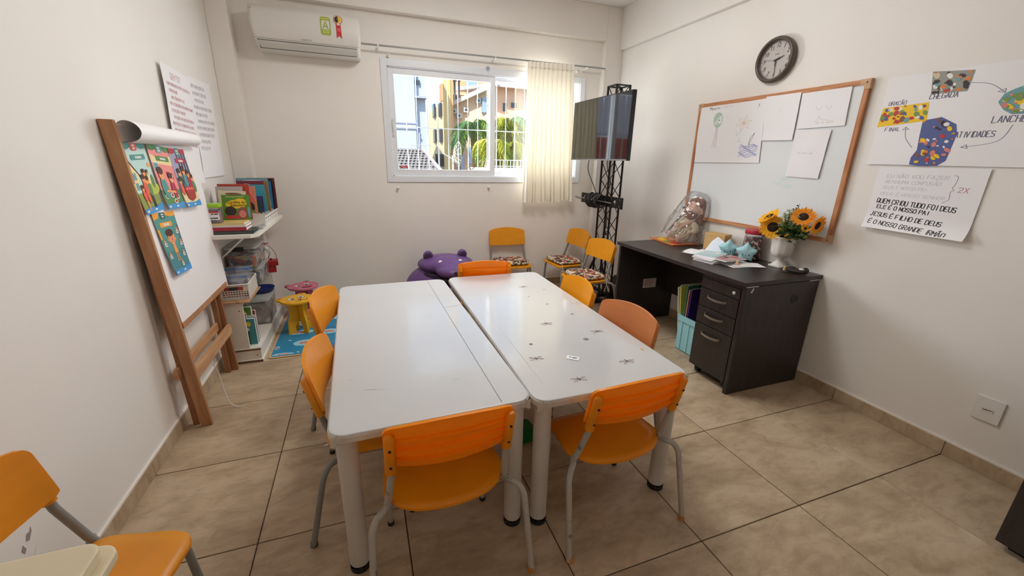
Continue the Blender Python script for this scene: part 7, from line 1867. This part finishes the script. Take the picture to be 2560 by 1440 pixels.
def header(d, fn, m1, m2, m3):
    d.flat([(0, 1), (0, 0.92), (0.2, 0.91), (0.35, 0.94), (0.65, 0.94), (0.8, 0.91), (1, 0.92), (1, 1)][::-1], m1, fn(3)); d.flat(rrect(0.26, 0.12, 0.05, 3, 0.5, 0.95), m2, fn(5))
    for (v, w) in ((0.965, 0.06), (0.925, 0.05)): d.flat([(0.5 - w, v - 0.012), (0.5 + w, v - 0.012), (0.5 + w, v + 0.012), (0.5 - w, v + 0.012)], c_wh, fn(7))
    d.flat(rrect(0.62, 0.075, 0.02, 2, 0.56, 0.80), m3, fn(5)); scribble(d, 0.44, 0.785, 0.26, 0.03, 0.012, c_wh, fn(7), 5)
def person(d, fn, u, v, s, top, hair=None, leg=None, L=9):
    d.flat(ell(u, v, 0.075 * s, 0.085 * s, 14), top, fn(L)); d.flat(ell(u, v + 0.10 * s, 0.060 * s, 0.042 * s, 14), q_skin, fn(L + 1)); d.flat(ell(u - 0.008 * s, v + 0.128 * s, 0.066 * s, 0.030 * s, 12), hair or q_hair, fn(L + 2))
    if leg:
        for k in (-1, 1): d.flat([(u + k * 0.03 * s - 0.016 * s, v - 0.22 * s), (u + k * 0.03 * s + 0.016 * s, v - 0.22 * s), (u + k * 0.02 * s + 0.016 * s, v - 0.06 * s), (u + k * 0.02 * s - 0.016 * s, v - 0.06 * s)], leg, fn(L - 1))
def draw1(d, fn):
    band(d, fn, 0.3, 1.0, q_sky, 0, 10); band(d, fn, 0.07, 0.32, q_grass, 0, 4); d.flat(ell(0.85, 0.33, 0.28, 0.09, 16), q_lgr, fn(1))
    d.flat([(0.0, 0.36), (0.22, 0.36), (0.34, 0.58), (0.06, 0.78), (0.0, 0.74)], q_cream, fn(2)); d.flat([(0.06, 0.80), (0.40, 0.54), (0.36, 0.54), (0.04, 0.76)], q_hair, fn(4)); d.flat(rrect(0.14, 0.10, 0.01, 2, 0.14, 0.54), c_tl, fn(4)); d.flat(rrect(0.14, 0.10, 0.01, 2, 0.12, 0.40), c_tl, fn(4))
    d.flat(ell(0.92, 0.68, 0.06, 0.036, 14), q_org, fn(3)); d.flat(ell(0.90, 0.44, 0.07, 0.10, 14), q_green, fn(3))
    person(d, fn, 0.46, 0.36, 1.3, q_red, leg=None); d.flat(ell(0.44, 0.30, 0.075, 0.16, 14), q_red, fn(8)); person(d, fn, 0.62, 0.34, 1.25, q_green, leg=q_navy); person(d, fn, 0.28, 0.26, 1.0, q_red, leg=q_skin); person(d, fn, 0.56, 0.48, 1.0, q_org, hair=q_hair); person(d, fn, 0.72, 0.48, 0.9, q_cream)
    header(d, fn, q_teal, q_red, q_teal); wave(d, fn)
def draw2(d, fn):
    band(d, fn, 0.3, 1.0, q_rose, 0, 10); band(d, fn, 0.07, 0.32, q_green, 0, 4); d.flat([(0, 0.86), (0.5, 0.78), (1, 0.86), (1, 0.70), (0, 0.72)], q_cream, fn(1)); d.flat(rrect(0.24, 0.16, 0.01, 2, 0.16, 0.66), c_wh, fn(2)); d.flat(rrect(0.20, 0.13, 0.01, 2, 0.16, 0.66), c_tl, fn(3))
    for (u, v) in ((0.62, 0.55), (0.80, 0.53)): d.flat(rrect(0.15, 0.10, 0.01, 2, u, v), q_wine, fn(2)); d.flat(rrect(0.07, 0.05, 0.01, 2, u, v), c_wh, fn(4))
    person(d, fn, 0.24, 0.34, 2.1, q_teal); person(d, fn, 0.68, 0.32, 1.7, q_wine); d.flat([(0.2, 0.27), (0.7, 0.25), (0.7, 0.29), (0.25, 0.31)], q_skin, fn(14))
    for (u, v) in ((0.18, 0.20), (0.48, 0.22), (0.74, 0.19), (0.58, 0.12)): d.flat(ell(u, v, 0.10, 0.04, 14), c_wh, fn(4)); d.flat(ell(u, v, 0.06, 0.024, 12), q_cake, fn(5))
    header(d, fn, q_green, c_tl, q_green); wave(d, fn)
def draw3(d, fn):
    band(d, fn, 0.07, 1.0, q_grey, 0, 12)
    for k in range(4): d.flat([(0.40 + k * 0.16, 0.56), (0.48 + k * 0.16, 0.56), (0.46 + k * 0.16, 0.92), (0.38 + k * 0.16, 0.92)], q_navy, fn(1))
    d.flat([(0.05, 0.08), (0.95, 0.08), (1.0, 0.26), (0.0, 0.26)], q_cream, fn(2))
    for (u, v, s, m) in ((0.22, 0.44, 1.5, q_navy), (0.50, 0.46, 1.6, q_teal), (0.74, 0.42, 1.5, q_wine), (0.12, 0.32, 1.3, q_red), (0.92, 0.36, 1.4, q_green)): person(d, fn, u, v, s, m)
    d.flat([(0.28, 0.14), (0.50, 0.10), (0.76, 0.15), (0.84, 0.30), (0.22, 0.30)], q_cake, fn(14)); d.flat(ell(0.53, 0.31, 0.32, 0.055, 18), q_wine, fn(15))
    for k in range(7): d.flat(ell(0.30 + k * 0.075, 0.31 + 0.012 * (k % 2), 0.036, 0.020, 10), q_org if k % 2 else q_red, fn(16))
    d.flat([(0, 0.93), (1, 0.93), (1, 1), (0, 1)], q_wine, fn(3)); header(d, fn, q_wine, q_teal, q_wine); wave(d, fn)
def draw4(d, fn):
    band(d, fn, 0.38, 1.0, q_teal, 0, 10); band(d, fn, 0.0, 0.38, flatc('c_deep_teal', (70, 134, 140)), 0, 6); band(d, fn, 0.4, 0.78, flatc('c_slate', (86, 110, 130)), 1, 4, 0.92, 1.0)
    d.flat([(0, 0.9), (0.22, 0.92), (0.28, 1), (0, 1)], q_org, fn(2)); d.flat([(0.55, 0.95), (0.8, 0.92), (1, 0.93), (1, 1), (0.55, 1)], q_org, fn(2)); d.flat(rrect(0.22, 0.10, 0.02, 2, 0.42, 0.95), flatc('c_dk_teal', (56, 104, 106)), fn(3))
    for (v, w) in ((0.97, 0.05), (0.935, 0.045)): d.flat([(0.42 - w, v - 0.01), (0.42 + w, v - 0.01), (0.42 + w, v + 0.01), (0.42 - w, v + 0.01)], c_wh, fn(5))
    d.flat(rrect(0.56, 0.075, 0.025, 3, 0.46, 0.81), q_org, fn(3)); scribble(d, 0.34, 0.795, 0.24, 0.03, 0.014, c_wh, fn(5), 7); d.flat([(0.0, 0.60), (0.08, 0.58), (0.08, 0.74), (0.0, 0.76)], q_org, fn(3))
    d.flat(ell(0.50, 0.60, 0.16, 0.075, 18), q_skin, fn(4)); d.flat(ell(0.47, 0.675, 0.17, 0.060, 16), q_hair, fn(5)); d.flat(ell(0.50, 0.565, 0.03, 0.016, 10), q_wine, fn(6)); d.flat([(0.42, 0.36), (0.58, 0.36), (0.56, 0.52), (0.44, 0.52)], q_skin, fn(3)); d.flat([(0.41, 0.345), (0.59, 0.345), (0.58, 0.40), (0.42, 0.40)], q_org, fn(5))
    for k in (-1, 1):
        d.flat([(0.5 + k * 0.06, 0.49), (0.5 + k * 0.22, 0.57), (0.5 + k * 0.20, 0.59), (0.5 + k * 0.05, 0.515)][::k], q_skin, fn(3)); d.flat([(0.5 + k * 0.05 - 0.02, 0.20), (0.5 + k * 0.05 + 0.02, 0.20), (0.5 + k * 0.04 + 0.02, 0.36), (0.5 + k * 0.04 - 0.02, 0.36)], q_skin, fn(3))
        d.flat(ell(0.48 + k * 0.06, 0.605, 0.016, 0.010, 8), q_hair, fn(6))
    for (u, v) in ((0.86, 0.66), (0.12, 0.50), (0.88, 0.46), (0.14, 0.30), (0.84, 0.28), (0.60, 0.13)): d.flat(rrect(0.12, 0.055, 0.008, 2, u, v), c_wh, fn(5)); d.flat(rrect(0.04, 0.02, 0.004, 2, u, v), q_hair, fn(7)); d.flat(ell(u, v + 0.05, 0.04, 0.026, 10), q_skin, fn(5))
    wave(d, fn)
card_on_pad('lesson card of a family outside a house, leftmost on the flip chart', [(-0.768, 1.416), (-0.552, 1.422), (-0.560, 1.122), (-0.745, 1.115)], draw1)
card_on_pad('lesson card of a child at a pink table, middle of the top row', [(-0.535, 1.420), (-0.308, 1.404), (-0.310, 1.103), (-0.522, 1.115)], draw2, 0.003)
card_on_pad('lesson card of a group around a big cake, right of the top row', [(-0.312, 1.403), (-0.103, 1.399), (-0.072, 1.091), (-0.295, 1.100)], draw3, 0.005)
card_on_pad('teal lesson card of one child with raised arms, below the row', [(-0.678, 1.112), (-0.438, 1.099), (-0.438, 0.797), (-0.636, 0.807)], draw4)
ws = MB().tube(smooth_path([(-0.385, -0.52, 0.27), (-0.375, -0.50, 0.20), (-0.36, -0.52, 0.11), (-0.33, -0.56, 0.03), (-0.285, -0.575, 0.004), (-0.25, -0.56, 0.003)], 6), 0.0028, M_PLASTW, 6).build('white_cord')
tag(ws, 'thin white cord hanging from the easel rail to the floor', 'cord')

# ------------------------------------------------------------------ odds and ends around the room
M_CREAMP = mat('cream_plastic', (214, 200, 168), rough=0.35, spec=0.5)
tb = thing('plastic_bin', 'cream plastic bin with moulded lid in the bottom left corner', 'bin', (-0.205, -2.335, 0), 0)
MB().prism(rrect(0.34, 0.26, 0.03, 5), 0.0, 0.67, M_CREAMP, lambda u, v, h: (u * (0.84 + 0.16 * h / 0.67), v * (0.84 + 0.16 * h / 0.67), h)).build('bin_body', tb)
MB().prism(rrect(0.385, 0.295, 0.035, 6), 0.655, 0.676, M_CREAMP).prism(rrect(0.355, 0.265, 0.03, 6), 0.676, 0.70, M_CREAMP).build('bin_lid', tb, bevel=0.007, segs=3)
lg_ = MB(); lg_.ribbon([(-0.13, 0.00), (-0.03, 0.045), (0.09, 0.045), (0.10, 0.02), (0.08, -0.10)], 0.003, M_SHEDGE, lambda u, v: (u, v, 0.7006)); lg_.build('lid_groove', tb)
dc = thing('dark_cabinet', 'black-brown cabinet side cut by the lower right picture edge', 'cabinet', (2.66, -2.50, 0))
MB().box(0.0, 0.48, -0.60, 0.0, 0.03, 0.72, M_DESKV).build('cabinet_body', dc, bevel=0.002)
MB().box(0.03, 0.46, -0.58, -0.03, 0.0, 0.03, M_BLKP).build('recessed_plinth', dc)
MB().box(-0.016, 0.0, -0.597, -0.003, 0.034, 0.715, M_DESKV).build('cabinet_door', dc, bevel=0.001)
gb = thing('green_box', 'small translucent green plastic box on the floor under the tables', 'box', (1.160, -1.340, 0), radians(8))
M_GRB = mat('green_clear_plastic', (26, 120, 44), rough=0.25, translucent=0.3)
MB().prism(rrect(0.085, 0.085, 0.015, 4), 0, 0.075, M_GRB).build('box_body', gb, bevel=0.006)
MB().prism(rrect(0.092, 0.092, 0.016, 4), 0.062, 0.080, M_GRB).build('box_rim', gb, bevel=0.003)
for (x, y, a, lab) in ((0.190, -1.085, 0.3, 'tiny torn paper scrap on the tiles left of the tables'),):
    tag(MB().add([(x, y, 0.0012), (x + 0.022, y + 0.004, 0.0012), (x + 0.020, y + 0.014, 0.003), (x + 0.006, y + 0.008, 0.0014)], [(0, 1, 2, 3)], M_PAPER).build('paper_scrap'), lab, 'scrap')
# peeled paint on the left wall behind the corner chair
pp = MB(); M_CHIP = mat('bare_plaster_grey', (150, 142, 138), rough=0.9)
pp.flat([(-1.700, 0.318), (-1.688, 0.312), (-1.672, 0.330), (-1.670, 0.345), (-1.678, 0.334), (-1.690, 0.336)], M_CHIP, lambda u, v: (LX + 0.0006, u, v)); pp.flat([(-1.722, 0.305), (-1.715, 0.290), (-1.706, 0.300), (-1.712, 0.318)], M_CHIP, lambda u, v: (LX + 0.0006, u, v)); pp.ribbon([(-1.690, 0.262), (-1.672, 0.280)], 0.002, M_PLASTW, lambda u, v: (LX + 0.0008, u, v))
pp.build('peeled_paint', bpy.data.objects['wall_left'])['kind'] = 'stuff'
